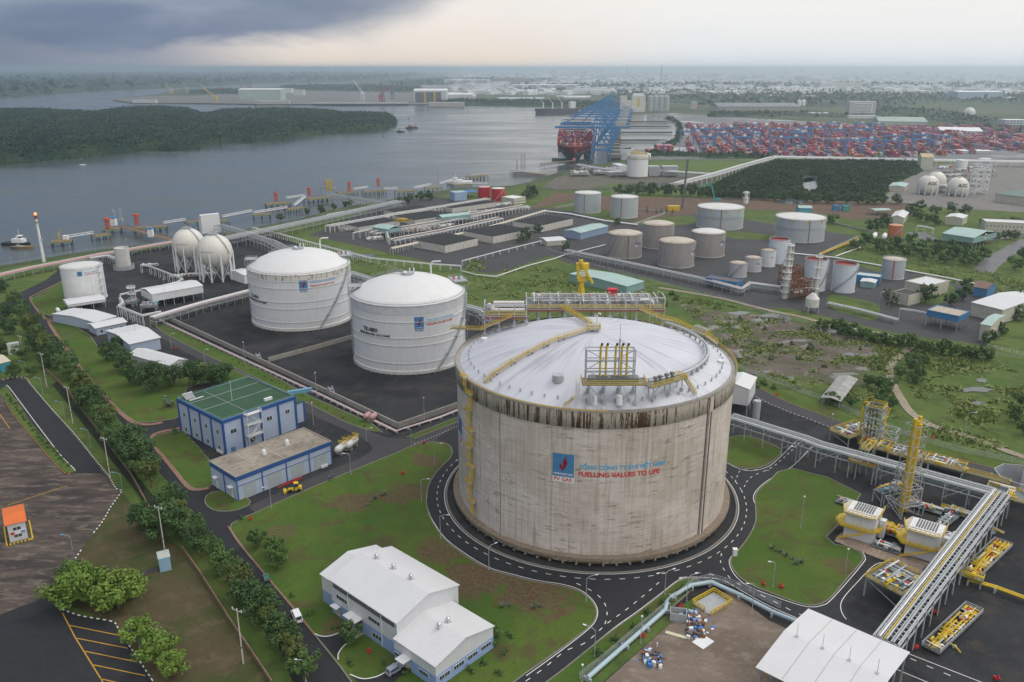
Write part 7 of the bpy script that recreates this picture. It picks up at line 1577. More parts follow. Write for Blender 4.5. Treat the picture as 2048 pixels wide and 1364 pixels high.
def sts():
 t=thing('quay_crane','','crane');m=MB()
 for x in(-15,15):
  for y in(-9,9):m.beam((x,y,0),(x*(1 if x>0 else .8),y,50),2.2)
  m.beam((x,-9,14),(x,9,14),2).beam((x,-9,3),(x,9,3),2)
 for y in(-9,9):
  m.beam((-15,y,15),(15,y,15),1.8).beam((-15,y,15),(13,y,48),1.2).beam((15,y,15),(-13,y,48),1.2).beam((-14,y,50),(14,y,50),1.8);m.beam((-12,y,50),(-7,0,84),1.6).beam((13,y,50),(-7,0,84),1.4)
 m.build('portal_frame',M_cb,t);b=MB()
 for y in(-3.5,3.5):b.beam((-74,y,50),(44,y,50),1.7,3.0)
 for x in range(-72,44,6):b.beam((x,-3.5,51),(x+6,3.5,51),.8)
 b.build('boom',M_cb,t);s=MB()
 for y in(-3,3):s.beam((-7,y*.3,84),(-66,y,52),.7).beam((-7,y*.3,84),(-36,y,52),.7).beam((-7,y*.3,84),(40,y,52),.7).beam((-7,y*.3,84),(16,y,52),.6)
 s.build('stay',M_cb,t);MB().box(30,0,52,17,9,7).build('machine_house',M_grey,t);MB().box(-22,0,44,4,4,4).build('cab',M_white,t);return t
proto=sts();q0=G(1201,319)
for i in range(7):
 loc=q0+U*(i*92+(20 if i>1 else 0))+Vector((0,0,.1));lb='blue gantry quay crane over the container ship, '+ORD[i]+' from the nearest'
 o=proto if i==0 else dup(proto,loc,0);o.location=loc;o.rotation_euler=(0,0,math.radians(-6));o['label']=lb;o['group']='blue gantry quay cranes'
rt=thing('yard_gantry','','gantry crane');m=MB()
for x in(-13,13):
 for y in(-5,5):m.beam((x,y,.5),(x,y,24),1.3)
 m.beam((x,-6,1.2),(x,6,1.2),1.6)
m.build('legs',M_cb,rt);MB().beam((-15,-5,24),(15,-5,24),1.4,2).beam((-15,5,24),(15,5,24),1.4,2).build('girder',M_cb,rt);MB().box(3,0,25,5,6,2.5).build('trolley',M_white,rt)
Y0=G(1415,311);first=True;ng=0
poly_y=PP([(1376,309),(1410,312),(1555,312),(1745,316),(1860,312),(2060,300),(2060,262),(1860,238),(1560,231),(1350,229),(1352,240),(1386,262),(1372,285)])
def iny(p):return bool(inside(np.array([p.x]),np.array([p.y]),poly_y)[0])
cand=[]
for c in range(-4,26):
 for r_ in range(0,60):
  if r_%13>10:continue
  hb_=vnoise(np.array([c*1.7+50]),np.array([r_/2.6+c]),3)[0]*5.4-.3;cb_=cpick()if r_%2==0 or CR.random()<.3 else cb_
  for k in range(6):
   p=Y0+Vv*(c*30+k*2.5)+U*(r_*13.2)
   if iny(p)and iny(p+U*8):
    lv=max(0,min(5,int(round(hb_+CR.uniform(-.9,.7)))))
    if lv:cand.append((p.x**2+p.y**2,p,lv,cb_ if CR.random()<.6 else cpick()))
 if c%1==0:
  for rr_ in(CR.randrange(3,18),CR.randrange(20,45)):
   p=Y0+Vv*(c*30+6.2)+U*(rr_*13.2)
   if iny(p)and ng<30:
    o=rt if ng==0 else dup(rt,p,0);o.location=p+Vector((0,0,.2));o.rotation_euler=(0,0,AZY);o['label']='blue yard gantry straddling the container rows, '+ORD[ng]+' counted from the quay side';o['group']='blue yard gantries';ng+=1
cand.sort(key=lambda a:a[0])
for d,p,lv,c0 in cand:
 p.z=.2;stack_cell(p,AZY,lv,None if NC[0]<285 else 'yard','%s shipping container in the nearest stacks of the container yard','containers in the nearest yard stacks, ',c0)
for k in range(17):
 for j in range(3):
  p=G(1297,303)+Vector((k*2.6,j*12.6,.2));stack_cell(p,0,4 if k>5 else 1,'yard','','')
flush('yard','container_stacks','thousands of red, pink, orange and blue containers filling the rows of the terminal yard')
for i,y in enumerate((246,255.5,268,284)):
 jetty('low concrete causeway across the terminal basin, '+ORD[i]+' from the far side',(1242,y),(1344-(12 if i==3 else 0),y),8,4.5,M_pile,'causeways across the terminal basin',edge=False,np_=22,name='causeway',cat='causeway')[0];MB().grid_box(-52-i*2,56-(26 if i==3 else 0),-4.2,-4.05,2.6,4.9).grid_box(-52-i*2,56-(26 if i==3 else 0),4.05,4.2,2.6,4.9).build('edge_girder',M_pile,[o for o in COL.objects if o.get('category')=='causeway'][-1])
q=MB();[q.box(0,i*17,0,22,12,2.5 if i%4 else 6)for i in range(18)];hc=q.build('hatch_covers',M_conc2,None);hc.location=G(1229,316)+Vector((0,0,.2));hc.rotation_euler=(0,0,math.radians(-6.3));hc['kind']='stuff';hc['label']='pale hatch covers and containers laid in a long row behind the quay cranes'
def boat(label,px,py,L,az,hc_,sup,funnel=None,name='tugboat',cat='boat',tall=1.0,group=None):
 g=G(px,py,-2.6);t=thing(name,label,cat,g,math.radians(az),group);hull(MB(),L,L*.32,L*.12,-.4,.3).build('hull',hc_,t)
 MB().grid_box(-L*.12,L*.12,L*.22,L*.62,L*.11,L*.2*tall).grid_box(-L*.075,L*.075,L*.28,L*.45,L*.2*tall,L*.30*tall).build('deckhouse',sup,t);MB().grid_box(-L*.078,L*.078,L*.277,L*.36,L*.23*tall,L*.27*tall).build('window',M_glass,t)
 MB().cyl((0,L*.38,L*.3*tall),(0,L*.38,L*.5*tall),.12*L/20,6).build('mast',M_white,t)
 if funnel:MB().cyl((0,L*.5,L*.2),(0,L*.5,L*.42),L*.035,8).build('funnel',funnel,t)
 return t
MH=surf('tug_hull',(.05,.10,.09),.6);MHb=surf('boat_dark',(.03,.03,.035),.6)
boat('white and green tug with a red funnel, left of two under the ship bow',1141,321,30,78,MH,M_white,M_red,tall=2.1,group='tugs under the ship bow');boat('white and green tug with a red funnel, right of two under the ship bow',1176,323,34,82,MH,M_white,M_red,tall=2.1,group='tugs under the ship bow')
boat('white tug with dark hull moored near the left jetty',62,491,24,85,MHb,M_white,None,tall=1.2);boat('rusty barge lying in front of the white tug',20,497,18,-85,M_deck,M_concrete,None,name='barge',tall=.5)
boat('dark wooden boat rounding the island tip, larger of the two',811,257,30,-75,MHb,M_deck,None,'river_boat');boat('small dark boat behind the larger one near the island tip',792,264,20,-75,MHb,M_deck,None,'river_boat')
boat('tiny white speedboat by the island shore',158,330,10,-80,M_white,M_white,None,'speedboat',tall=.4);boat('moored white coaster behind the slim mast at the farther pier',892,368,34,-85,M_white,M_white,None,'coaster',tall=.8)
for i,(x,y)in enumerate([(817,238),(830,252),(766,272)]):
 g=G(x,y,-2.6);t=thing('channel_buoy','small pointed buoy on the river, '+['nearest the shipyard','right of the two boats','nearest the island shore'][i],'buoy',g);MB().cyl((0,0,-.5),(0,0,1.5),2,10).build('float',M_red,t);MB().cyl((0,0,1.5),(0,0,9),.9,6,.2).build('beacon',M_dgrey,t)
g=G(1069,226);t=thing('bulk_carrier','dark hulled cargo ship with white deck cranes moored beyond the container ship','ship',(g.x,g.y,-3),math.radians(-75));hull(MB(),150,26,17,0).build('hull',surf('bulk_hull',(.07,.06,.08),.6),t);MB().grid_box(-11,11,120,138,17,38).build('deckhouse',M_white,t)
for k in(30,62,94):MB().beam((0,k,17),(0,k,36),3).beam((0,k,34),(6,k-18,52),1.2).build('deck_crane',M_white,t)
# ================================================================ FAR SHORE, SHIPYARD, CITY
def fb(label,x0,x1,yb,yt,col,depth=40,name='factory_building',cat='building',group=None,roof=None,rise=0.0,az=0.0,wn=0):
 g=G((x0+x1)/2,yb);k=g.y*cP+CAMZ*sP;w=(x1-x0)/F*k;h=max(2,Z(g,yt));t=thing(name,label,cat,g,az,group)
 m=col if not isinstance(col,tuple)else surf('far_%d'%int(sum(col)*1000),col,.7,var=.2,sc=.02)
 MB().grid_box(-w/2,w/2,0,depth,0,h).build('wall',m,t);q=MB();rm=roof or M_farroof
 q.add([(-w/2-1,-1,h),(w/2+1,-1,h),(w/2+1,depth/2,h+rise+.6),(-w/2-1,depth/2,h+rise+.6),(-w/2-1,depth+1,h),(w/2+1,depth+1,h)],[(0,1,2,3),(3,2,5,4),(0,3,4),(1,5,2)]);q.build('roof',rm,t)
 if wn:
  q=MB();nx=wn;nz=max(1,int(h/4.5));[q.grid_box(-w/2+w*(i+.2)/nx,-w/2+w*(i+.8)/nx,-.4,0,h*(j+.35)/nz,h*(j+.75)/nz)for i in range(nx)for j in range(nz)];q.build('window',M_glass,t)
 return t,w,h
M_farroof=surf('far_roof',(.68,.69,.70),.6,var=.3,sc=.01)
W_=(.55,.56,.57);B_=(.30,.40,.50);K_=(.26,.24,.22)
t,w,h=fb('white shipyard hall with two huge dark door openings on the far bank',828,893,205,181,W_,120,rise=6)
for a,b in((-.46,-.18),(-.12,.12),(.17,.34)):MB().grid_box(w*a,w*b,-.6,0,0,h*.86).build('door',M_dgrey,t)
for a in(-.15,.14):
 q=MB();lattice(q,(w*a,-8),7,7,0,h*.9,4,2.2);tag(q.build('dock_crane',M_yel),'yellow dock crane standing in front of the shipyard hall, '+('left' if a<0 else 'right')+' one','crane');COL.objects[-1].location=t.location
fb('lower white shipyard extension right of the tall hall',893,945,203,189,W_,90,rise=5);fb('white workshop with dark doors at the right end of the shipyard',916,951,200,191,W_,60,rise=3)
t,w,h=fb('pale office tower with white window grid behind the container yard',1697,1750,232,203,(.42,.42,.43),30,'office_tower');q=MB();q.grid_box(-w*.32,w*.36,-1.2,0,2,h*.9).build('facade',M_line,t);q=MB();[q.grid_box(-w*.30+w*.064*i,-w*.30+w*.064*i+w*.042,-1.6,-1.2,h*(.08+.1*j),h*(.13+.1*j))for i in range(10)for j in range(8)];q.build('window',M_glass,t)
fb('pale low block at the foot of the office tower',1697,1752,237,231,W_,20)
t,w,h=fb('tall white grain building with yellow stripe beside the silos',1263,1290,224,192,(.60,.58,.52),40,'grain_building');MB().grid_box(-w*.1,w*.08,-.6,0,h*.35,h*.9).build('stripe',M_yel,t);MB().grid_box(-w*.4,w*.35,5,30,h,h+8).build('penthouse',M_white,t)
fb('narrow white grain tower left of the tall grain building',1240,1253,226,192,(.58,.56,.52),20,'grain_tower');fb('short white block between grain tower and grain building',1252,1262,225,202,W_,20)
for i in range(4):g=G(1300+i*10.5,222);t=thing('grain_silo','grey round grain silo, '+ORD[i]+' from the tall grain building','silo',g,0,'grey grain silos');MB().cyl((0,0,0),(0,0,48),11,16).build('shell',M_grey,t);MB().cyl((0,0,48),(0,0,52),11.2,16,2).build('roof',M_grey,t)
q=MB();q.beam(G(1300,222)+Vector((0,0,56)),G(1390,214)+Vector((0,0,50)),4);tag(q.build('conveyor_bridge',M_concrete),'long conveyor bridge running right from the grain silos','conveyor')
fb('square pinkish transfer tower at the right end of the conveyor bridge',1382,1394,219,204,(.42,.36,.34),15,'transfer_tower')
t,w,h=fb('very long pale warehouse with pitched grey roof behind the container yard',1436,1598,224,213,(.42,.40,.36),130,'warehouse',roof=surf('far_roof_d',(.20,.20,.22),.6,var=.3,sc=.03),rise=9,wn=40)
fb('white long hall with blue stripes on the far bank at centre',1024,1155,181,170,W_,80,rise=3,wn=5);fb('white factory hall with blue panels behind the shipyard',888,979,170,160,W_,90,rise=3,wn=3);fb('long flat white roof in front of the factory halls',840,1010,176.5,171,W_,60);fb('brown topped industrial hall right of the white factory halls',988,1060,168,157,K_,80,roof=surf('far_brown',(.2,.16,.13),.8));fb('white square block on the shipyard spit',587,607,191,180,(.50,.52,.46),50)
fb('green and white assembly hall on the shipyard spit, larger',478,562,200,179,(.38,.46,.42),90,rise=4);fb('white roofed hall behind the assembly hall',500,582,186,177,W_,70);fb('low white floating dock at the tip of the spit',265,311,206,200.5,W_,25,'floating_dock','dock')
fb('pale floating dock in front of the assembly hall',512,578,208.5,202,(.45,.42,.38),25,'floating_dock','dock');fb('long pale rusty floating dock in front of the shipyard hall',857,928,213,205,(.42,.37,.33),30,'floating_dock','dock');fb('long dark quay barge off the shipyard',625,815,209.5,206.5,(.09,.09,.10),40,'barge','barge')
fb('large blue grey factory with pale roof far right',1914,2004,201,184,B_,90,'factory_building',rise=4);fb('white and blue factory block near the right edge',2010,2050,258,240,(.5,.55,.6),40,wn=6);fb('long pale factory roof in the middle of the far plain',1640,1724,177,166,(.55,.5,.45),120);fb('long low white factories far right',1795,1900,176,170,W_,160)
fb('green roofed long shed beyond the container yard',1760,1850,252,243,(.36,.42,.38),110,'warehouse',roof=surf('far_green',(.30,.38,.33),.7),rise=8,az=-.25);fb('pale roofed long shed right of the container rows',1885,1960,270,262,(.42,.45,.42),90,'warehouse',rise=5,az=-.3);fb('white roofed low shed near the tree row by the containers',1620,1658,232,226,(.5,.49,.42),40)
fb('low pale shed at the lower right end of the container yard',1925,1985,307,302,(.5,.49,.46),30)
for x,y0,y1,r,l in((1322,160,126,6,'tall dark factory chimney on the far plain'),(1253,148,130,22,'broad grey cooling tower on the horizon'),(1034,155,145,8,'small distant stack in the smoke')):
 g=G(x,y0);t=thing('chimney',l,'chimney',g);MB().cyl((0,0,0),(0,0,min(165,Z(g,y1))),r,12,r*.8).build('stack',M_concrete if r>10 else M_dgrey,t)
def lcrane(label,x,yb,yt,lean,mat,group):
 g=G(x,yb);h=Z(g,yt);t=thing('harbour_crane',label,'crane',g,0,group);m=MB();lattice(m,(0,0),12,12,0,h*.35,2,1.8);m.box(0,0,h*.33,14,12,8);m.build('portal_frame',mat,t);MB().beam((0,0,h*.35),(lean,0,h),2.6).beam((-6,0,h*.6),(lean,0,h),1).beam((0,0,h*.35),(-6,0,h*.6),2).build('jib',mat,t)
M_cy=surf('crane_yellow',(.60,.42,.16),.6)
for i,(x,yb,yt,ln,m)in enumerate([(343,188,166,-30,M_cy),(374,184,165,-14,M_cy),(408,182,166,-28,M_cy),(432,206,175,-50,M_cy),(440,184,168,6,M_red),(484,182,168,4,M_red),(502,180,168,5,M_red),(726,201,160,-40,M_white),(762,204,172,30,M_red),(766,204,162,-4,M_dgrey),(785,200,162,6,M_dgrey)]):
 lcrane(['pale yellow','red','white','dark grey'][[M_cy,M_red,M_white,M_dgrey].index(m)]+' harbour crane of the far shipyard, '+ORD[i]+' in the list from the left',x,yb,yt,ln,m,'shipyard cranes')
CRW=random.Random(21)
for i in range(170):
 x=CRW.uniform(1000,2060);y=143+58*CRW.random()**1.2
 if 1180<x<1300 and y>180:continue
 w=CRW.uniform(12,75)*(.5+(y-140)/60);h=CRW.uniform(1.2,3.4);c=CRW.choice([W_,W_,W_,B_,(.5,.46,.40),(.35,.36,.38)])
 fb('pale industrial building on the hazy far plain',x-w/2,x+w/2,y,y-h,c,CRW.uniform(30,150),group='pale buildings on the far plain',az=CRW.uniform(-.2,.2))
q=MB()
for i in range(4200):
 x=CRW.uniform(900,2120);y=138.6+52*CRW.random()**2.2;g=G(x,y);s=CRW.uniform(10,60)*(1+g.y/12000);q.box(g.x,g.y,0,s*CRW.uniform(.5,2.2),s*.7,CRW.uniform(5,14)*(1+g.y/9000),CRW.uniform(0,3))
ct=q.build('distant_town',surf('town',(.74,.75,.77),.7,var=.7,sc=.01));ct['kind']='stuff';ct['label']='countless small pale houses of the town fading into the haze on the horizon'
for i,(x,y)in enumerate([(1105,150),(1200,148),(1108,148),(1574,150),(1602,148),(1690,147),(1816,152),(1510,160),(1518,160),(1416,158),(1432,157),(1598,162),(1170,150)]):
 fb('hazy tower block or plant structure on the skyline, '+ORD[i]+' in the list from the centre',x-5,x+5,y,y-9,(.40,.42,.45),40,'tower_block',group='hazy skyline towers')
 # ================================================================ PIPE RACKS AND PROCESS UNITS
PM={'w':M_pipe,'g':M_galv,'p':M_pink,'y':M_yel,'t':M_teal,'d':M_grey,'r':M_rust}
def rack(label,pix,z,w,pipes,step=6.0,fm=None,rung=3.0,low=None,name='pipe_rack',brace=False,t_=.3):
 fm=fm or M_galv;c=[G(x,y,z)for x,y in pix];o=Vector((c[0].x,c[0].y,0));t=thing(name,label,'pipe rack',o);L=[p-o for p in c]
 m=MB()
 for s in(-w/2,w/2):m.cyl((0,s,0),(0,s,z),t_*.6,6)
 m.beam((0,-w/2,z),(0,w/2,z),t_)
 if low:m.beam((0,-w/2,z-low),(0,w/2,z-low),t_)
 me=m.mesh('bent');me.materials.append(fm);r=MB();nb=0
 for p,q in zip(L,L[1:]):
  d=q-p;a=math.atan2(d.y,d.x);n=max(1,int(d.length/step))
  for k in range(n+(q==L[-1])):
   if nb<98:b=obj('bent',me,t);x=p.lerp(q,k/n);b.location=(x.x,x.y,0);b.rotation_euler=(0,0,a);nb+=1
   if brace and k%3==0 and k<n:
    s=Vector((-d.y,d.x,0)).normalized()*w/2;x=p.lerp(q,k/n);y=p.lerp(q,(k+1)/n)
    for e in(s,-s):r.beam((x.x+e.x,x.y+e.y,z*.35),y+e,t_*.5)
  if rung:
   s=Vector((-d.y,d.x,0)).normalized()*w/2
   for k in range(int(d.length/rung)):x=p+d.normalized()*(k*rung);r.beam(x-s,x+s,t_*.7)
 A=offs(L,w/2-.1);B=offs(L,-w/2+.1)
 for P_ in(A,B):
  for p,q in zip(P_,P_[1:]):r.beam(p,q,t_);(r.beam(p-Vector((0,0,low)),q-Vector((0,0,low)),t_)if low else None)
 r.build('stringer',fm,t)
 for i,(cc,rad)in enumerate(pipes):
  dz=Vector((0,0,rad+t_/2 if cc!='t' else-(low or 0)+.25));of=-w/2+w*(i+.7)/(len(pipes)+.4);P_=[p+dz for p in offs(L,of)]
  if cc=='t':
   q=MB();[q.beam(a,b,rad*2,.15)for a,b in zip(P_,P_[1:])];q.build('cable_tray',M_teal,t)
  else:MB().tube(P_,rad,6).build('pipe',PM[cc],t)
 return t
def P(s,r=.2):return[(c,r*(1+.5*((i*7)%3-.6)))for i,c in enumerate(s)]
rack('long grey elevated pipe rack from the concrete tank to the right edge',[(1462,832),(1612,878),(1640,889),(1990,985)],8.5,5.4,P('gwgdtggtgyg',.16),7,rung=2.4,low=2.2,brace=True,t_=.34)
rack('long grey elevated pipe rack descending to the white canopy',[(2000,985),(1890,1128),(1772,1282)],8.5,6.2,P('ggwgygtgdtg',.17),6,rung=2.0,low=2.2,brace=True,t_=.36)
rack('low grey pipe rack behind the bund beside the rusty domed tank',[(305,636),(400,608),(508,580)],5.5,5,P('gpwpgw',.22),5,rung=2,low=2)
rack('grey rack with pink pipes along the river fence at far left',[(-60,565),(60,537),(200,510),(350,484)],4.5,6,P('pppwpg',.3),7,rung=4,brace=True)
rack('short pipe rack from the river rack to the slender tank',[(180,517),(215,512),(235,520)],5,4,P('gwg',.25),4)
rack('wide grey multi pipe rack crossing behind the gas spheres',[(425,482),(512,464),(640,437),(800,402)],8,15,P('gdgdgdg',.2),8,rung=5,low=3)
rack('grey pipe trestle running from the middle loading arms to the shore',[(655,388),(720,398),(795,410)],8,12,P('gdgdg',.22),9,rung=5,low=3)
rack('grey pipe rack descending behind the white tower box',[(438,450),(480,462),(540,482),(575,500)],8,9,P('gdgdw',.2),7,rung=4,low=3)
rack('grey covered pipe rack between the two white domed tanks',[(698,545),(735,556),(775,572)],7,8,P('gwgg',.35),5,rung=2.4,low=2.5)
rack('grey covered pipe rack right of the second domed tank',[(930,612),(965,622),(985,640)],7,8,P('gwgg',.35),5,rung=2.4,low=2.5)
YW=P('wywy',.22)
rack('white and yellow pipe run in front of the black mounds',[(783,497),(870,478),(960,459),(1092,421)],4.5,3.2,YW,5,M_pipe,3)
rack('white piping manifold behind the pale green pump roofs',[(655,452),(790,428),(975,397)],6,7,P('ww',.25),5,M_pipe,5,t_=.5)
rack('white piping manifold between the two pale green pump roofs',[(745,466),(870,445),(1050,411)],5,10,P('wrw',.25),5,M_pipe,5,t_=.5)
rack('white piping manifold nearest the rusty scaffold',[(785,480),(880,462),(1000,436)],4.5,8,P('wrw',.25),5,M_pipe,5,t_=.5)
rack('thin white pipe on tall posts at the left end of the gas field',[(505,455),(560,468),(640,490),(740,516),(860,528),(922,532)],4,2,P('ww',.2),7,M_pipe,0)
rack('white pipe frame left of the pale green pump roofs',[(655,430),(720,418)],6,3,P('ww',.25),5,M_pipe,0)
rack('thin white pipe on posts rising towards the gate house',[(924,522),(1000,502),(1082,482)],3.2,1,P('w',.25),9,M_pipe,0)
rack('thin white pipe on posts left of the second pump roof',[(706,466),(768,452),(778,476)],6,1.5,P('w',.3),7,M_pipe,0)
rack('white and grey pipe rack along the picket fence below the stained tanks',[(1132,500),(1250,524),(1400,556),(1484,578),(1500,566),(1560,574)],4.5,4,P('wgtpw',.2),7,None,3,low=2)
rack('white pipe rack climbing to the container yard fence',[(1350,368),(1424,350),(1490,330),(1545,315)],7,14,P('wgwg',.5),14,M_pipe,9,t_=.8)
rack('white pipe rack along the container yard fence',[(1545,315),(1700,318),(1841,321),(2080,325)],7,11,P('wwgw',.8),20,M_pipe,14,t_=.9)
rack('pale pipe rack from the upright tank to the yard rack',[(1215,345),(1300,341),(1424,349)],7,8,P('wgww',.5),12,M_galv,6,low=3,t_=.5)
rack('grey pipe rack between inlet and upright tank',[(1155,330),(1200,338),(1245,342)],7,9,P('gwgg',.6),10,M_galv,6,low=3,t_=.5)
rack('low white pipe rack along the road in front of the dark trees',[(1655,606),(1720,620),(1795,640)],2.5,2.5,P('wgw',.2),5)
rack('grey pipe bridge over the plant road to the filling bays',[(1800,618),(1830,622),(1858,628)],6,2,P('gw',.2),6)
rack('white arched pipe bridge over the wet plant road',[(1834,452),(1850,454),(1867,458)],6,2,P('ww',.3),12,M_pipe)
rack('yellow pipe run beside the pale bund wall of the wide tank',[(1640,508),(1716,478)],2,2,P('yy',.25),8,M_yel,0)
rack('elevated white pipe loop round the left equipment yard',[(240,595),(246,606),(236,613),(285,632),(322,624)],6,1.5,P('w',.5),6,M_pipe,0)
rack('elevated white pipe from the slender tank to the pump shed',[(282,530),(300,533),(365,558),(355,565),(240,590)],6,1.2,P('w',.45),7,M_pipe,0)
def tubes(label,pix,z,lst,name='pipeline',r=.25,sup=5.0):
 c=PP(pix);o=c[0].copy();t=thing(name,label,'pipeline',o);L=[p-o+Vector((0,0,z))for p in c];n=len(lst)
 for i,m in enumerate(lst):MB().tube(offs(L,(i-(n-1)/2)*r*3),r,7).build('pipe',PM.get(m,m)if isinstance(m,str)else m,t)
 q=MB().box(0,0,0,.5,n*r*3+.4,z).mesh('support');q.materials.append(M_grey);k=0
 for a,b in zip(L,L[1:]):
  for j in range(max(1,int((b-a).length/sup))):
   if k<90:s=obj('support',q,t);x=a.lerp(b,j/max(1,int((b-a).length/sup)));s.location=(x.x,x.y,0);s.rotation_euler=(0,0,math.atan2((b-a).y,(b-a).x));k+=1
 return t
tubes('bundle of pink and white pipes following the bund wall past both domed tanks',[(318,640),(330,648),(512,733),(640,792),(792,866),(880,838),(925,820)],.9,'pgwp',r=.15)
tubes('fat pale blue pipe along the mesh fence and round the dirt yard',[(1175,1364),(1250,1298),(1330,1228),(1333,1212),(1345,1200),(1382,1178),(1422,1172),(1480,1198),(1545,1232),(1620,1262)],1.3,[surf('pipe_blue',(.36,.46,.52),.4)],r=.62,sup=8)
tubes('zigzag white pipe across the scrub below the gas field',[(925,545),(952,552),(992,556),(1055,534),(1108,520),(1130,512),(1210,492)],1,'w',r=.4,sup=8)
tubes('fat white pipe running from the gas field past the grey tanks',[(1085,424),(1140,430),(1210,444),(1275,452)],1.2,'ww',r=.6,sup=10)
tubes('fat white pipe across the lawn beneath the wet road trees',[(1580,508),(1670,517),(1760,533),(1905,560),(1960,572)],.8,'ww',r=.4,sup=10)
tubes('white pipes from the wide tanks to the wet road',[(1672,514),(1720,497)],.8,'w',r=.5,sup=10)
tubes('double yellow pipeline leaving the right edge',[(1935,1168),(1990,1184),(2060,1210)],1.6,'yy',r=.32)
tubes('yellow pipeline from the pipe rack to the yellow skid',[(1918,1120),(1912,1145),(1945,1160),(1975,1118)],1.4,'yy',r=.26)
tubes('yellow pipe dropping from the rack to the upper yellow skid',[(1960,1052),(1985,1068),(2005,1078)],2.2,'yg',r=.25)
tubes('yellow and white drain pipe below the lower yellow skid',[(1888,1289),(1908,1296),(1920,1310)],.8,'y',r=.2)
KR=random.Random(77)
def clutter(t,L,W,z,n,cols='wgdy',s=1.0):
 for i in range(n):
  x,y=KR.uniform(-L/2+1,L/2-1),KR.uniform(-W/2+.7,W/2-.7);k=i%4;c=PM[KR.choice(cols)];m=MB();zz=KR.uniform(.5,1.4)*s
  if k==0:l=min(L/2-abs(x)*.4,KR.uniform(2,6));m.tube([(max(-L/2,x-l),y,z+.2),(max(-L/2,x-l),y,z+zz),(min(L/2,x+l),y,z+zz),(min(L/2,x+l),y,z+.2)],.2*s,6);nm='pipe'
  elif k==1:l=W*.4;m.tube([(x,-l,z+.2),(x,-l,z+zz),(x,l,z+zz),(x+.8,l,z+.3)],.18*s,6);nm='pipe'
  elif k==2:m.cyl((x,y,z),(x,y,z+1.2*s),.3*s,8).cyl((x-.5,y,z+.6*s),(x+.5,y,z+.6*s),.22*s,8).cyl((x,y,z+1.2*s),(x,y,z+1.35*s),.5*s,8);nm='valve'
  else:m.cyl((x-1*s,y,z+.7*s),(x+1*s,y,z+.7*s),.45*s,10).box(x,y,z,1.2*s,.5,.5);nm='vessel'
  m.build(nm,c if nm!='valve' or i%3 else M_red,t)
def skid(label,px,py,L,W,z,az=0.0,n=14,rl=True,cols='wgdy',legs=True,name='process_skid',s=1.0,deck=None):
 g=G(px,py);t=thing(name,label,'process unit',g,az);MB().box(0,0,z,L,W,.25).build('deck',deck or MATS['deck_plate'],t)
 if z>1.5:
  me=MB().box(0,0,0,.35,.35,z).mesh('leg');me.materials.append(M_galv);b=MB()
  for x in(-L/2+.3,L/2-.3):
   for y in(-W/2+.3,W/2-.3):q=obj('leg',me,t);q.location=(x,y,0)
   b.beam((x,-W/2+.3,z*.3),(x,W/2-.3,z-.3),.2)
  b.build('brace',M_galv,t)
 if rl:rail(MB(),[(-L/2,-W/2,z+.25),(L/2,-W/2,z+.25),(L/2,W/2,z+.25),(-L/2,W/2,z+.25),(-L/2,-W/2,z+.25)],1.2,1.3,.12).build('handrail',rl if rl is not True else M_yel,t)
 clutter(t,L,W,z+.25,n,cols,s);return t
AR=math.atan2((G(1990,985)-G(1640,889)).y,(G(1990,985)-G(1640,889)).x);AB=math.atan2((G(2000,985)-G(1772,1282)).y,(G(2000,985)-G(1772,1282)).x)
skid('raised grey skid with yellow rails and white valves left of the steel tower',1700,880,15,9,4,AR+1.25,22)
skid('raised yellow railed skid below the steel tower',1752,905,11,8,3,AR,14)
skid('green grey skid with white pipes right behind the vent tower',1808,922,11,8,3,AR,16)
skid('large green grey skid with arching white pipes behind the rack',1885,942,14,8,3,AR,24)
skid('narrow yellow railed walkway behind the rack towards the right edge',1930,976,26,2.2,6,AR,4)
skid('small yellow railed platform on tall legs in front of the rack',1722,958,9,5,6.5,AR,10)
skid('yellow stair cage crossing the rack beside the small platform',1731,938,3,9,9,AR,3,cols='y')
skid('raised platform with white pipes and yellow rails beside the lower rack',1787,1195,13,11,6,AB-.2,30)
skid('lower long skid packed with yellow piping at the lower right',1905,1262,26,4.5,.5,AB-.12,70,M_galv,'yyyyw',s=.8,deck=MATS['gravel'])
skid('upper long skid packed with yellow piping near the right edge',1975,1120,24,5,.5,AB-.1,70,M_galv,'yyyyw',s=.8,deck=MATS['gravel'])
skid('yellow step over stair crossing the yellow pipeline',1940,1168,6,3,2.4,AR,4,cols='y');skid('raised yellow edged platform cut by the right edge',2020,1030,16,8,7,AR,14,cols='yw')
skid('grey pipework skid right of the vent tower',1890,1050,13,3.5,1.2,AB-.1,18,None,'ggwd');skid('grey pipework skid left of the vent tower',1775,1000,12,4,4.5,AB-.3,12,None,'gtgy')
skid('grey and yellow valve skid under the rack near the vent tower',1845,1018,12,4,.8,AR,20,None,'gywg');skid('grey valve skid in front of the rack elbow',1915,1030,10,4,.8,AR,18,None,'ggyw');skid('low grey piping between housing and lower rack',1895,1088,9,5,.8,AB,18,None,'ggwd');skid('low white piping before the left housing door',1690,1010,6,3,.8,AR,8,None,'wg')
skid('tangle of yellow bends between the two compressor housings',1778,1068,9,7,1.5,AR,34,None,'yyyg',s=1);skid('white pipe supports right of the left compressor housing',1772,1098,8,4,.5,AR,14,None,'wgg')
for i,(x,y)in enumerate([(1180,345),(1205,350),(1225,345),(1160,352),(1240,352)]):skid('grey piping cluster near the upright tank, '+ORD[i]+' one',x,y,26,14,3,.1,16,M_galv,'gwg',s=3,deck=M_concrete)
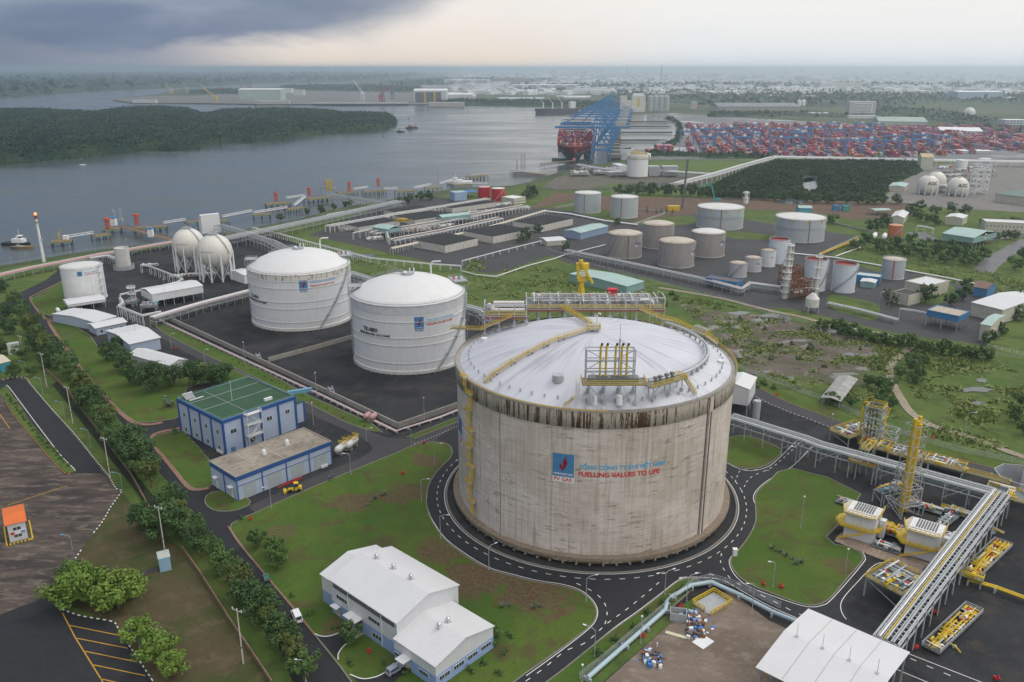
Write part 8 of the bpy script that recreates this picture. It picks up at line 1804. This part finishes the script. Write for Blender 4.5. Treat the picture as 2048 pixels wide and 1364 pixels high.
for i,(x,y)in enumerate([(1890,345),(1925,352),(1950,345),(1905,362),(1975,352),(1955,372),(1880,385)]):skid('grey white process piping around the distant gas spheres, '+ORD[i]+' one',x,y,22,12,5,.2,14,M_galv,'gwg',s=3,deck=M_concrete)
for i,(x,y)in enumerate([(355,570),(385,568),(415,566),(300,548),(470,566)]):skid('white and grey pump piping below the gas spheres, '+ORD[i]+' one',x,y-14,12,5,.8,.2,14,None,'wgw',s=1.2)
skid('grey cooler unit with ladders in front of the pump shed',362,594,7,5,7,.2,14,M_galv,'gd');skid('grey equipment block beside the white pipe loop',300,622,9,7,3,.2,16,M_galv,'gdt',s=1.6);skid('blue grey equipment block at the left end of the bund rack',262,612,9,6,2,.2,12,M_galv,'gdt',s=1.5)
skid('rusty yellow scaffold tower in the middle of the gas field',806,462,12,9,9,.4,20,M_yel,'yr',s=1.6);skid('brown rusty piping at the right end of the gas field',1000,428,18,9,3,.4,24,None,'wrw',s=1.5)
for i,(x,y)in enumerate([(1585,560),(1600,575),(1575,580),(1612,595),(1592,598)]):
 g=G(x,y);t=thing('scaffolded_unit','brown scaffolded process structure around the distillation columns, '+ORD[i]+' part','process unit',g,.3);m=MB();lattice(m,(0,0),10,8,0,10+2.5*i%6,4,.45);m.build('scaffold',M_rust,t);clutter(t,10,8,4,12,'rdgw',1.6)
def column(label,b,y,r,mat,plats=6,name='distillation_column',cat='column'):
 g=G(*b);h=Z(g,y);t=thing(name,label,cat,g);MB().cyl((0,0,0),(0,0,h*.45),r,12).cyl((0,0,h*.45),(0,0,h),r*.7,12).build('shell',mat,t);q=MB()
 for k in range(plats):z=h*(k+1)/(plats+.3);q.cyl((0,0,z),(0,0,z+.25),r+1.1,10);rail(q,[((r+1)*math.cos(a*PI/5),(r+1)*math.sin(a*PI/5),z)for a in range(6)],1.2,2,.16)
 q.beam((r+.5,0,0),(r+.5,0,h),.5);q.build('platform',M_whited,t);return t
column('tall pale distillation column among brown scaffolding',(1569,597),487,1.9,M_whited,8);column('thinner pale column in front of the scaffolded red topped tank',(1629,598),508,1.3,M_whited,4)
column('yellow caged grey column beside the pump shed',(267,612),572,1.6,M_galv,3,'silo_column');column('blue and white striped tower beyond the wide grey tanks',(1491,407),383,2.6,M_white,2,'striped_tower','tower')
g=G(1622,625);t=thing('furnace_drum','squat grey drum on legs at the foot of the thinner column','vessel',g);MB().cyl((0,0,4),(0,0,9),4,14).cyl((0,0,9),(0,0,12),4,14,1.2).build('shell',M_whited,t);[MB().beam((3*a,3*b,0),(3*a,3*b,4),.5).build('leg',M_grey,t)for a in(-1,1)for b in(-1,1)]
g=G(1805,1024);hv_=Z(g,835);t=thing('vent_tower','tall bundle of yellow vent pipes in a white lattice tower beside the compressor housings','tower',g,.3);q=MB();lattice(q,(0,0),4.6,4.6,0,hv_*.93,9,.17);q.build('lattice',M_galv,t);q=MB();lattice(q,(0,0),8.4,8.4,0,4.4,1,.3);lattice(q,(0,0),6.6,6.6,0,10,2,.26);lattice(q,(0,0),6,5,12,16,1,.22);q.build('base_frame',M_galv,t)
for i,(x,y)in enumerate([(-1.5,-.7),(-.5,.7),(.6,-.8),(1.5,.6),(.1,-.3)]):MB().cyl((x,y,.5),(x,y,hv_*(1-.03*(i%3))),.6,10).build('vent_pipe',M_yel,t)
g=G(1742,892);t=thing('steel_tower','grey steel access tower with yellow stairs behind the rack','tower',g,AR);q=MB();lattice(q,(0,0),6,6,0,17,4,.4);lattice(q,(6.2,0),5,5,0,9,3,.34);q.build('lattice',M_galv,t);q=MB();rail(q,[(-3,-3,17),(3,-3,17),(3,3,17),(-3,3,17)],1.2,1,.14);[stair(q,(4,-3 if k%2 else 3,k*4.2),(4,3 if k%2 else-3,k*4.2+4),1)for k in range(4)];q.tube([(-4.6,-1,0),(-4.6,-1,16),(-4.6,0,17.5),(-3,0,17.5)],.4,8).tube([(-4,1,5),(-4,1,19),(-2,1,20)],.2,6);q.build('yellow_stair',M_yel,t);q=MB();[q.cyl((x,0,0),(x,0,18),.35,8)for x in(-2.2,-1,.4)];q.build('riser_pipes',M_dgrey,t)
for i,(x,y)in enumerate([(1722,1070),(1845,1106)]):
 g=G(x,y);t=thing('compressor_housing',['white louvred compressor housing with yellow walkways, left of the vent tower','white louvred compressor housing with yellow walkways, right nearer the rack'][i],'process unit',g,AR+.05);W_w=M_white
 MB().box(0,0,0,9,8,9).build('enclosure',W_w,t);MB().prism([(-5.5,-5.5),(3,-5.5),(6,-3),(6,4.5),(-5.5,4.5),(-7.5,1),(-7.5,-3)],4.2,4.5).build('walkway',M_yel,t)
 MB().prism([(-5,-5),(3,-5),(5,-3),(5,4.4),(-5,4.4),(-6.5,0)],8.6,8.9).build('roof_walkway',surf('cream_deck',(.46,.42,.30),.7),t)
 q=MB();[q.box(-2.6+k*.75,.4,9.02,.4,5.2,.5)for k in range(8)];q.build('louvre',M_dgrey,t);MB().box(0,.4,9.0,7.4,6.4,.3).build('louvre_frame',M_pipe,t)
 q=MB();rail(q,[(-7.5,-3,4.5),(-5.5,-5.5,4.5),(3,-5.5,4.5),(6,-3,4.5),(6,4.5,4.5)],1.2,1.2,.14);rail(q,[(-6.5,0,8.9),(-5,-5,8.9),(3,-5,8.9),(5,-3,8.9),(5,4.4,8.9)],1.2,1.2,.12);stair(q,(-6,-6,0),(2,-6.4,4.3),1.2);q.build('handrail',M_yel,t)
 MB().box(5.6,1,1,1.6,2,6).build('duct',W_w,t)
g=G(2036,985);t=thing('basin_enclosure','grey eight sided open enclosure at the right edge','enclosure',g,.2);MB().lathe([(8.5,0),(8.5,7),(8.2,7),(8.2,.2),(.1,.2)],8,smooth=False).build('wall',M_grey,t);MB().cyl((3,0,0),(3,0,12),2,16).build('vessel',M_whited,t)
for i,(x,y,L,W)in enumerate([(830,462,30,10),(880,455,26,8),(930,440,30,9),(985,428,30,9),(1035,420,28,8),(700,462,18,6),(850,428,26,7),(920,412,30,8),(760,440,20,7),(1000,412,26,7),(960,426,26,6),(750,480,14,6)]):skid('white valve and pipe cluster on the gas field, '+ORD[i]+' one',x,y,L,W,.5,.42,26,None,'wwwd',s=1.7,deck=M_concrete)
M_mw=surf('mound_wall',(.62,.60,.55),.9,var=.5,sc=.7,dirt=.75,vstreak=True);M_mt=surf('mound_top',(.025,.026,.028),.95,var=.6,sc=.3,dirt=.35,dcol=(.08,.08,.08))
for i,(a,b,c)in enumerate([((828,479),(890,491),(953,476)),((932,461),(986,473),(1052,457)),((1030,442),(1082,451),(1139,436)),((683,444),(718,454),(790,439)),((797,430),(830,440),(896,427)),((880,410),(905,416),(985,403)),((772,419),(790,424),(850,413))]):
 tm,L,W=building('walled block with rough black top on the gas field, '+['nearest','second of the near row','rightmost of the near row','leftmost of the far row','middle of the far row','right of the far row','small farthest'][i]+' one',a,b,c,6.2 if i<3 else 5,M_mw,M_mt,'flat',par=.1,pm=M_mt,name='mounded_tank_block',cat='block');q=MB();[q.box(L*k/9,-.12,0,.35,.25,5)for k in range(10)];[q.box(-.12,W*k/9,0,.25,.35,3.4)for k in range(10)];q.build('buttress_row',M_mw,tm)
for i in range(5):g=G(1303+i*10.5+(6 if i>1 else 0),354);t=thing('vaporiser','grey louvred vaporiser block right of the upright tank, '+ORD[i]+' from the tank','process unit',g,0,'grey vaporiser blocks');MB().box(0,8,1,7,14,13).build('fin_block',M_galv,t);q=MB();[q.box(-3+k*1.0,.9,1,.25,.25,13)for k in range(7)];q.build('fins',M_grey,t)
g=G(1955,388);t=thing('stair_tower','pale steel stair tower beside the distant gas spheres','tower',g);q=MB();lattice(q,(0,0),14,14,0,34,6,.9);q.build('lattice',M_pipe,t)
g=G(1364,421);t=thing('crawler_crane','dark lattice crawler crane with yellow body on the brown site','crane',g);MB().beam((0,0,2),(3,2,52),1.8).build('boom',M_dgrey,t);MB().box(-9,0,0,12,6,5).cyl((-14,0,2),(-5,0,2),3,10).build('body',M_yel,t)
g=G(1430,402);t=thing('mobile_crane','turquoise mobile crane with raised jib behind the wide grey tank','crane',g);MB().beam((0,0,1),(-6,0,20),1.4).beam((-6,0,20),(-17,0,16),1.2).build('jib',surf('turq2',(.06,.3,.28)),t);MB().box(2,0,0,9,3,3).build('body',MATS['turq2'],t)
for i,(x,y)in enumerate([(517,722),(662,790)]):
 g=G(x,y);t=thing('bund_steps','galvanised step over stair on the bund wall, '+['upper one','lower one near the blue gate'][i],'stairs',g,-1.0);q=MB();stair(q,(-3.4,0,0),(-.8,0,3),1.4);stair(q,(3.4,0,0),(.8,0,3),1.4);q.box(0,0,3,1.8,1.6,.15);rail(q,[(-3.4,.8,0),(-.8,.8,3),(.8,.8,3),(3.4,.8,0)],1.2,1,.12);rail(q,[(-3.4,-.8,0),(-.8,-.8,3),(.8,-.8,3),(3.4,-.8,0)],1.2,1,.12);q.build('flight',M_galv,t)
g=G(600,787);t=thing('footbridge','light blue footbridge from the office road to the bund wall','bridge',g,.45);MB().box(0,0,0,11,1.4,2).build('side_panel',surf('bridge_blue',(.16,.36,.52),.5),t)
for x,y,l in((741,842,'pink'),(684,905,'w1'),(704,896,'w2')):
 g=G(x,y);t=thing('horizontal_vessel',{'pink':'short fat pink vessel pair beside the bund wall corner','w1':'white horizontal storage vessel on saddles by the garage end, left one','w2':'white horizontal storage vessel on saddles by the garage end, right one'}[l],'vessel',g,-.35);m=MB();r=1.2 if l=='pink' else 1.3;Lh=1.2 if l=='pink' else 2.8
 for x0 in((-1.4,1.4)if l=='pink' else(0,)):m.cyl((x0,-Lh,r+1.2),(x0,Lh,r+1.2),r,14).sphere((x0,-Lh,r+1.2),r,14,8).sphere((x0,Lh,r+1.2),r,14,8)
 m.build('shell',M_pink if l=='pink' else M_whited,t);[MB().box(0,k,0,2.6,.6,2).build('saddle',M_concrete,t)for k in(-Lh*.7,Lh*.7)]
 if l!='pink':rail(MB(),[(-1.4,0,3.8),(1.4,0,3.8),(1.4,3,3.8),(-1.4,3,3.8)],1.2,.9,.14).build('top_rail',M_yel,t)
for i,(x,y,w)in enumerate([(804,950,'on the kerb above the big lawn'),(848,889,'by the small round tree at the ring road'),(738,1308,'on the small lawn before the workshop'),(536,1094,'at the left edge of the big lawn'),(1287,1276,'beside the fat pale pipe'),(1362,1216,'next to the debris heap'),(1527,1170,'left one on the right lawn edge'),(1560,1176,'right one on the right lawn edge'),(1865,1228,'on the gravel right of the lower rack'),(1830,1300,'beside the white canopy corner'),(796,852,'at the bund wall corner'),(352,700,'by the left building row'),(1995,1362,'at the bottom right corner'),(1555,792,'by the right perimeter fence'),(1866,878,'in the verge behind the vent tower'),(502,1040,'among red shrubs by the blue gate')]):
 g=G(x,y)+Vector((0,0,.3));t=thing('fire_hydrant','red fire hydrant with side pipes '+w,'hydrant',g,i*.7,'red fire hydrants');t.scale=(.75,.75,.75);MB().cyl((0,0,0),(0,0,1.5),.22,8).sphere((0,0,1.6),.35,8,6).cyl((-.9,0,.8),(.9,0,.8),.18,8).cyl((0,-.8,.6),(0,.8,.6),.16,8).build('body',M_red,t);MB().box(.9,.5,0,.8,.5,1.1).build('hose_box',M_red,t)
g=G(1424,1210);t=thing('railed_pit','grey covered pit with yellow railing on the dirt yard','pit',g,.65);MB().box(0,0,.3,8.4,6,.3).build('cover',M_grey,t);q=MB();rail(q,[(-4.4,-3.2,.4),(4.4,-3.2,.4),(4.4,3.2,.4),(-4.4,3.2,.4),(-4.4,-1,.4)],1.5,1.5,.2);q.build('railing',M_yel,t)
for x,y,n,rr_,l in((1388,1243,70,4.2,'larger heap of blue, white and dark scrap in the dirt yard'),(1303,1318,50,3.2,'smaller heap of white and grey scrap in the dirt yard'),(1395,1270,26,2.6,'loose blue and white waste below the larger heap')):
 g=G(x,y);t=thing('scrap_heap',l,'scrap heap',g+Vector((0,0,.28)))
 for nm,c in(('dark_scrap',M_dgrey),('white_scrap',M_white),('blue_scrap',surf('tarp_blue',(.05,.2,.5))),('rusty_scrap',M_rust)):
  q=MB()
  for _ in range(n//3):a,b=KR.gauss(0,rr_*.5),KR.gauss(0,rr_*.5);q.box(a,b,0,KR.uniform(.2,1.5),KR.uniform(.2,1),max(.1,KR.uniform(.3,1.5)-.2*abs(a)),KR.uniform(0,3))
  o=q.build(nm,c,t);o['kind']='stuff'
for x,y,w,d,m,l in((1406,1286,4.6,3.6,M_white,'white tarpaulin spread flat on the dirt'),(1352,1272,5.6,1.1,surf('board',(.55,.53,.36)),'pale board lying beside the scrap heap')):g=G(x,y);o=MB().box(0,0,.3,w,d,.12).build('ground_sheet',m);o.location=g;o.rotation_euler=(0,0,.7 if w<5 else-.45);tag(o,l,'sheet')
g=G(1356,1238);t=thing('scrap_container','grey open skip with corrugated sides by the larger heap','skip',g+Vector((0,0,.3)),-.2);MB().box(0,0,0,4.4,3,.3).box(0,-1.4,.3,4.4,.2,2).box(0,1.4,.3,4.4,.2,2).box(-2.1,0,.3,.2,2.6,2).box(2.1,0,.3,.2,2.6,2).build('body',M_grey,t)
g=G(1469,1112);t=thing('gate_post','small white kiosk post at the fork by the right lawn','kiosk',g);MB().box(0,0,.2,1.2,1.2,2.2).box(0,0,2.4,1.4,1.4,.15).build('cabinet',M_white,t)
def wheels(t,xs,ys,r=.34):
 me=MB().cyl((-.12,0,r),(.12,0,r),r,14).mesh('wheel');me.materials.append(M_black)
 for x in xs:
  for y in ys:o=obj('wheel',me,t);o.location=(x,y,0)
def car(label,px,py,az,mat,L=4.7,Wd=1.85,H=1.75,van=False,z=.2,name='car',cat='car'):
 g=G(px,py)+Vector((0,0,z));t=thing(name,label,cat,g,az);hb_=.95 if not van else 1.1;h=L/2
 P1=[(-h,.3),(h,.3),(h,hb_*.8),(h-.1,hb_),(-h+.1,hb_),(-h,hb_*.8)]
 c=[(-h+.12,hb_),(h-.6,hb_),(h-1.35,H),(-h+.25,H)]if van else[(-h+.2,hb_),(h-1.2,hb_),(h-1.9,H),(-h+.55,H)]
 def ext(poly,w):
  n=len(poly);m=MB();return m.add([(-w/2,y,z)for y,z in poly]+[(w/2,y,z)for y,z in poly],[tuple(range(n))[::-1],tuple(range(n,2*n))]+[(i,(i+1)%n,n+(i+1)%n,n+i)for i in range(n)])
 ext(P1,Wd).build('body',mat,t);k=[(y*.985+.01,z)for y,z in c];ext(c,Wd*.88).build('cabin',mat,t)
 gz=MB();zt=H-.12;zb=hb_+.06
 for s in(-1,1):gz.box(s*Wd*.44,(c[0][0]+c[1][0])/2-.1,zb,.04,(c[2][0]-c[3][0])*.98,zt-zb-.05)
 for a,b in((c[1],c[2]),(c[0],c[3])):e=.03 if a is c[1]else-.03;gz.add([(-Wd*.38,a[0]+e,zb),(Wd*.38,a[0]+e,zb),(Wd*.36,b[0]+e,zt),(-Wd*.36,b[0]+e,zt)],[(0,1,2,3)])
 gz.build('window',M_glass,t);wheels(t,(-Wd/2+.05,Wd/2-.05),(-L*.31,L*.31))
 for s in(-.65,.65):MB().box(s,h,.62,.36,.06,.18).build('headlight',M_line,t);MB().box(s,-h,.7,.25,.06,.3).build('tail_light',M_red,t)
 return t
car('white minivan parked on the left perimeter road beside the workshop',594,1238,.50,M_white,5.3,1.95,2.2,True,name='minivan',cat='van');car('silver off road car parked in the drive at the workshop end',790,1345,-.75,surf('car_silver',(.38,.42,.50),.3,metal=.4),4.9,z=.4);car('small dark green car loaded with yellow plants on the left perimeter road',533,1160,.4,surf('car_green',(.05,.13,.12),.3),3.6,1.6,1.3);car('white car mostly hidden under the trees of the perimeter road',382,1062,.5,M_white,z=.2)
g=G(588,984)+Vector((0,0,.2));t=thing('wheel_loader','yellow wheel loader on the road in front of the garage','loader',g,1.9);MB().box(0,-1.6,.7,1.9,2.4,1.1).box(0,.9,.7,1.2,1.8,.7).build('body',M_yel,t);q=MB().box(0,-.9,1.8,1.5,1.4,1.4);q.build('cab_glass',M_glass,t);MB().box(0,-.9,3.2,1.7,1.6,.15).build('cab_roof',M_yel,t);MB().beam((-.5,.8,1.2),(-.5,2.8,.7),.2).beam((.5,.8,1.2),(.5,2.8,.7),.2).box(0,3.0,.2,2.4,.9,.9).build('bucket',M_yel,t);wheels(t,(-.95,.95),(-1.6,1.3),.65)
def person(label,g,az,cols,ride=False,group=None):
 t=thing('person',label,'person',g,az,group);s=.0 if not ride else-.05
 v=[(0,0,.95),(0,0,1.2),(0,0,1.42),(0,0,1.52),(0,.02,1.66),(0,.02,1.76),(.2,0,1.40),(.27,.05 if not ride else .2,1.12),(.28,.12 if not ride else .48,.98),(-.2,0,1.40),(-.27,.05 if not ride else .2,1.12),(-.28,.12 if not ride else .48,.98),(.1,0,.9),(.12,.02 if not ride else .42,.5 if not ride else .82),(.12,0 if not ride else .35,.05 if not ride else .38),(-.1,0,.9),(-.12,.06 if not ride else .42,.5 if not ride else .82),(-.12,0 if not ride else .35,.05 if not ride else .38)]
 e=[(0,1),(1,2),(2,3),(3,4),(4,5),(2,6),(6,7),(7,8),(2,9),(9,10),(10,11),(0,12),(12,13),(13,14),(0,15),(15,16),(16,17)];rd=[.15,.15,.16,.06,.11,.08,.07,.05,.04,.07,.05,.04,.1,.075,.055,.1,.075,.055]
 me=bpy.data.meshes.new('body');me.from_pydata(v,e,[]);o=obj('body',me,t);md=o.modifiers.new('skin','SKIN');[setattr(me.skin_vertices[0].data[i],'radius',(r,r))for i,r in enumerate(rd)]if me.skin_vertices else None;me.materials.append(cols[0]);o.modifiers.new('sub','SUBSURF').levels=1
 if not me.skin_vertices:
  bpy.data.objects.remove(o);m=MB();[m.cyl(v[a],v[b],rd[a],8,rd[b]).sphere(v[b],rd[b],8,6)for a,b in e];m.build('body',cols[0],t)
 MB().sphere((0,.0,1.74),.135,10,6,.8).build('helmet',cols[1],t);return t
SK=surf('overalls_blue',(.04,.10,.25));
for i,(x,y)in enumerate([(659,962),(665,958)]):
 g=G(x,y)+Vector((0,0,.2));person('person in dark clothes and white helmet riding the '+['left','right'][i]+' of two motorbikes',g,.35,(SK,M_line),True);t=thing('motorbike','dark motorbike ridden on the road beside the big lawn, '+['left','right'][i]+' one','motorbike',g,.35);MB().beam((0,-.5,.6),(0,.6,.6),.25,.35).beam((0,.5,.6),(0,.7,1.0),.08).beam((-.3,.55,1.05),(.3,.55,1.05),.05).build('frame',M_dgrey,t)
 for y_ in(-.65,.65):MB().cyl((-.05,y_,.3),(.05,y_,.3),.3,12).build('wheel',M_black,t)
person('person in blue overalls and white helmet standing on the ring road edge',G(1397,1122)+Vector((0,0,.2)),0,(SK,M_line));person('person in white standing in the dirt yard left of the scrap',G(1314,1296)+Vector((0,0,.3)),.5,(M_white,SK))
